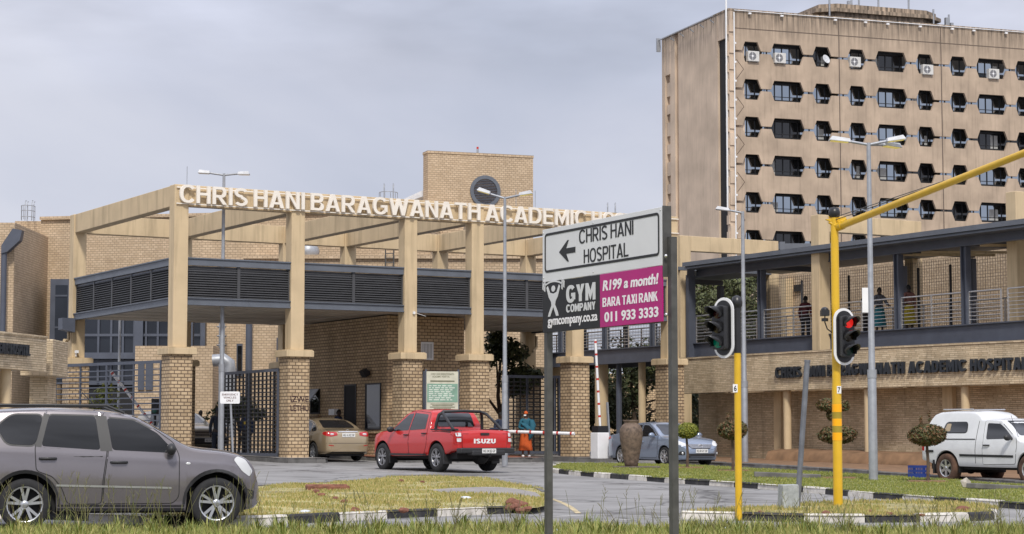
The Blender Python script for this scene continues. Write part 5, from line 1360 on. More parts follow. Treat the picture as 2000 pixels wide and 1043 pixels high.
sedan('champagne gold sedan driving in through the gate, rear lamps showing', (c.x, c.y, gz(c.x, c.y)), HV, goldp, 'HG 16 XZ GP', 'HG 16 XZ GP')
bluep = paint('pale blue metallic paint', (.25,.30,.39), .45, .28)
lb = G(1360, 912); h = Vector((math.cos(HR), math.sin(HR), 0)); c = lb - h*1.9
sedan('pale blue sedan coming out beside the curved stone wall', (c.x, c.y, gz(c.x, c.y)), HR, bluep, 'FG 69 HT GP', 'FG 69 HT GP')
darkp = paint('dark navy car paint', (.02,.025,.035), .4, .3)
c = gw(5.0, 14.0); sedan('dark sedan waiting behind the black gate beyond the graffitied pier', (c.x, c.y, gz(c.x, c.y)), R(178), darkp, 'TZ 45 KB GP', 'TZ 45 KB GP', 'dark_car')
c = gw(3.35, 9.5); 
# ---- red double-cab pickup ----------------------------------------------------------------
redc = paint('bright red car paint', (.50,.012,.010), .0, .3)
PK = dict(zt=[(-2.66,1.02),(-2.64,1.14),(-2.58,1.175),(-1.24,1.175),(-1.16,1.20),(-1.10,1.42),(-1.0,1.66),(-.86,1.755),(-.4,1.795),(.1,1.78),(.45,1.68),(1.12,1.235),(1.25,1.205),(1.7,1.17),(2.1,1.08),(2.3,.97),(2.40,.82),(2.46,.62)],
     hw=[(-2.66,.88),(-2.62,.90),(-2.4,.925),(0,.93),(1.5,.93),(2.0,.90),(2.25,.80),(2.40,.66),(2.46,.54)],
     belt=[(-2.66,1.16),(-1.2,1.15),(0,1.12),(1.1,1.08),(2.46,1.0)], zb=[(-2.66,.62),(-2.3,.56),(-1.9,.48),(1.9,.42),(2.3,.42),(2.46,.5)],
     axles=(-1.55, 1.55), Ra=.47, zc=.40, tum=.30, gc=.36, rc=.06, crown=.025)
def pickup_common(t, B, pm, r=.40):
    wheels(t, B, r, .26, .25, 'double', 5, .80, None, mat('dark machined rim', (.36,.36,.37), .3, metal=.8, var=.05))
HP = R(123); lr = G(922, 923); h = Vector((math.cos(HP), math.sin(HP), 0)); c = lr + h*2.0
t, B = car('red_pickup', 'bright red double cab pickup with black roll bar and white tailgate lettering', 'pickup', (c.x, c.y, gz(c.x, c.y)), HP, PK, redc)
fd = [(.04,1.14),(-.02,1.72),(.30,1.69),(1.02,1.26),(1.10,1.05),(1.08,.60),(1.0,.50),(.02,.50)]
rd = [(-1.0,1.16),(-.92,1.66),(-.06,1.73),(.0,1.14),(-.02,.50),(-.85,.50),(-.98,.72),(-1.02,.9)]
side_patches(B, t, [('door', fd, .05, redc, (.16,1.04), plastic), ('door', rd, .05, redc, (-.86,1.08), plastic),
   ('window', [(.08,1.17),(.03,1.66),(.30,1.64),(.62,1.44),(.96,1.22),(.94,1.15)], .05), ('window', [(-.88,1.20),(-.82,1.62),(-.05,1.67),(-.0,1.17)], .05)])
for sg in (1, -1):
    sd = '+y' if sg > 0 else '-y'
    mirror(t, .88, .90, 1.18, plastic, sg)
    m = MB(); m.beam((-.95, sg*.93, .48), (1.0, sg*.93, .48), .16, .05); m.obj('side_step', plastic, t)
    m = MB(); B.patch([(a*sg, b) for a, b in rnd([(.76,.78),(.91,.78),(.91,1.14),(.76,1.14)], .02)], '-x', .01, m, grid=.05)
    B.patch(rnd([(-2.62,.78),(-2.50,.78),(-2.47,1.14),(-2.62,1.14)], .02), sd, .008, m, grid=.05); tl_ = m.obj('tail_light', redl, t)
    m = MB()
    for z in (.84, .99): B.patch([(a*sg, b) for a, b in rnd([(.78,z),(.89,z),(.89,z+.10),(.78,z+.10)], .02)], '-x', .02, m, grid=.05)
    m.obj('lens', clearl, tl_)
    for ax_ in (-1.55-.43, 1.55-.46):
        m = MB(); m.bx(ax_-.02, ax_+.02, sg*.80-.13, sg*.80+.13, .22, .60); m.obj('mud_flap', plastic, t)
    # roll bar
    m = MB(); m.tube([(-1.28, sg*.78, 1.17), (-1.30, sg*.77, 1.35), (-1.36, sg*.72, 1.60), (-1.45, sg*.62, 1.70), (-1.5, 0, 1.715)], .045, 10)
    m.tube([(-2.32, sg*.80, 1.17), (-2.1, sg*.79, 1.32), (-1.6, sg*.72, 1.64), (-1.45, sg*.64, 1.69)], .042, 10); m.obj('roll_bar', plastic, t)
    m = MB(); m.beam((-2.6, sg*.87, 1.19), (-1.22, sg*.87, 1.19), .09, .035); m.obj('bed_rail', plastic, t)
m = MB(); B.patch(rnd([(-2.5,-.75),(-1.3,-.75),(-1.3,.75),(-2.5,.75)], .05), '+z', .006, m); m.obj('bed_cover', plastic, t)
m = MB(); B.patch(rnd([(-.62,1.27),(.62,1.27),(.54,1.66),(-.54,1.66)], .06), '-x', .01, m); m.obj('rear_window', glassd, t)
m = MB(); B.patch(rnd([(-.66,1.28),(.66,1.28),(.56,1.70),(-.56,1.70)], .06), '+x', .006, m); m.obj('windscreen', glassd, t)
m = MB(); B.patch(rnd([(-.745,.665),(.745,.665),(.745,1.155),(-.745,1.155)], .03), '-x', .004, m); m.obj('tailgate_gap', seamm, t)
m = MB(); B.patch(rnd([(-.735,.675),(.735,.675),(.735,1.15),(-.735,1.15)], .03), '-x', .01, m); tg = m.obj('tailgate', redc, t)
p = B.pt(0, .9, '-x'); m = MB(); text(m, 'ISUZU', (p.x-.012, 0, .86), (0,-1,0), (0,0,1), .72, .135, .008, ('g', .24)); m.obj('lettering', white, tg)
m = MB(); m.bx(p.x-.035, p.x-.008, -.14, .14, 1.03, 1.09); m.obj('handle', plastic, tg)
m = MB(); m.bx(-2.86, -2.60, -.90, .90, .52, .67); m.bx(-2.90, -2.62, -.55, .55, .46, .60); m.obj('bumper', plastic, t, bevel=.03)
plate(t, -2.905, .585, 'HG 34 SG GP', -1, .46, 0)
m = MB(); m.tube([(-2.7, 0, .46), (-2.98, 0, .45)], .03, 8); m.ball((-2.98, 0, .50), .035); m.obj('tow_ball', blackm, t)
m = MB(); m.tube([(-1.8, -.2, .5), (-2.2, -.1, .36), (-2.35, -.1, .36), (-2.5, -.1, .5)], .17, 10); m.obj('spare_wheel', tyrem, t)
pickup_common(t, B, redc)
# ---- white single-cab pickup with canopy ---------------------------------------------------
whitec = mat('off white car paint', (.66,.67,.68), .3, var=.06, scale=3, coat=.6)
WK = dict(zt=[(-2.50,.98),(-2.46,1.20),(-2.30,1.62),(-2.16,1.83),(-1.9,1.895),(-1.2,1.91),(-.62,1.885),(-.42,1.80),(-.30,1.70),(-.1,1.69),(.3,1.68),(.55,1.60),(1.12,1.19),(1.25,1.14),(1.8,1.10),(2.15,1.02),(2.3,.90),(2.38,.7),(2.4,.6)],
     hw=[(-2.50,.80),(-2.45,.83),(-2.3,.85),(0,.86),(1.5,.86),(1.9,.85),(2.2,.77),(2.34,.66),(2.4,.56)],
     belt=[(-2.50,1.16),(-1.2,1.14),(0,1.10),(1.1,1.06),(2.46,.98)], zb=[(-2.50,.60),(-2.2,.54),(-1.9,.46),(1.9,.42),(2.2,.42),(2.4,.5)],
     axles=(-1.50, 1.55), Ra=.46, zc=.38, tum=.24, gc=.36, rc=.09, crown=.03)
pw_ = G(1853, 941); h = Vector((math.cos(HR), math.sin(HR), 0)); side_ = Vector((-h.y, h.x, 0))
c = pw_ + h*1.50 + side_*.78
t, B = car('white_pickup', 'dusty white single cab pickup with a white load canopy, right edge of photo', 'pickup', (c.x, c.y, gz(c.x, c.y)), HR, WK, whitec)
fd = [(-.12,1.10),(-.16,1.62),(.40,1.60),(1.05,1.16),(1.10,.95),(1.05,.52),(-.12,.50)]
side_patches(B, t, [('door', fd, .05, whitec, (.02,.99), plastic), ('window', [(-.02,1.14),(-.06,1.56),(.40,1.54),(.64,1.40),(.95,1.16)], .05),
   ('window', [(-1.70,1.32),(-1.62,1.58),(-.82,1.58),(-.78,1.32)], .09), ('trim', [(-.98,.70),(-.98,.76),(1.0,.74),(1.0,.68)], 0, plastic, .014), ('trim', [(-2.3,.80),(-2.3,.86),(-1.98,.86),(-1.98,.80)], 0, plastic, .014),
   ('trim', [(-.40,.52),(-.40,1.62),(-.385,1.62),(-.385,.52)], 0, seamm, .004), ('trim', [(-2.40,1.135),(-2.40,1.16),(-.42,1.155),(-.42,1.13)], 0, plastic, .01)])
m = MB(); B.patch(rnd([(-1.66,1.35),(-1.58,1.55),(-1.42,1.55),(-1.42,1.35)], .03), '-y', .011, m); m.obj('painted_reflection', mat('tan window reflection', (.42,.33,.22), .5), t)  # tan reflection in the canopy window, painted on as a patch
wheels(t, B, .385, .25, .225, 'single', 6, .76, mat('dusty tyre', (.10,.055,.035), .95, var=.5, scale=5))
for sg in (1, -1):
    sd = '+y' if sg > 0 else '-y'
    mirror(t, .92, .84, 1.17, plastic, sg)
    m = MB(); B.patch(rnd([(2.02,.86),(2.05,.99),(2.22,.94),(2.3,.82)], .03), sd, .006, m, grid=.05); m.obj('headlight', clearl, t)
    m = MB(); B.patch(rnd([(-2.46,.84),(-2.36,.84),(-2.36,1.1),(-2.46,1.1)], .02), sd, .006, m, grid=.05); B.patch([(a*sg, b) for a, b in rnd([(.66,.84),(.80,.84),(.80,1.1),(.66,1.1)], .02)], '-x', .006, m, grid=.05); m.obj('tail_light', redl, t)
    m = MB(); m.bx(-1.5-.5, -1.5-.46, sg*.76-.12, sg*.76+.12, .24, .6); m.obj('mud_flap', plastic, t)
    m = MB(); m.tube([(-1.9, sg*.55, 1.93), (-.75, sg*.55, 1.925)], .018, 6); m.obj('roof_rail', chrome, t)
m = MB(); B.patch(rnd([(-.62,1.24),(.62,1.24),(.54,1.62),(-.54,1.62)], .06), '+x', .006, m); m.obj('windscreen', glassd, t)
m = MB(); B.patch(rnd([(-.55,1.26),(.55,1.26),(.50,1.66),(-.50,1.66)], .06), '-x', .006, m); m.obj('rear_window', glassd, t)
m = MB(); B.patch(rnd([(-.45,.72),(.45,.72),(.45,.92),(-.45,.92)], .03), '+x', .006, m); m.obj('grille', plastic, t)
m = MB(); m.bx(2.25, 2.46, -.78, .78, .46, .68); m.obj('bumper', plastic, t, bevel=.03)
m = MB(); m.tube([(1.05, -.72, 1.2), (.82, -.74, 1.75)], .006, 5); m.obj('aerial', plastic, t)
m = MB(); m.tube([(-1.3, 0, .40), (1.0, 0, .42)], .05, 8); m.tube([(-1.5, -.7, .385), (-1.5, .7, .385)], .07, 8); m.ball((-1.5, 0, .385), .16); m.obj('axle', MT['dusty tyre'], t)
# ---- cream SUV coming out behind the first pier --------------------------------------------
creamp = paint('cream car paint', (.50,.46,.38), .1, .35)
c = P(352, 860, 80); c.z = gz(c.x, c.y)
t, B = car('cream_suv', 'cream SUV facing out, half hidden behind the tall left brick pier', 'car', c, R(-52), sp, creamp)
side_patches(B, t, [('window', [(-.12,1.10),(-.205,1.575),(.17,1.545),(.50,1.36),(.70,1.12),(.66,1.06)], .05), ('window', [(-1.09,1.155),(-.985,1.615),(-.355,1.60),(-.285,1.10)], .05)])
wheels(t, B, .355, .225, .235, 'single', 6, .79)
m = MB(); B.patch(rnd([(-.6,1.20),(.6,1.20),(.53,1.58),(-.53,1.58)], .06), '+x', .006, m); m.obj('windscreen', glassd, t)
m = MB(); B.patch(rnd([(-.42,.68),(.42,.68),(.42,.88),(-.42,.88)], .03), '+x', .006, m); gr = m.obj('grille', plastic, t)
m = MB()
for z in (.71, .77, .83): B.patch([(-.42,z),(.42,z),(.42,z+.02),(-.42,z+.02)], '+x', .014, m)
m.obj('grille_bars', chrome, gr)
for sg in (1, -1):
    m = MB(); B.patch([(a*sg, b) for a, b in rnd([(.45,.70),(.68,.72),(.70,.88),(.45,.88)], .03)], '+x', .007, m, grid=.05); m.obj('headlight', clearl, t)
m = MB(); m.bx(2.18, 2.34, -.78, .78, .38, .62); m.obj('bumper', plastic, t, bevel=.04)
plate(t, 2.35, .52, 'HG 71 BN GP', 1)
# ------------------------------------------------------------------ street furniture
def base(px, py, h=0):
    p = G(px, py, h); return Vector((p.x, p.y, gz(p.x, p.y)+h))
def lamp(label, loc, h, heads, r=.075, lit=False):
    t = thing('street_lamp', label, 'street lamp', loc, 0, 'tall street lamps at the entrance')
    m = MB(); m.tube([(0,0,-.1),(0,0,h*.30),(0,0,h*.31),(0,0,h)], [r*1.35, r*1.3, r, r*.62], 12); m.tube([(0,0,h*.30),(0,0,h*.325)], r*1.42, 12); m.obj('pole', galv, t)
    for a, lo, tilt in heads:
        ca, sa = math.cos(a), math.sin(a); z = h - .05
        m = MB(); m.tube([(0,0,z), (ca*.45, sa*.45, z+.05+tilt*.3)], .035, 8); ar = m.obj('arm', galv, t)
        rot = Matrix.Rotation(a, 3, 'Z') @ Matrix.Rotation(-tilt, 3, 'Y')
        c = Vector((ca*(.45+lo/2), sa*(.45+lo/2), z+.07+tilt*.6))
        m = MB(); v = []
        for x, y, zz_ in ((-.5,-.42,-.06),(.5,-.5,-.06),(.5,.5,-.06),(-.5,.42,-.06),(-.45,-.3,.06),(.38,-.36,.09),(.38,.36,.09),(-.45,.3,.06)): v.append(c + rot @ Vector((x*lo, y*.26, zz_*.8)))
        m.add(v, [(0,3,2,1),(4,5,6,7),(0,1,5,4),(1,2,6,5),(2,3,7,6),(3,0,4,7)]); hd = m.obj('lamp_head', mat('pale lamp housing', (.50,.51,.53), .45), t, bevel=.015)
        m = MB(); m.box(c + rot @ Vector((.02*lo, 0, -.054)), (lo*.8, .19, .012), rot); m.obj('lamp_glass', MT.get('lit') if lit else clearl, hd)
    return t
MT['lit'] = None
litm = mat('yellow lamp diffuser', (.75,.62,.15), .4, var=.2, scale=14, emit=((1,.8,.25), .25)); MT['lit'] = litm
p = base(431, 893, .15); lamp('tall street lamp with two heads beside the EMERGENCY VEHICLES ONLY sign', p, E + (855-337)/F*p.y - p.z, [(pi, .42, .05), (0, .42, -.02)], .075)
p = base(986, 903, .15); lamp('tall street lamp with yellowish lenses rising in front of the letters ACADEMIC', p, E + (855-383)/F*p.y - p.z, [(pi-.2, .45, .3), (-.2, .45, .12)], .07, True)
p = base(1455, 905, .05); lamp('slim street lamp right behind the yellow pole numbered 6', p, E + (855-412)/F*p.y - p.z, [(pi, .5, .12)], .09)
p = base(1706, 938, .11); l4 = lamp('tall street lamp on the median crossing in front of the concrete tower', p, E + (855-276)/F*p.y - p.z, [(pi, .55, .1), (.1, .5, .15), (.5, .55, -.05)], .085, True)
P4 = p
m = MB(); zc_ = E + (855-587)/F*P4.y - P4.z; m.box((-.16, -.1, zc_), (.15, .02, .62)); m.obj('white_panel', white, l4)
# emergency vehicles sign
p = base(452, 898, .15); t = thing('road_sign', 'small white sign reading EMERGENCY VEHICLES ONLY on a leaning grey post', 'road sign', p, 0)
hh = E + (855-777)/F*p.y - p.z
m = MB(); m.tube([(.06, 0, -.1), (-.06, 0, hh+.15)], .035, 8); m.obj('post', galv, t)
m = MB(); m.prism(rnd([(-.31,-.19),(.31,-.19),(.31,.19),(-.31,.19)], .05), (-.06, -.06, hh), (1,0,0), (0,0,1), (0,1,0), .02); sg_ = m.obj('sign_panel', white, t)
m = MB()
for s_, z in (('EMERGENCY', .095), ('VEHICLES', 0), ('ONLY', -.095)): text(m, s_, (-.06, -.061, hh+z), (1,0,0), (0,0,1), {'EMERGENCY': .50, 'VEHICLES': .40, 'ONLY': .22}[s_], .062, .002, ('g', .15))
m.obj('sign_text', mat('dark red sign print', (.09,.02,.02), .6), sg_)
# ---- the big direction sign ----------------------------------------------------------------
pl_ = base(1062, 1022, .0); pr_ = P(1313, 855, 20.6); pr_.z = gz(pr_.x, pr_.y)
pl_.y = 23.0; pl_.x = (1062-1000)/F*23.0*1.0; pl_ = Vector((.062*23/4, 23.0, 0))
pl_ = P(1069, 855, 23.0); pl_.z = gz(pl_.x, pl_.y)
dv = (pr_-pl_).to_2d(); LS = dv.length; sa_ = math.atan2(dv.y, dv.x)
sgn = thing('direction_sign', 'large two-post roadside sign pointing left to CHRIS HANI HOSPITAL above a gym advert', 'road sign', pl_, sa_)
# local frame: x along the sign, y away from the viewer, z up; viewer on -y
def zs(py, Y): return E + (855-py)/F*Y - pl_.z
zl0, zl1 = zs(455-10, 23.0), zs(648, 23.0); zr0, zr1 = zs(407, 20.6), zs(632, 20.6)
def zb_(f, u): # height at x-fraction u of level f (0 bottom .. 1 top)
    b = zl1 + (zr1-zl1)*u; t = zl0 + (zr0-zl0)*u; return b + (t-b)*f
ztop = (zl0+zr0)/2; zbot = (zl1+zr1)/2
for x, top in ((0, zs(500, 23.0)), (LS, zs(462, 20.6))):
    m = MB(); hw_ = .036
    m.bx(x-hw_, x+hw_, -.02, -.008, -.25, top); m.bx(x-hw_, x-hw_+.01, -.008, .05, -.25, top); m.bx(x+hw_-.01, x+hw_, -.008, .05, -.25, top); m.bx(x-hw_+.01, x+hw_-.01, .03, .04, -.25, top); 
    m.obj('post', galvd, sgn)
m = MB(); m.bx(LS-.058, LS-.04, -.066, .03, zbot+.45, ztop+.01); m.obj('edge_post', galvd, sgn)
x0_, x1_ = .02, LS - .06
zm = zbot + (ztop-zbot)*.49
grey = mat('silver sign sheet', (.68,.68,.69), .45, var=.04, scale=2)
def board(name, xa, xb, za, zb2, mt, y=-.05, d=.018):
    m = MB(); m.bx(xa, xb, y-d, y, za, zb2); return m.obj(name, mt, sgn, bevel=.003)
b1 = board('direction_board', x0_, x1_, zm, ztop, grey)
fr = MB(); ra = rnd([(x0_+.055, zm+.10),(x1_-.05, zm+.10),(x1_-.05, ztop-.05),(x0_+.055, ztop-.05)], .06, 6); rb = grow(ra, -.028); k = len(ra)
fr.add([(q[0], -.0715, q[1]) for q in ra] + [(q[0], -.0715, q[1]) for q in rb], [(i, (i+1)%k, k+(i+1)%k, k+i) for i in range(k)]); 
o = fr.obj('border', inkm, b1)
wid = x1_-x0_; hgt = ztop-zm
m = MB(); ac = (x0_+.225*wid, zm + .52*hgt); aw, ah = .145*wid, .40*hgt
m.prism([(ac[0]-aw/2, ac[1]), (ac[0]+.02*aw, ac[1]+ah/2), (ac[0]+.10*aw, ac[1]+ah/2), (ac[0]-.06*aw, ac[1]+ah*.13), (ac[0]+aw/2, ac[1]+ah*.13), (ac[0]+aw/2, ac[1]-ah*.13), (ac[0]-.06*aw, ac[1]-ah*.13), (ac[0]+.10*aw, ac[1]-ah/2), (ac[0]+.02*aw, ac[1]-ah/2)], (0,-.0685,0), (1,0,0), (0,0,1), (0,-1,0), .003); m.obj('arrow', inkm, b1)
m = MB(); text(m, 'CHRIS HANI', (x0_+.555*wid, -.0685, zm+.735*hgt), (1,0,0), (0,0,1), .45*wid, .26*hgt, .003, ('g', .15)); m.obj('sign_text', inkm, b1)
m = MB(); text(m, 'HOSPITAL', (x0_+.555*wid, -.0685, zm+.365*hgt), (1,0,0), (0,0,1), .37*wid, .26*hgt, .003, ('g', .15)); m.obj('sign_text', inkm, b1)
xm = x0_ + .505*wid; ah_ = zm - zbot
bk_ = board('gym_panel', x0_+.005, xm, zbot, zm-.004, mat('black advert print', (.010,.010,.011), .6, var=.2), -.052)
mg = board('price_panel', xm+.002, x1_-.005, zbot, zm-.004, mat('magenta advert print', (.42,.004,.165), .5, var=.06), -.052)
lt = mat('silver advert print', (.62,.62,.63), .5, var=.03); wt = mat('white advert print', (.82,.80,.82), .5, var=.02)
yy = -.0705; w2 = xm-x0_
m = MB(); text(m, 'GYM', (x0_+.68*w2, yy, zbot+.70*ah_), (1,0,0), (0,0,1), .50*w2, .34*ah_, .003, ('g', .24)); m.obj('advert_text', lt, bk_)
m = MB(); text(m, 'COMPANY', (x0_+.68*w2, yy, zbot+.425*ah_), (1,0,0), (0,0,1), .50*w2, .155*ah_, .003, ('g', .22)); m.obj('advert_text', lt, bk_)
m = MB(); text(m, 'gymcompany.co.za', (x0_+.53*w2, yy, zbot+.17*ah_), (1,0,0), (0,0,1), .86*w2, .18*ah_, .003, .02); m.obj('advert_text', wt, bk_)
# weight lifter emblem
m = MB(); cx0, cz0 = x0_+.20*w2, zbot+.64*ah_; sx_, sz_ = .20*w2, .36*ah_
def E2(pts): return [(cx0+a*sx_, cz0+b*sz_) for a, b in pts]
def pr(pts): m.prism(E2(pts), (0, yy, 0), (1,0,0), (0,0,1), (0,-1,0), .003)
pr([(.17*math.cos(a), .58+.17*math.sin(a)) for a in np.linspace(0, 2*pi, 15)[:-1]])
pr([(-.62,.66),(-.50,.76),(-.30,.38),(0,.30),(.30,.38),(.50,.76),(.62,.66),(.40,.12),(.20,-.12),(.16,-.32),(.40,-.72),(.46,-.92),(.26,-.92),(.02,-.45),(-.02,-.45),(-.28,-.92),(-.48,-.92),(-.40,-.72),(-.16,-.32),(-.20,-.12),(-.40,.12)])
arc = [(a, .80+.22*(1-(a/.85)**2)) for a in np.linspace(-.85, .85, 13)]
pr(arc + [(a, b-.09) for a, b in reversed(arc)])
for sg in (-1, 1):
    for q, h_ in ((.78, .30), (.93, .20)):
        pr([(sg*q-.05, .80-h_+.02*q), (sg*q+.05, .80-h_-.06*q), (sg*q+.07, .80+h_-.1*q), (sg*q-.03, .80+h_)])
m.obj('lifter_emblem', lt, bk_)
w3 = x1_-xm
for s_, u, v, ww, h_, sl_, bd in (('R199 a month!', .50, .77, .88, .20, .18, .03), ('BARA TAXI RANK', .49, .46, .88, .17, 0, ('g', .19)), ('011 933 3333', .51, .18, .86, .19, 0, .03)):
    m = MB(); text(m, s_, (xm+u*w3, yy, zbot+v*ah_), (1,0,0), (0,0,1), ww*w3, h_*ah_, .003, bd, sl_); m.obj('advert_text', wt, mg)
m = MB()
for x, z in ((LS-.0, zs(500, 20.6)), (LS, zs(615, 20.6))): m.ball((x+.0, -.06, z), (.018,.018,.018), 8, 6)
for x, z in ((x0_+.03, ztop-.04), (x0_+.03, zm+.05), (x0_+.45*wid, ztop-.03), (x0_+.45*wid, zm+.035), (x1_-.03, ztop-.03)): m.ball((x, -.07, z), (.009,.006,.009), 8, 6)
m.obj('bolts', chrome, sgn)
# ---- traffic lights -------------------------------------------------------------------------
tblk = mat('traffic light black', (.018,.018,.020), .35, var=.2)
def head(par, c, yaw, H, lit=None):
    """three-lamp signal head with oval backing board; faces -y turned by yaw"""
    M = Matrix.Translation(Vector(c)) @ Matrix.Rotation(yaw, 4, 'Z'); w = H*.42
    def X(mb): mb.v = [tuple(M @ Vector(v)) for v in mb.v]; return mb
    def stad(r, hh):
        o = []
        for k in range(13): a = pi*k/12; o.append((r*math.cos(a), hh + r*math.sin(a)))
        for k in range(13): a = pi + pi*k/12; o.append((r*math.cos(a), -hh + r*math.sin(a)))
        return o
    m = MB(); m.prism(stad(w/2, H/2-w/2), (0,.0,0), (1,0,0), (0,0,1), (0,1,0), .02); bb = X(m).obj('backing_board', white, par)
    m = MB(); m.prism(stad(w/2-.045, H/2-w/2), (0,-.012,0), (1,0,0), (0,0,1), (0,1,0), .011); X(m).obj('board_face', tblk, bb)
    m = MB(); m.prism(rnd([(-.13,-H*.36),(.13,-H*.36),(.13,H*.36),(-.13,H*.36)], .05), (0,-.14,0), (1,0,0), (0,0,1), (0,1,0), .127); hs = X(m).obj('housing', tblk, par, bevel=.01)
    for k, nm in enumerate(('red', 'amber', 'green')):
        z = H*.24*(1-k); r = H*.098
        m = MB(); pts = []
        m.lathe([(r*.98, 0), (r*.6, -.02), (0, -.028)], (0, 0, 0), 18, 'y'); m.v = [(v[0], v[1]-.145, v[2]+z) for v in m.v]
        on = lit == k
        col = {'red': (.8,.02,.02), 'amber': (.10,.05,.01), 'green': (.0,.16,.10)}[nm] if on else {'red': (.04,.006,.006), 'amber': (.022,.013,.005), 'green': (.002,.022,.016)}[nm]
        X(m).obj('lens', mat('signal lens %s %s' % (nm, 'lit' if on else 'dark'), col, .25, var=0, emit=((1,.03,.02), .45) if on and nm == 'red' else ((.0,.5,.3), .04) if on else None), hs)
        m = MB(); v = []; n = 16
        for j in range(n+1):
            a = -pi*.18 + pi*1.36*j/n; dp = .40*H*.75*(0.35 + .65*max(0, math.sin(max(0, min(pi, a)))) ** .6)
            for rr_ in (r*1.08, r*1.14):
                v.append((rr_*math.cos(a), -.13, z+rr_*math.sin(a))); v.append((rr_*math.cos(a), -.13-dp, z-.012+rr_*math.sin(a)))
        fs = []
        for j in range(n):
            q = j*4; fs += [(q, q+4, q+5, q+1), (q+2, q+3, q+7, q+6), (q+1, q+5, q+7, q+3), (q, q+2, q+6, q+4)]
        m.add(v, fs, True); X(m).obj('visor', tblk, hs)
p6 = base(1443, 1004, .11); t = thing('traffic_light', 'traffic light on the yellow and black pole numbered 6, seen edge-on facing left', 'traffic light', p6, 0)
Yq = p6.y; h6 = lambda py: E + (855-py)/F*Yq - p6.z
m = MB(); m.tube([(0,0,-.1),(0,0,h6(690))], .056, 16); m.obj('pole', yellow, t)
m = MB(); m.tube([(0,0,h6(690)),(0,0,h6(600))], .062, 16); m.obj('pole_sleeve', tblk, t)
m = MB(); m.lathe([(.062, h6(602)), (.085, h6(598)), (.09, h6(590)), (.075, h6(581)), (.03, h6(578)), (0, h6(577))], n=18); m.obj('pole_cap', tblk, t)
m = MB(); m.box((-.045, -.052, h6(759)), (.075, .012, .13)); nb = m.obj('number_tag', white, t)
m = MB(); text(m, '6', (-.045, -.059, h6(759)), (1,0,0), (0,0,1), .045, .09, .002, .02); m.obj('number', inkm, nb)
head(t, (-.22, -.02, h6(641)), R(-46), .98, 2)
m = MB(); m.beam((-.05, 0, h6(660)), (-.16, .05, h6(660)), .04, .03); m.beam((-.05, 0, h6(615)), (-.16, .05, h6(615)), .04, .03); m.obj('bracket', tblk, t)
p7 = base(1637, 990, .11); t = thing('traffic_light', 'red traffic light on the tall yellow mast arm pole numbered 7', 'traffic light', p7, 0)
Yq = p7.y; h7 = lambda py: E + (855-py)/F*Yq - p7.z
m = MB(); m.tube([(0,0,-.1),(0,0,h7(757)),(0,0,h7(748)),(0,0,h7(424))], [.082,.082,.074,.070], 18)
m.tube([(-.10,0,h7(424)), (0,0,h7(421))], .02, 6); m.obj('pole', yellow, t)
for a, b, mm in ((876, 860, orange), (832, 818, orange), (804, 789, orange), (860, 846, orange)):
    pass
for (a, b, mm) in ((860, 845, orange), (845, 832, yellow2), (832, 818, orange), (818, 805, yellow2), (805, 790, orange)):
    m = MB(); m.tube([(0,0,h7(a)),(0,0,h7(b))], .085, 18); m.obj('reflective_band', mm, t)
m = MB(); m.box((.03, -.080, h7(762)), (.075, .012, .13)); nb = m.obj('number_tag', white, t)
m = MB(); text(m, '7', (.03, -.087, h7(762)), (1,0,0), (0,0,1), .045, .09, .002, .02); m.obj('number', inkm, nb)
m = MB(); m.lathe([(.075, h7(424)), (.10, h7(421)), (.105, h7(413)), (.08, h7(405)), (.0, h7(403))], n=18); m.obj('pole_cap', tblk, t)
m = MB(); m.tube([(-.09,0,h7(433)), (0,-.05,h7(441)), (.20,-.1,h7(428))], .03, 8); m.prism([(-.16,0),(.20,.06),(.16,-.06),(.06,-.16),(-.05,-.05)], (0,-.04,h7(428)), (1,0,0), (0,0,1), (0,1,0), .08); m.obj('gusset', yellow, t)
A0 = Vector((.06, -.02, h7(443))); ae = P(2000, 299, 30.5); A1 = Vector((ae.x-p7.x, ae.y-p7.y, ae.z-p7.z)); A2 = A0 + (A1-A0)*1.25
m = MB(); m.tube([A0, A1, A2], [.064, .056, .05], 14); m.tube([A0 + Vector((0,0,0)), A0 + (A1-A0)*.03], .075, 12); m.obj('mast_arm', yellow, t)
for dz in (0, .05):
    m = MB(); m.tube([(.0, -.02, h7(424)-dz), A0 + (A1-A0)*(.62 if dz == 0 else .5) + Vector((0,0,.06))], .008, 5); m.obj('stay_wire', galvd, t)
head(t, (.12, -.16, h7(659)), R(24), 1.0, 0)
m = MB(); m.tube([(-.07, 0, h7(650)), (-.15, 0, h7(643)), (-.19, 0, h7(630)), (-.19, 0, h7(612))], .012, 6); m.tube([(-.19,0,h7(628)),(-.19,0,h7(622))], .06, 10); m.box((-.19, 0, h7(612)), (.14, .2, .10)); m.ball((-.19, 0, h7(606)), (.07, .1, .055)); m.obj('detector', tblk, t)
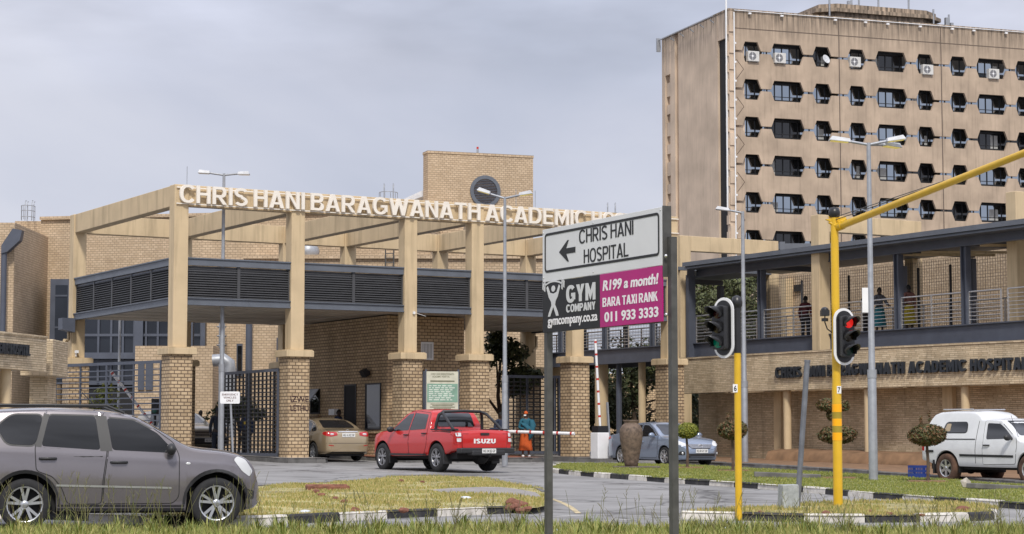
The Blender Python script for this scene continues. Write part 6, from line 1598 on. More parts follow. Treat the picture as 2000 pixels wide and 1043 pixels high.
# ---- leaning grey post and cable box
p = base(1556, 992, .11); t = thing('leaning_post', 'grey steel post leaning to the right between the two yellow poles', 'post', p, 0)
top = P(1577, 703, p.y); m = MB(); m.tube([(0,0,-.15), (top.x-p.x, 0, top.z-p.z)], .048, 12); m.tube([((top.x-p.x)*.985, 0, (top.z-p.z)*.985), ((top.x-p.x), 0, (top.z-p.z))], .054, 12); m.obj('tube', mat('grey zinc post', (.17,.18,.20), .5, metal=.4, var=.2, scale=7), t)
p = base(1540, 993, .11); t = thing('cable_box', 'low grey concrete cable box at the foot of the leaning post', 'cable box', p, R(12))
m = MB(); h_ = (993-944)/F*p.y; m.prism([(-.15,0),(.15,0),(.145,h_),(-.14,h_*.985)], (0,-.12,-.02), (1,0,0), (0,0,1), (0,1,0), .26); m.obj('box', mat('pale concrete', (.33,.35,.35), .9, var=.2, scale=14, bump=.3), t, bevel=.015)
m = MB(); m.bx(.151, .153, -.10, .10, .05, h_-.04); m.obj('notice', white, t)
m = MB()
for k in range(5): m.bx(.1531, .154, -.08, .08-.02*(k%2), .09+k*.06, .115+k*.06)
m.obj('notice_print', inkm, t)
# ---- barrier booms
def stripes(m_list, par, p, q, r, n):
    p, q = Vector(p), Vector(q)
    m = MB(); m.tube([p, q], r, 8); o = m.obj('arm', white, par)
    for k in range(n): m = MB(); a = p + (q-p)*((k+.7)/n); m.tube([a, a + (q-p).normalized()*.07], r*1.06, 8); m.obj('red_band', redp, o)
    return o
p = base(1172, 896, .16); t = thing('barrier_boom', 'white cabinet with its red and white barrier arm raised upright', 'barrier', p, GA); hh = lambda py: E + (855-py)/F*p.y - p.z
m = MB(); m.bx(-.24, .24, -.24, .24, 0, hh(845)); m.obj('cabinet', white, t, bevel=.02)
m = MB(); m.bx(-.2, .2, -.2, .2, hh(845), hh(832)); m.obj('cabinet_top', blackm, t)
stripes(0, t, (-.06, -.1, hh(832)), (-.24, -.1, hh(664)), .045, 7)
m = MB(); m.beam((.25, -.2, hh(855)), (.17, -.2, hh(786)), .05, .08); m.obj('counter_strut', galv, t)
pb_ = gw(s_on(-.2, 1120), -.2); t = thing('barrier_boom', 'red and white barrier arm lowered across the pedestrian side behind the sign post', 'barrier', Vector((P(1122, 855, 71).x, 71, gz(2, 71)+.15)), 0)
zz_ = E + (855-847)/F*71 - t.location.z; q = P(965, 842, 72.5)
o = stripes(0, t, (q.x-t.location.x, 1.5, E + (855-842)/F*72.5 - t.location.z), (0, 0, zz_), .055, 6)
m = MB(); x_ = q.x-t.location.x; m.bx(x_-.15, x_+.15, 1.35, 1.65, 0, E + (855-842)/F*72.5 - t.location.z+.12); m.obj('cabinet', mat('dark blue steel', (.03,.04,.08), .5), t)
p0 = P(305, 838, 77); t = thing('barrier_boom', 'red and white barrier arm half raised behind the open left gate', 'barrier', Vector((p0.x, 77, gz(p0.x, 77))), 0)
q = P(217, 726, 77); stripes(0, t, (0, 0, p0.z-t.location.z), (q.x-p0.x, 0, q.z-t.location.z), .055, 7)
m = MB(); m.bx(-.18, .18, -.15, .2, 0, p0.z-t.location.z-.08); m.obj('cabinet', mat('orange cabinet', (.45,.22,.03), .5), t, bevel=.02)
q = P(303, 795, 76.5); t = thing('signal_lamp', 'small black lane signal behind the left gate', 'signal lamp', Vector((q.x, 76.5, gz(q.x, 76.5))), 0)
hz_ = q.z - t.location.z; m = MB(); m.tube([(0,0,0),(0,0,hz_-.3)], .05, 8); m.obj('post', blackm, t); m = MB(); m.box((0,0,hz_), (.26,.22,.62)); hsq = m.obj('housing', blackm, t, bevel=.02)
for k in (-1, 1):
    m = MB(); m.lathe([(.09,0),(.05,-.02),(0,-.025)], (0,0,0), 12, 'y'); m.v = [(v[0], v[1]-.115, v[2]+hz_+k*.15) for v in m.v]; m.obj('lens', tblk if k > 0 else mat('dim green lens', (.01,.08,.06), .3), hsq)
q = P(233, 690, 80); t = thing('flag_pole', 'thin white pole standing behind the left gate', 'pole', Vector((q.x, 80, gz(q.x, 80))), 0)
m = MB(); m.tube([(0,0,0),(0,0,E+(855-600)/F*80-t.location.z)], .05, 8); m.obj('pole', galv, t)
# ---- notice board at the booth
Yn = 69.6; p = P(864, 800, Yn); t = thing('notice_board', 'green and cream hospital notice board fixed between two brick piers', 'notice board', Vector((p.x, Yn, gz(p.x, Yn)+.15)), R(14)); nz = lambda py: E + (855-py)/F*Yn - t.location.z
m = MB(); m.bx(-.55, .55, 0, .03, nz(801), nz(726)); nbm = m.obj('board', mat('cream notice', (.55,.53,.42), .6), t)
m = MB(); m.bx(-.53, .53, -.006, -.001, nz(786), nz(750)); gp = m.obj('green_field', mat('faded green notice', (.20,.33,.25), .6, var=.15), nbm)
for dx in (-.56, .56): m = MB(); m.bx(dx-.03, dx+.03, .03, .09, 0, nz(722)); m.obj('post', slate, t)
m = MB()
text(m, 'CHRIS HANI BARAGWANATH', (0,-.003,nz(731)), (1,0,0), (0,0,1), .80, .065, .002, .01); text(m, 'ACADEMIC HOSPITAL', (-.05,-.003,nz(736)), (1,0,0), (0,0,1), .6, .065, .002, .01)
for k, w in enumerate((.82, .7, .86, .6)): m.bx(-w/2, w/2, -.003, -.001, nz(789.5+k*3)-.015, nz(789.5+k*3)+.015)
m.bx(-.42, .42, -.003, -.001, nz(745)-.025, nz(745)+.025)
m.obj('print', mat('olive print', (.16,.16,.10), .7), nbm)
m = MB(); rng = random.Random(3)
for k in range(8):
    x = -.47; z = nz(754+k*3.9)
    while x < .3: w = rng.uniform(.06, .2); m.bx(x, min(x+w, .45), -.009, -.0065, z-.016, z+.016); x += w+.04
m.obj('print', mat('white print', (.62,.66,.58), .7), gp)
# ---- clay urn
p = base(1233, 914, .10); t = thing('clay_urn', 'tall brown clay urn on the median in front of the pale blue sedan', 'urn', p, 0)
s_ = (914-821)/F*p.y
prof = [(.30,.05),(.33,.06),(.37,.2),(.46,.5),(.56,.85),(.60,1.1),(.57,1.24),(.46,1.36),(.37,1.41),(.35,1.45),(.42,1.50),(.42,1.53),(.36,1.53),(.33,1.45),(.0,1.40)]
m = MB(); m.lathe([(r_*.63*s_/1.53, z*s_/1.53) for r_, z in prof], n=36); m.obj('vase', mat('weathered clay', (.135,.095,.07), .75, var=.45, scale=9, bump=.4, detail=9), t)
m = MB(); m.bx(-.55, .85, -.5, .5, -.03, .05); m.obj('slab', mat('dark stone slab', (.11,.09,.075), .9, var=.3), t, bevel=.02)
# ---- blue crate
p = base(1795, 933, .11); p = p + Vector((.0, .0, 0)); t = thing('plastic_crate', 'blue plastic bottle crate on the kerb behind the white pickup', 'crate', p, R(-40))
m = MB(); w_, d_, h_ = .46, .34, .32; blue = mat('blue plastic', (.015,.04,.22), .45, var=.1)
m.bx(-w_/2, w_/2, -d_/2, d_/2, 0, .02)
for z0_, z1_ in ((.02, .10), (.15, .20), (.26, .32)):
    m.bx(-w_/2, w_/2, -d_/2, -d_/2+.015, z0_, z1_); m.bx(-w_/2, w_/2, d_/2-.015, d_/2, z0_, z1_); m.bx(-w_/2, -w_/2+.015, -d_/2+.015, d_/2-.015, z0_, z1_); m.bx(w_/2-.015, w_/2, -d_/2+.015, d_/2-.015, z0_, z1_)
for k in range(7):
    x = -w_/2 + .01 + (w_-.04)*k/6
    for a, b in ((.10,.15),(.20,.26)): m.bx(x, x+.02, -d_/2, -d_/2+.014, a, b); m.bx(x, x+.02, d_/2-.014, d_/2, a, b)
for k in range(5):
    y = -d_/2 + .015 + (d_-.05)*k/4
    for a, b in ((.10,.15),(.20,.26)): m.bx(-w_/2, -w_/2+.014, y, y+.02, a, b); m.bx(w_/2-.014, w_/2, y, y+.02, a, b)
m.obj('basket', blue, t)
# ---- loose bricks, stones and litter
def stone_bit(name, label, cat, px, py, h, d, mt, grp, seed=0, rz=None):
    p = base(px, py, h); rng = random.Random(seed+int(px)); bmm = bmesh.new()
    bmesh.ops.create_icosphere(bmm, subdivisions=1 if name == 'stone' else 2, radius=.5)
    for v in bmm.verts: v.co = Vector((v.co.x*d[0], v.co.y*d[1], v.co.z*d[2]))*(1+.35*noise.noise(v.co*2.5+Vector((px, py, 0)))) + Vector((0,0,d[2]*.3))
    me = bpy.data.meshes.new(name); bmm.to_mesh(me); bmm.free(); me.materials.append(mt)
    o = bpy.data.objects.new(name, me); COL.objects.link(o); o.location = p; o.rotation_euler = (0,0,rng.uniform(0,3) if rz is None else rz); tag(o, label, cat, grp)
bks = mat('broken red brick', (.20,.085,.055), .95, var=.4, scale=9, bump=.5)
for i, (px, py, w) in enumerate([(617,963,.2),(628,969,.16),(655,977,.17),(672,982,.15),(694,1000,.2),(788,1000,.18),(1000,986,.3),(1012,988,.25),(1022,990,.2),(1008,993,.22),(1030,997,.18),(995,995,.2),(1016,1001,.2),(783,942,.18),(825,943,.14)]):
    stone_bit('brick_rubble', 'broken red brick lying in the dry grass of the left island', 'brick rubble', px, py, .11, (w, w*.7, w*.5), bks, 'brick rubble on the left island', i)
p = base(640, 957, .11); t = thing('brick_manhole', 'low open square of red bricks in the dry grass island', 'manhole', p, .2)
m = MB(); m.bx(-.42,.42,-.22,-.10,-.05,.09); m.bx(-.42,.42,.18,.3,-.05,.11); m.bx(-.42,-.30,-.10,.18,-.05,.10); m.bx(.30,.42,-.10,.18,-.05,.08); m.obj('brick_ring', brickdk if False else bks, t, bevel=.02)
for i, (px, py, w) in enumerate([(1485,1003,.14),(1612,1006,.2),(1700,1000,.12),(1737,1006,.14),(1880,999,.26),(1800,1008,.12)]):
    stone_bit('brick_rubble', 'reddish brick fragment on the small traffic light island', 'brick rubble', px, py, .11, (w, w*.7, w*.45), bks, 'brick rubble on the traffic island', i)
def slab_bit(label, px, py, d, rz, tilt):
    p = base(px, py, .11); m = MB(); m.box((0,0,d[2]*.35), d, Matrix.Rotation(tilt, 3, 'Y')); o = m.obj('stone_slab', kerbg, None, bevel=.02); o.location = p; o.rotation_euler = (0,0,rz); tag(o, label, 'stone slab')
cst = mat('pale stone', (.36,.33,.28), .95, var=.25, scale=8, bump=.5)
stone_bit('stone', 'pale triangular stone on the median before the white pickup', 'stone', 1888, 953, .11, (.42,.2,.28), cst, None, 1)
slab_bit('long flat grey slab lying on the median below the white pickup', 1945, 955, (1.5,.32,.12), .55, .05)
slab_bit('dark fallen slab lying in the median grass beside the leaning post', 1538, 933, (1.7,.3,.14), -.1, .04)
lit_ = mat('litter plastic', (.62,.66,.70), .5, var=.2)
for px, py, lb_ in ((596,1003,'flattened pale blue litter on the dry grass near the kerb'),(910,975,'white crumpled litter on the dry grass by the apron'),(1010,1034,'white plastic litter in the verge left of the sign post'),(1082,1041,'white crumpled paper in the verge between the sign posts'),(1425,1036,'white plastic litter in the verge at the bottom right')):
    stone_bit('litter', lb_, 'litter', px, py, .11 if py < 1010 else .05, (.2,.12,.07), lit_, None, 4)

# ------------------------------------------------------------------ people
def skin_mesh(name, nodes, edges, m, parent, sub=2, root=0):
    """nodes: (x,y,z,r); grown with a Skin modifier into one continuous surface"""
    me = bpy.data.meshes.new(name); me.from_pydata([n[:3] for n in nodes], edges, []); o = bpy.data.objects.new(name, me); COL.objects.link(o)
    sk = o.modifiers.new('skin', 'SKIN'); sk.use_smooth_shade = True
    for i, n in enumerate(nodes): r = n[3] if isinstance(n[3], tuple) else (n[3], n[3]); me.skin_vertices[0].data[i].radius = r; me.skin_vertices[0].data[i].use_root = i == root
    ss = o.modifiers.new('sub', 'SUBSURF'); ss.levels = sub; ss.render_levels = sub
    bpy.context.view_layer.update()
    ev = bpy.data.meshes.new_from_object(o.evaluated_get(bpy.context.evaluated_depsgraph_get()))
    bpy.data.objects.remove(o); bpy.data.meshes.remove(me)
    ev.name = name; ev.materials.clear(); ev.materials.append(m)
    for p in ev.polygons: p.use_smooth = True
    q = bpy.data.objects.new(name, ev); COL.objects.link(q); q.parent = parent; return q
def clothm(name, c): return mat(name, c, .85, var=.15, scale=9, bump=.15)
def person(label, loc, rz, h, skin, top, bottom, hair, dress=False, arms='down', hat=None, group=None):
    """stands facing local -y"""
    t = thing('person', label, 'person', loc, rz, group); k = h/1.75
    el_ = {'down': ((.24,.02,1.12),(.25,-.06,.86)), 'front': ((.25,.0,1.12),(.10,-.26,1.05)), 'rail': ((.27,-.08,1.14),(.22,-.30,1.06))}[arms]
    N_ = [(0,0,.95,.125),(0,.0,1.12,.115),(0,.01,1.30,(.15,.11)),(0,.01,1.42,(.10,.075)),(0,-.005,1.51,.055),(0,-.012,1.60,(.075,.09)),(0,-.01,1.68,(.07,.085)),(0,-.005,1.735,.045)]
    Ed = [(0,1),(1,2),(2,3),(3,4),(4,5),(5,6),(6,7)]
    for sg in (-1, 1):
        b = len(N_); e, w = el_
        N_ += [(sg*.17,.01,1.40,.06),(sg*e[0],e[1],e[2],.044),(sg*w[0],w[1],w[2],.030),(sg*w[0]*.98,w[1]-.07,w[2]-(.05 if arms == 'down' else 0),(.035,.02))]
        Ed += [(3,b),(b,b+1),(b+1,b+2),(b+2,b+3)]
        c = len(N_)
        N_ += [(sg*.10,0,.88,.095),(sg*.11,-.015,.50,.062),(sg*.115,.01,.10,.042),(sg*.12,-.10,.035,(.045,.03))]
        Ed += [(0,c),(c,c+1),(c+1,c+2),(c+2,c+3)]
    S_ = lambda L_: [(n[0]*k, n[1]*k, n[2]*k, tuple(q*k for q in n[3]) if isinstance(n[3], tuple) else n[3]*k) for n in L_]
    sm_ = mat('skin %d' % round(skin[0]*1000), skin, .55, var=.06)
    bo = skin_mesh('body', S_(N_), Ed, sm_, t)
    # fingers and face as small geometry joined into children of the body
    m = MB(); 
    for sg in (-1, 1):
        w = el_[1]; hx, hy, hz2 = sg*w[0]*.98, w[1]-.07, w[2]-(.05 if arms == 'down' else 0)
        for f, (dx, ln_) in enumerate(((-.024,.065),(-.008,.075),(.008,.072),(.024,.055))):
            d = Vector((0,-.25,-1)) if arms == 'down' else Vector((0,-.8,-.5))
            d.normalize(); a = Vector((hx+dx, hy, hz2)); m.tube([a, a+d*ln_*.6, a+d*ln_+Vector((0,.012,0))], [.010,.009,.007], 6)
        a = Vector((hx-sg*.03, hy, hz2+.03)); m.tube([a, a+Vector((-sg*.02,-.02,-.03)), a+Vector((-sg*.018,-.03,-.06))], [.011,.010,.007], 6)
    m.tube([(0,-.092,1.63),(0,-.108,1.60),(0,-.10,1.592)], [.012,.02,.014], 6)
    for sg in (-1, 1): m.ball((sg*.084,.0,1.615), (.012,.02,.03), 8, 6)
    m.v = [(v[0]*k, v[1]*k, v[2]*k) for v in m.v]; m.obj('hands_and_features', sm_, bo)
    m = MB()
    for sg in (-1, 1): m.ball((sg*.032*k, -.088*k, 1.635*k), .011*k, 8, 6)
    m.box((0, -.094*k, 1.565*k), (.05*k, .01*k, .008*k)); m.obj('eyes_and_mouth', inkm, bo)
    m = MB()
    for i in range(9):
        a0 = pi*.5*i/8
        for j in range(16): 
            b0 = 2*pi*j/16; low = .0 if math.sin(b0) < -.3 else -.35
            r_ = math.cos(a0*1.0 + (low*(1-i/8)))
            m.v.append((.090*math.cos(a0)*math.cos(b0)*k, (.0+.102*math.cos(a0)*math.sin(b0))*k, (1.66+.105*math.sin(a0) + low*.22*(1-i/8))*k))
    for i in range(8):
        for j in range(16): m.f.append([i*16+j, i*16+(j+1)%16, (i+1)*16+(j+1)%16, (i+1)*16+j]); m.m.append(0); m.sm.append(True)
    m.obj('headscarf' if hat else 'hair', hat or hair, bo)
    # top
    b2 = [(0,0,.93,.15),(0,0,1.12,.14),(0,.01,1.30,(.175,.13)),(0,.01,1.43,(.11,.085))]; e2 = [(0,1),(1,2),(2,3)]
    for sg in (-1, 1):
        e, w = el_; b = len(b2); b2 += [(sg*.175,.01,1.40,.078),(sg*e[0],e[1],e[2],.062),(sg*w[0],w[1]+.01,w[2]+.02,.048)]; e2 += [(3,b),(b,b+1),(b+1,b+2)]
    skin_mesh('top', S_(b2), e2, top, t)
    if dress:
        m = MB(); prof = [(.0,1.02),(.16,1.02),(.19,.90),(.215,.70),(.24,.45),(.27,.28),(.26,.26),(0,.30)]
        m.lathe([(a*k, b*k) for a, b in prof], n=24)
        m.v = [(v[0]*(1+.05*math.sin(7*math.atan2(v[1],v[0]))), v[1]*.8*(1+.06*math.sin(7*math.atan2(v[1],v[0]))), v[2]) for v in m.v]; m.obj('skirt', bottom, t)
    else:
        b3 = [(0,0,.96,.14)]; e3 = []
        for sg in (-1, 1): c = len(b3); b3 += [(sg*.10,0,.86,.11),(sg*.11,-.015,.50,.08),(sg*.115,.01,.09,.07)]; e3 += [(0,c),(c,c+1),(c+1,c+2)]
        skin_mesh('trousers', S_(b3), e3, bottom, t)
    m = MB()
    for sg in (-1, 1): m.ball((sg*.12*k, -.055*k, .045*k), (.055*k, .13*k, .05*k), 12, 8)
    m.obj('shoes', white if dress and hat else blackm, t)
    return t
dk = (.035,.018,.011)
hairb = mat('black hair', (.008,.007,.006), .8, var=.1)
p = base(1025, 899, .15); p = Vector((P(1027, 899, 72.6).x, 72.6, gz(.5, 72.6)+.15))
wmn = person('woman in an orange headscarf and dress with a teal shawl standing at the black gate', p, R(10), 1.62, (.09,.045,.028), clothm('teal cloth', (.012,.09,.13)), clothm('orange cloth', (.50,.085,.012)), hairb, True, 'front', clothm('orange cloth', (.50,.085,.012)))
m = MB(); m.tube([(-.16,-.02,1.20),(-.05,-.17,1.12),(.12,-.19,.98),(.16,-.16,.78),(.10,-.14,.62)], [.06,.10,.13,.13,.05], 12, sq=.6); m.tube([(.20,0,1.30),(.24,-.05,1.12),(.20,-.12,.92)], [.09,.12,.08], 10); m.obj('shawl', clothm('teal cloth', (.012,.09,.13)), wmn)
m = MB(); m.box((-.05, -.105, 1.475), (.09,.03,.05), Matrix.Rotation(.2,3,'X')); m.obj('face_mask', white, wmn, bevel=.01)
q = Vector((P(985, 899, 73.5).x, 73.5, gz(0, 73.5)+.15))
person('person in dark clothes sitting back behind the lamp post beside the woman in orange', q + Vector((-.15,.2,0)), R(30), 1.58, dk, clothm('navy cloth', (.02,.03,.06)), clothm('dark maroon cloth', (.06,.02,.02)), hairb)
q = base(424, 893, .0); q = Vector((P(424, 893, 72).x, 72, gz(-10, 72)))
person('guard in dark navy uniform half hidden behind the left street lamp', q, R(15), 1.78, dk, clothm('navy uniform', (.012,.016,.028)), clothm('navy uniform', (.012,.016,.028)), hairb, arms='down', hat=clothm('navy uniform', (.012,.016,.028)))
q = Vector((P(481, 890, 75.5).x, 75.5, gz(-9, 75.5)))
o = person('person in a blue jacket with a yellow patch behind the black grid gate', q, R(-20), 1.74, dk, clothm('blue cloth', (.02,.035,.09)), clothm('charcoal cloth', (.025,.025,.03)), hairb)
m = MB(); m.box((0,-.155,1.25), (.14,.02,.10)); m.obj('patch', mat('yellow patch', (.55,.38,.03), .7), o)
q = gw(2.0, 10.5); q = Vector((P(391, 855, 84).x, 84, gz(-12, 84)))
person('person with dark hair standing behind the cream SUV', q, R(40), 1.70, dk, clothm('charcoal cloth', (.025,.025,.03)), clothm('charcoal cloth', (.025,.025,.03)), hairb)
def onwalk(px, s): 
    t_ = t_on(s, px); w = gw(s, t_); return Vector((w.x, w.y, E+3.765))
GRP = None
person('person in a dark red coat standing on the walkway left of the middle portal', onwalk(1574, SW+1.5), R(150), 1.72, dk, clothm('dark red cloth', (.09,.015,.02)), clothm('charcoal cloth', (.025,.025,.03)), hairb)
person('person in black walking behind the middle portal pillar on the walkway', onwalk(1600, SW+1.9), R(-30), 1.70, dk, clothm('black cloth', (.012,.012,.014)), clothm('black cloth', (.012,.012,.014)), hairb)
person('person in dark clothes on the walkway behind the white lamp post panel', onwalk(1690, SW+1.7), R(60), 1.72, dk, clothm('black cloth', (.012,.012,.014)), clothm('charcoal cloth', (.025,.025,.03)), hairb)
person('person in a grey top and teal skirt on the walkway leaning at the railing', onwalk(1719, SW+.9), R(20), 1.70, dk, clothm('grey cloth', (.10,.10,.11)), clothm('teal skirt cloth', (.02,.14,.17)), hairb, True, 'rail')
person('woman in a pinkish top and long yellow skirt on the walkway', onwalk(1777, SW+1.0), R(200), 1.70, dk, clothm('dusty pink cloth', (.20,.09,.07)), clothm('yellow cloth', (.35,.27,.02)), hairb, True, 'down')
q = booth.matrix_basis @ Vector((-.45, bt(684), 0)); q.z = gz(q.x, q.y) + .15
person('person in dark blue standing at the booth door behind the gold sedan', q, R(60), 1.62, dk, clothm('blue cloth', (.02,.035,.09)), clothm('charcoal cloth', (.025,.025,.03)), hairb)
# ------------------------------------------------------------------ plants
def leafcloud(mb, rng, blobs, n, size, flat=.5, cull=-.22):
    """leaf-sized faces spread through the volume of overlapping blobs (x,y,z,rx,ry,rz)"""
    tot = sum(b[3]*b[4]*b[5] for b in blobs)
    for b in blobs:
        for _ in range(int(n*b[3]*b[4]*b[5]/tot)):
            d = Vector((rng.gauss(0,1), rng.gauss(0,1), rng.gauss(0,1))).normalized(); r = rng.random()**.38
            p = Vector((b[0]+d.x*b[3]*r, b[1]+d.y*b[4]*r, b[2]+d.z*b[5]*r))
            if noise.noise(p*(1.6/max(.3, b[3]))*1.0 + Vector((b[0]*7, 3, 1))) < cull: continue
            nn = (d + Vector((rng.gauss(0,.6), rng.gauss(0,.6), rng.gauss(0,.6)+.3))).normalized()
            a = nn.orthogonal().normalized(); a.rotate(Matrix.Rotation(rng.uniform(0, 6.28), 3, nn)); c = nn.cross(a)
            s = size*rng.uniform(.6, 1.3)
            mb.add([p-a*s, p-c*s*flat+nn*s*.15, p+a*s, p+c*s*flat+nn*s*.15], [(0,1,2,3)])
def limb(mb, pts, r0, r1, n=7):
    k = len(pts); mb.tube(pts, [r0+(r1-r0)*i/(k-1) for i in range(k)], n)
bark = mat('brown bark', (.10,.07,.05), .95, var=.3, scale=9, bump=.6)
topm = islandmat('bronze topiary leaves', [(.04,.055,.014),(.075,.08,.02),(.15,.065,.03),(.05,.07,.018),(.20,.085,.035),(.06,.085,.02)])
topg = islandmat('lime topiary leaves', [(.07,.10,.012),(.17,.20,.02),(.26,.25,.03),(.10,.13,.015)])
darkf = islandmat('dark olive leaves', [(.025,.036,.012),(.05,.065,.02),(.085,.10,.035),(.035,.05,.016)])
midf = islandmat('olive leaves', [(.04,.055,.018),(.08,.10,.03),(.12,.13,.045),(.055,.07,.02)])
def topiary(label, px, py, cy, rx, rz, mt, extra=None, seed=0, sprig=True):
    p = base(px, py, .11); t = thing('topiary_tree', label, 'topiary tree', p, 0, None); k = p.y/F; rng = random.Random(seed)
    zc = (py-cy)*k; m = MB(); limb(m, [(0,0,-.05), (.02,.01,zc*.4), (-.01,0,zc*.8), (0,0,zc)], .045, .03)
    for a in range(5): limb(m, [(0,0,zc*.8), (math.cos(a*1.3)*rx*k*.6, math.sin(a*1.3)*rx*k*.6, zc+.1)], .02, .008, 5)
    m.obj('trunk', bark, t)
    m = MB(); leafcloud(m, rng, [(0,0,zc,rx*k,rx*k,rz*k),(.1*rx*k,0,zc+rz*k*.15,rx*k*.92,rx*k*.92,rz*k*.9)], 7500, .04, cull=-.45)
    if sprig:
        for dx, hh in ((.12, 1.0), (-.3, .7)): leafcloud(m, rng, [(dx*rx*k, 0, zc+rz*k*(1.2+.3*i)*hh+.05, .05, .05, .07) for i in range(4)], 60, .035)
    if extra: leafcloud(m, rng, [(e[0]*k, 0, (py-e[1])*k, e[2]*k, e[2]*k, e[3]*k) for e in extra], 4500, .04, cull=-.45)
    m.obj('crown', mt, t)
    m = MB(); m.lathe([(.5,-.02),(.5,.02),(.46,.035),(0,.03)], n=20); m.obj('tree_pit', soil, t)
topiary('small lime green ball topiary in front of the pale blue sedan', 1342, 914, 842, 22, 15, topg, None, 1, False)
topiary('bronze ball topiary left of the yellow pole numbered 6', 1431, 920, 841, 30, 19, topm, None, 2)
topiary('two tier bronze topiary behind the yellow mast arm pole', 1636, 934, 850, 39, 18, topm, [(-18, 792, 22, 13), (14, 793, 12, 11), (-8, 812, 12, 12)], 3, False)
topiary('bronze ball topiary in front of the white pickup', 1812, 941, 851, 38, 21, topm, None, 4)
def tree(label, x, y, h, crown, n, size, mt, seed, trunk_r=.14, name='leafy_tree', grp='trees behind the walkway'):
    t = thing(name, label, 'tree', (x, y, gz(x, y)), 0, grp); rng = random.Random(seed); m = MB()
    limb(m, [(0,0,-.2), (.1,.05,h*.25), (-.05,.1,h*.5), (.05,0,h*.8)], trunk_r, trunk_r*.35)
    for b in crown[:6]: limb(m, [(0,.03,h*.35), (b[0]*.5, b[1]*.5, (h*.35+b[2])*.55), (b[0], b[1], b[2])], trunk_r*.5, .02, 6)
    m.obj('trunk', bark, t); m = MB(); leafcloud(m, rng, crown, n, size); m.obj('crown', mt, t)
def cr_(rng, w, z0, z1, n): return [(rng.uniform(-w,w), rng.uniform(-w,w)*.6, rng.uniform(z0,z1), rng.uniform(.5,.9)*w*.6, rng.uniform(.5,.9)*w*.6, rng.uniform(.5,.9)*w*.5) for _ in range(n)]
for i, (px, Y, h, w, z0, z1, n, mt, lab) in enumerate([(1370, 98, 9.6, 2.4, 4.5, 9.3, 5200, midf, 'olive green tree rising above the walkway roof under the first portal beam'), (1440, 95, 8.6, 2.2, 3.5, 7.6, 4600, midf, 'olive tree seen through the walkway mesh right of the first portal'),
        (1235, 100, 6.5, 3.0, 1.2, 5.2, 5200, darkf, 'dark tree filling the underpass behind the clay urn'), (1165, 103, 6.0, 2.6, 1.2, 5.0, 4200, darkf, 'dark bushy tree under the walkway left of the underpass'), (975, 84, 4.8, 1.5, 2.6, 4.6, 2600, darkf, 'thin dark tree behind the lamp post left of the black gate'),
        (1075, 99, 6.2, 2.6, 1.0, 5.2, 4200, darkf, 'dark tree behind the gate bars under the walkway'), (1300, 103, 7, 2.6, 1.0, 5.5, 4200, darkf, 'dark tree behind the last brick pier of the gatehouse'), (1580, 94, 6.8, 1.0, 3.6, 6.0, 1300, midf, 'slim olive tree beyond the mesh behind the middle portal'), (1760, 88, 5.4, 1.2, 3.0, 4.9, 1600, darkf, 'low dark shrub tree beyond the walkway behind the yellow skirt')]):
    rng = random.Random(i+20); tree(lab, wx(px, Y), Y, h, cr_(rng, w, z0, z1, 12), int(n*1.5), .13, mt, i)
q = P(198, 800, 78); tree('young yellow green tree behind the left barred gate', q.x, 78, 2.9, [(.2,0,2.2,.5,.4,.5),(-.4,0,1.7,.4,.4,.4),(.5,0,1.5,.4,.4,.35),(0,0,1.2,.5,.4,.4)], 700, .1, topg, 91, .05, 'young_tree', None)
q = P(465, 815, 80); tree('feathery dark conifer behind the black grid gate', q.x, 80, 2.6, [(0,0,1.9,.9,.7,.35),(.5,0,1.5,.8,.6,.3),(-.6,0,1.5,.7,.6,.3)], 900, .12, darkf, 92, .06, 'young_tree', None)
# garden edge behind the gates so no bare horizon shows
o = thing('boundary_wall', 'plain brick boundary wall far behind the trees under the walkway', 'wall', (wx(1200, 112), 112, gz(10, 85)), 0)
m = MB(); m.bx(wx(900, 112), wx(1500, 112), 112, 112.4, gz(0, 85)-.5, E+3.4); m.obj('wall', brickdk, o, world=True)
m = MB(); m.bx(wx(898, 112), wx(1502, 112), 111.95, 112.45, E+3.4, E+3.5); m.obj('coping', plaster, o, world=True)
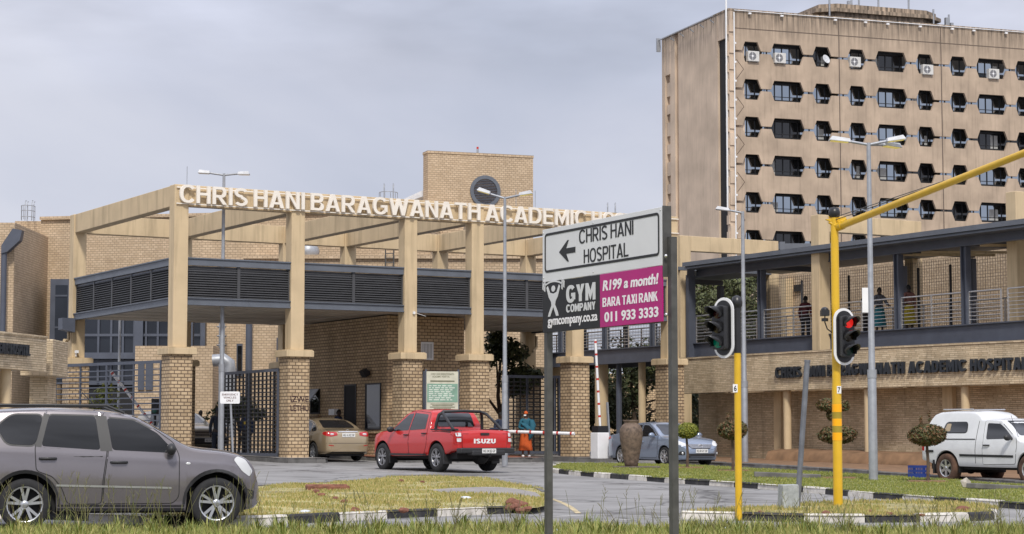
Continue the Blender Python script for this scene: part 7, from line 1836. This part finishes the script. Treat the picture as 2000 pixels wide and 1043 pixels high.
# ------------------------------------------------------------------ grass
def inside(p, poly):
    c = False; n = len(poly)
    for i in range(n):
        a, b = poly[i], poly[i-1]
        if (a.y > p[1]) != (b.y > p[1]) and p[0] < (b.x-a.x)*(p[1]-a.y)/(b.y-a.y)+a.x: c = not c
    return c
def grass(name, label, poly, h0, dens, hr, wid, mt, seed, avoid=None, patch=.8, thr=-.25, lean=.5, clump=.0):
    rng = random.Random(seed); xs = [p.x for p in poly]; ys = [p.y for p in poly]
    A = (max(xs)-min(xs))*(max(ys)-min(ys)); V = []; Fc = []
    for _ in range(int(A*dens)):
        x = rng.uniform(min(xs), max(xs)); y = rng.uniform(min(ys), max(ys))
        if abs(x/y) > .285 or not inside((x, y), poly): continue
        nv = noise.noise(Vector((x*patch, y*patch, seed)))
        if nv < thr and rng.random() < .85: continue
        if avoid and avoid(x, y): continue
        h = rng.uniform(*hr)*(1 + .6*max(-.6, min(.8, nv))); z = gz(x, y)+h0
        a = rng.uniform(0, 6.283); l = rng.uniform(.1, lean)*h; dx, dy = math.cos(a)*l, math.sin(a)*l
        b = rng.uniform(0, pi); wx_, wy_ = math.cos(b)*wid, math.sin(b)*wid*.4
        i = len(V)
        V += [(x-wx_, y-wy_, z-.01), (x+wx_, y+wy_, z-.01), (x+dx*.4+wx_*.7, y+dy*.4+wy_*.7, z+h*.55), (x+dx*.4-wx_*.7, y+dy*.4-wy_*.7, z+h*.55), (x+dx, y+dy, z+h)]
        Fc += [(i, i+1, i+2, i+3), (i+3, i+2, i+4)]
    me = bpy.data.meshes.new(name); me.from_pydata(V, [], Fc); me.materials.append(mt)
    o = bpy.data.objects.new(name, me); COL.objects.link(o); tag(o, label, 'grass', None, 'stuff'); return o
gdry = islandmat('dry and green grass', [(.42,.34,.13),(.30,.27,.07),(.17,.20,.035),(.48,.38,.17),(.36,.29,.09),(.12,.16,.03)], .7)
ggrn = islandmat('short green grass', [(.12,.16,.025),(.18,.21,.035),(.28,.27,.06),(.10,.13,.02),(.24,.24,.06)], .7)
gver = islandmat('verge grass', [(.13,.18,.03),(.24,.27,.055),(.34,.32,.09),(.10,.14,.025),(.42,.36,.14),(.19,.23,.045)], .7)
APR = apron
grass('dry_grass', 'short dry and green grass on the left kerbed island', ISL, .11, 420, (.02,.06), .009, gdry, 1, lambda x, y: inside((x, y), APR), thr=-.12)
grass('dry_grass', 'short dry grass on the small traffic light island', TI, .11, 520, (.02,.07), .009, gdry, 2, thr=-.1)
grass('lawn_grass', 'short green lawn grass on the median', MD, .11, 190, (.02,.05), .013, ggrn, 3, thr=-.5)
vp = [Vector((-9, 24.5, 0)), Vector((9, 24.5, 0))] + [v + Vector((0,.15,0)) for v in reversed(VER)]
grass('verge_grass', 'green and straw grass along the front verge', vp, .03, 620, (.06,.17), .008, gver, 4, thr=-.6, lean=.7)
# tall seeding stems, countless along the verge edge
def stems(seed, n):
    rng = random.Random(seed); mb = MB()
    for _ in range(n):
        px = rng.uniform(-60, 2060); w = 1.0
        if px < 520: w = 1.0
        g = G(px, rng.uniform(1040, 1056), .03); x, y = g.x, g.y
        if noise.noise(Vector((x*.9, 4, seed))) < -.05 and rng.random() < .75: continue
        h = rng.uniform(.35, .85)*(1.0 if px < 500 else .75); a = rng.uniform(0, 6.28); l = rng.uniform(.05, .5)*h
        b = Vector((x, y, gz(x, y)+.03)); tip = b + Vector((math.cos(a)*l, math.sin(a)*l*.5, h)); mid = b.lerp(tip, .55) + Vector((0,0,h*.08))
        mb.tube([b, mid, tip], [.0035, .003, .002], 3, False)
        if rng.random() < .7:
            d = (tip-mid).normalized()
            for k in range(rng.randint(2, 5)):
                q = tip - d*(.05+.04*k); e = q + Vector((rng.uniform(-.05,.05), rng.uniform(-.03,.03), rng.uniform(.03,.10))); mb.tube([q, e], [.0045, .002], 3, False)
        if rng.random() < .4:
            q = b.lerp(mid, .5); e = q + Vector((rng.uniform(-.2,.2), rng.uniform(-.1,.1), rng.uniform(.1,.25))); mb.tube([q, q.lerp(e,.5)+Vector((0,0,.03)), e], [.006,.005,.001], 3, False)
    o = mb.obj('seeding_grass', islandmat('seeding grass stems', [(.10,.12,.03),(.17,.16,.06),(.12,.10,.06),(.22,.22,.07)]), uv=False); tag(o, 'tall thin seeding grass stems along the front verge', 'grass', None, 'stuff')
stems(11, 420)

def tufts(seed, n):
    """thick clumps of longer blades standing in the verge"""
    rng = random.Random(seed); mb = MB()
    for _ in range(n):
        g = G(rng.uniform(-40, 2040), rng.uniform(1036, 1062), .03); x, y = g.x, g.y; k = rng.uniform(.5, 1.1)
        for _b in range(rng.randint(14, 30)):
            a = rng.uniform(0, 6.28); l = rng.uniform(.05, .2)*k; h = rng.uniform(.12, .32)*k; c, s = math.cos(a), math.sin(a)
            b = Vector((x+c*.03, y+s*.03, gz(x, y)+.02)); w = .008
            m_ = b + Vector((c*l*.4, s*l*.4, h*.65)); t = b + Vector((c*l, s*l, h))
            mb.add([b+Vector((-s*w, c*w, 0)), b+Vector((s*w, -c*w, 0)), m_+Vector((s*w*.8, -c*w*.8, 0)), m_+Vector((-s*w*.8, c*w*.8, 0)), t], [(0,1,2,3),(3,2,4)])
    o = mb.obj('grass_tufts', islandmat('tuft blades', [(.09,.13,.02),(.15,.19,.03),(.24,.25,.05),(.36,.32,.11)]), uv=False); tag(o, 'thick grass tufts scattered along the front verge', 'grass', None, 'stuff')
tufts(21, 260)
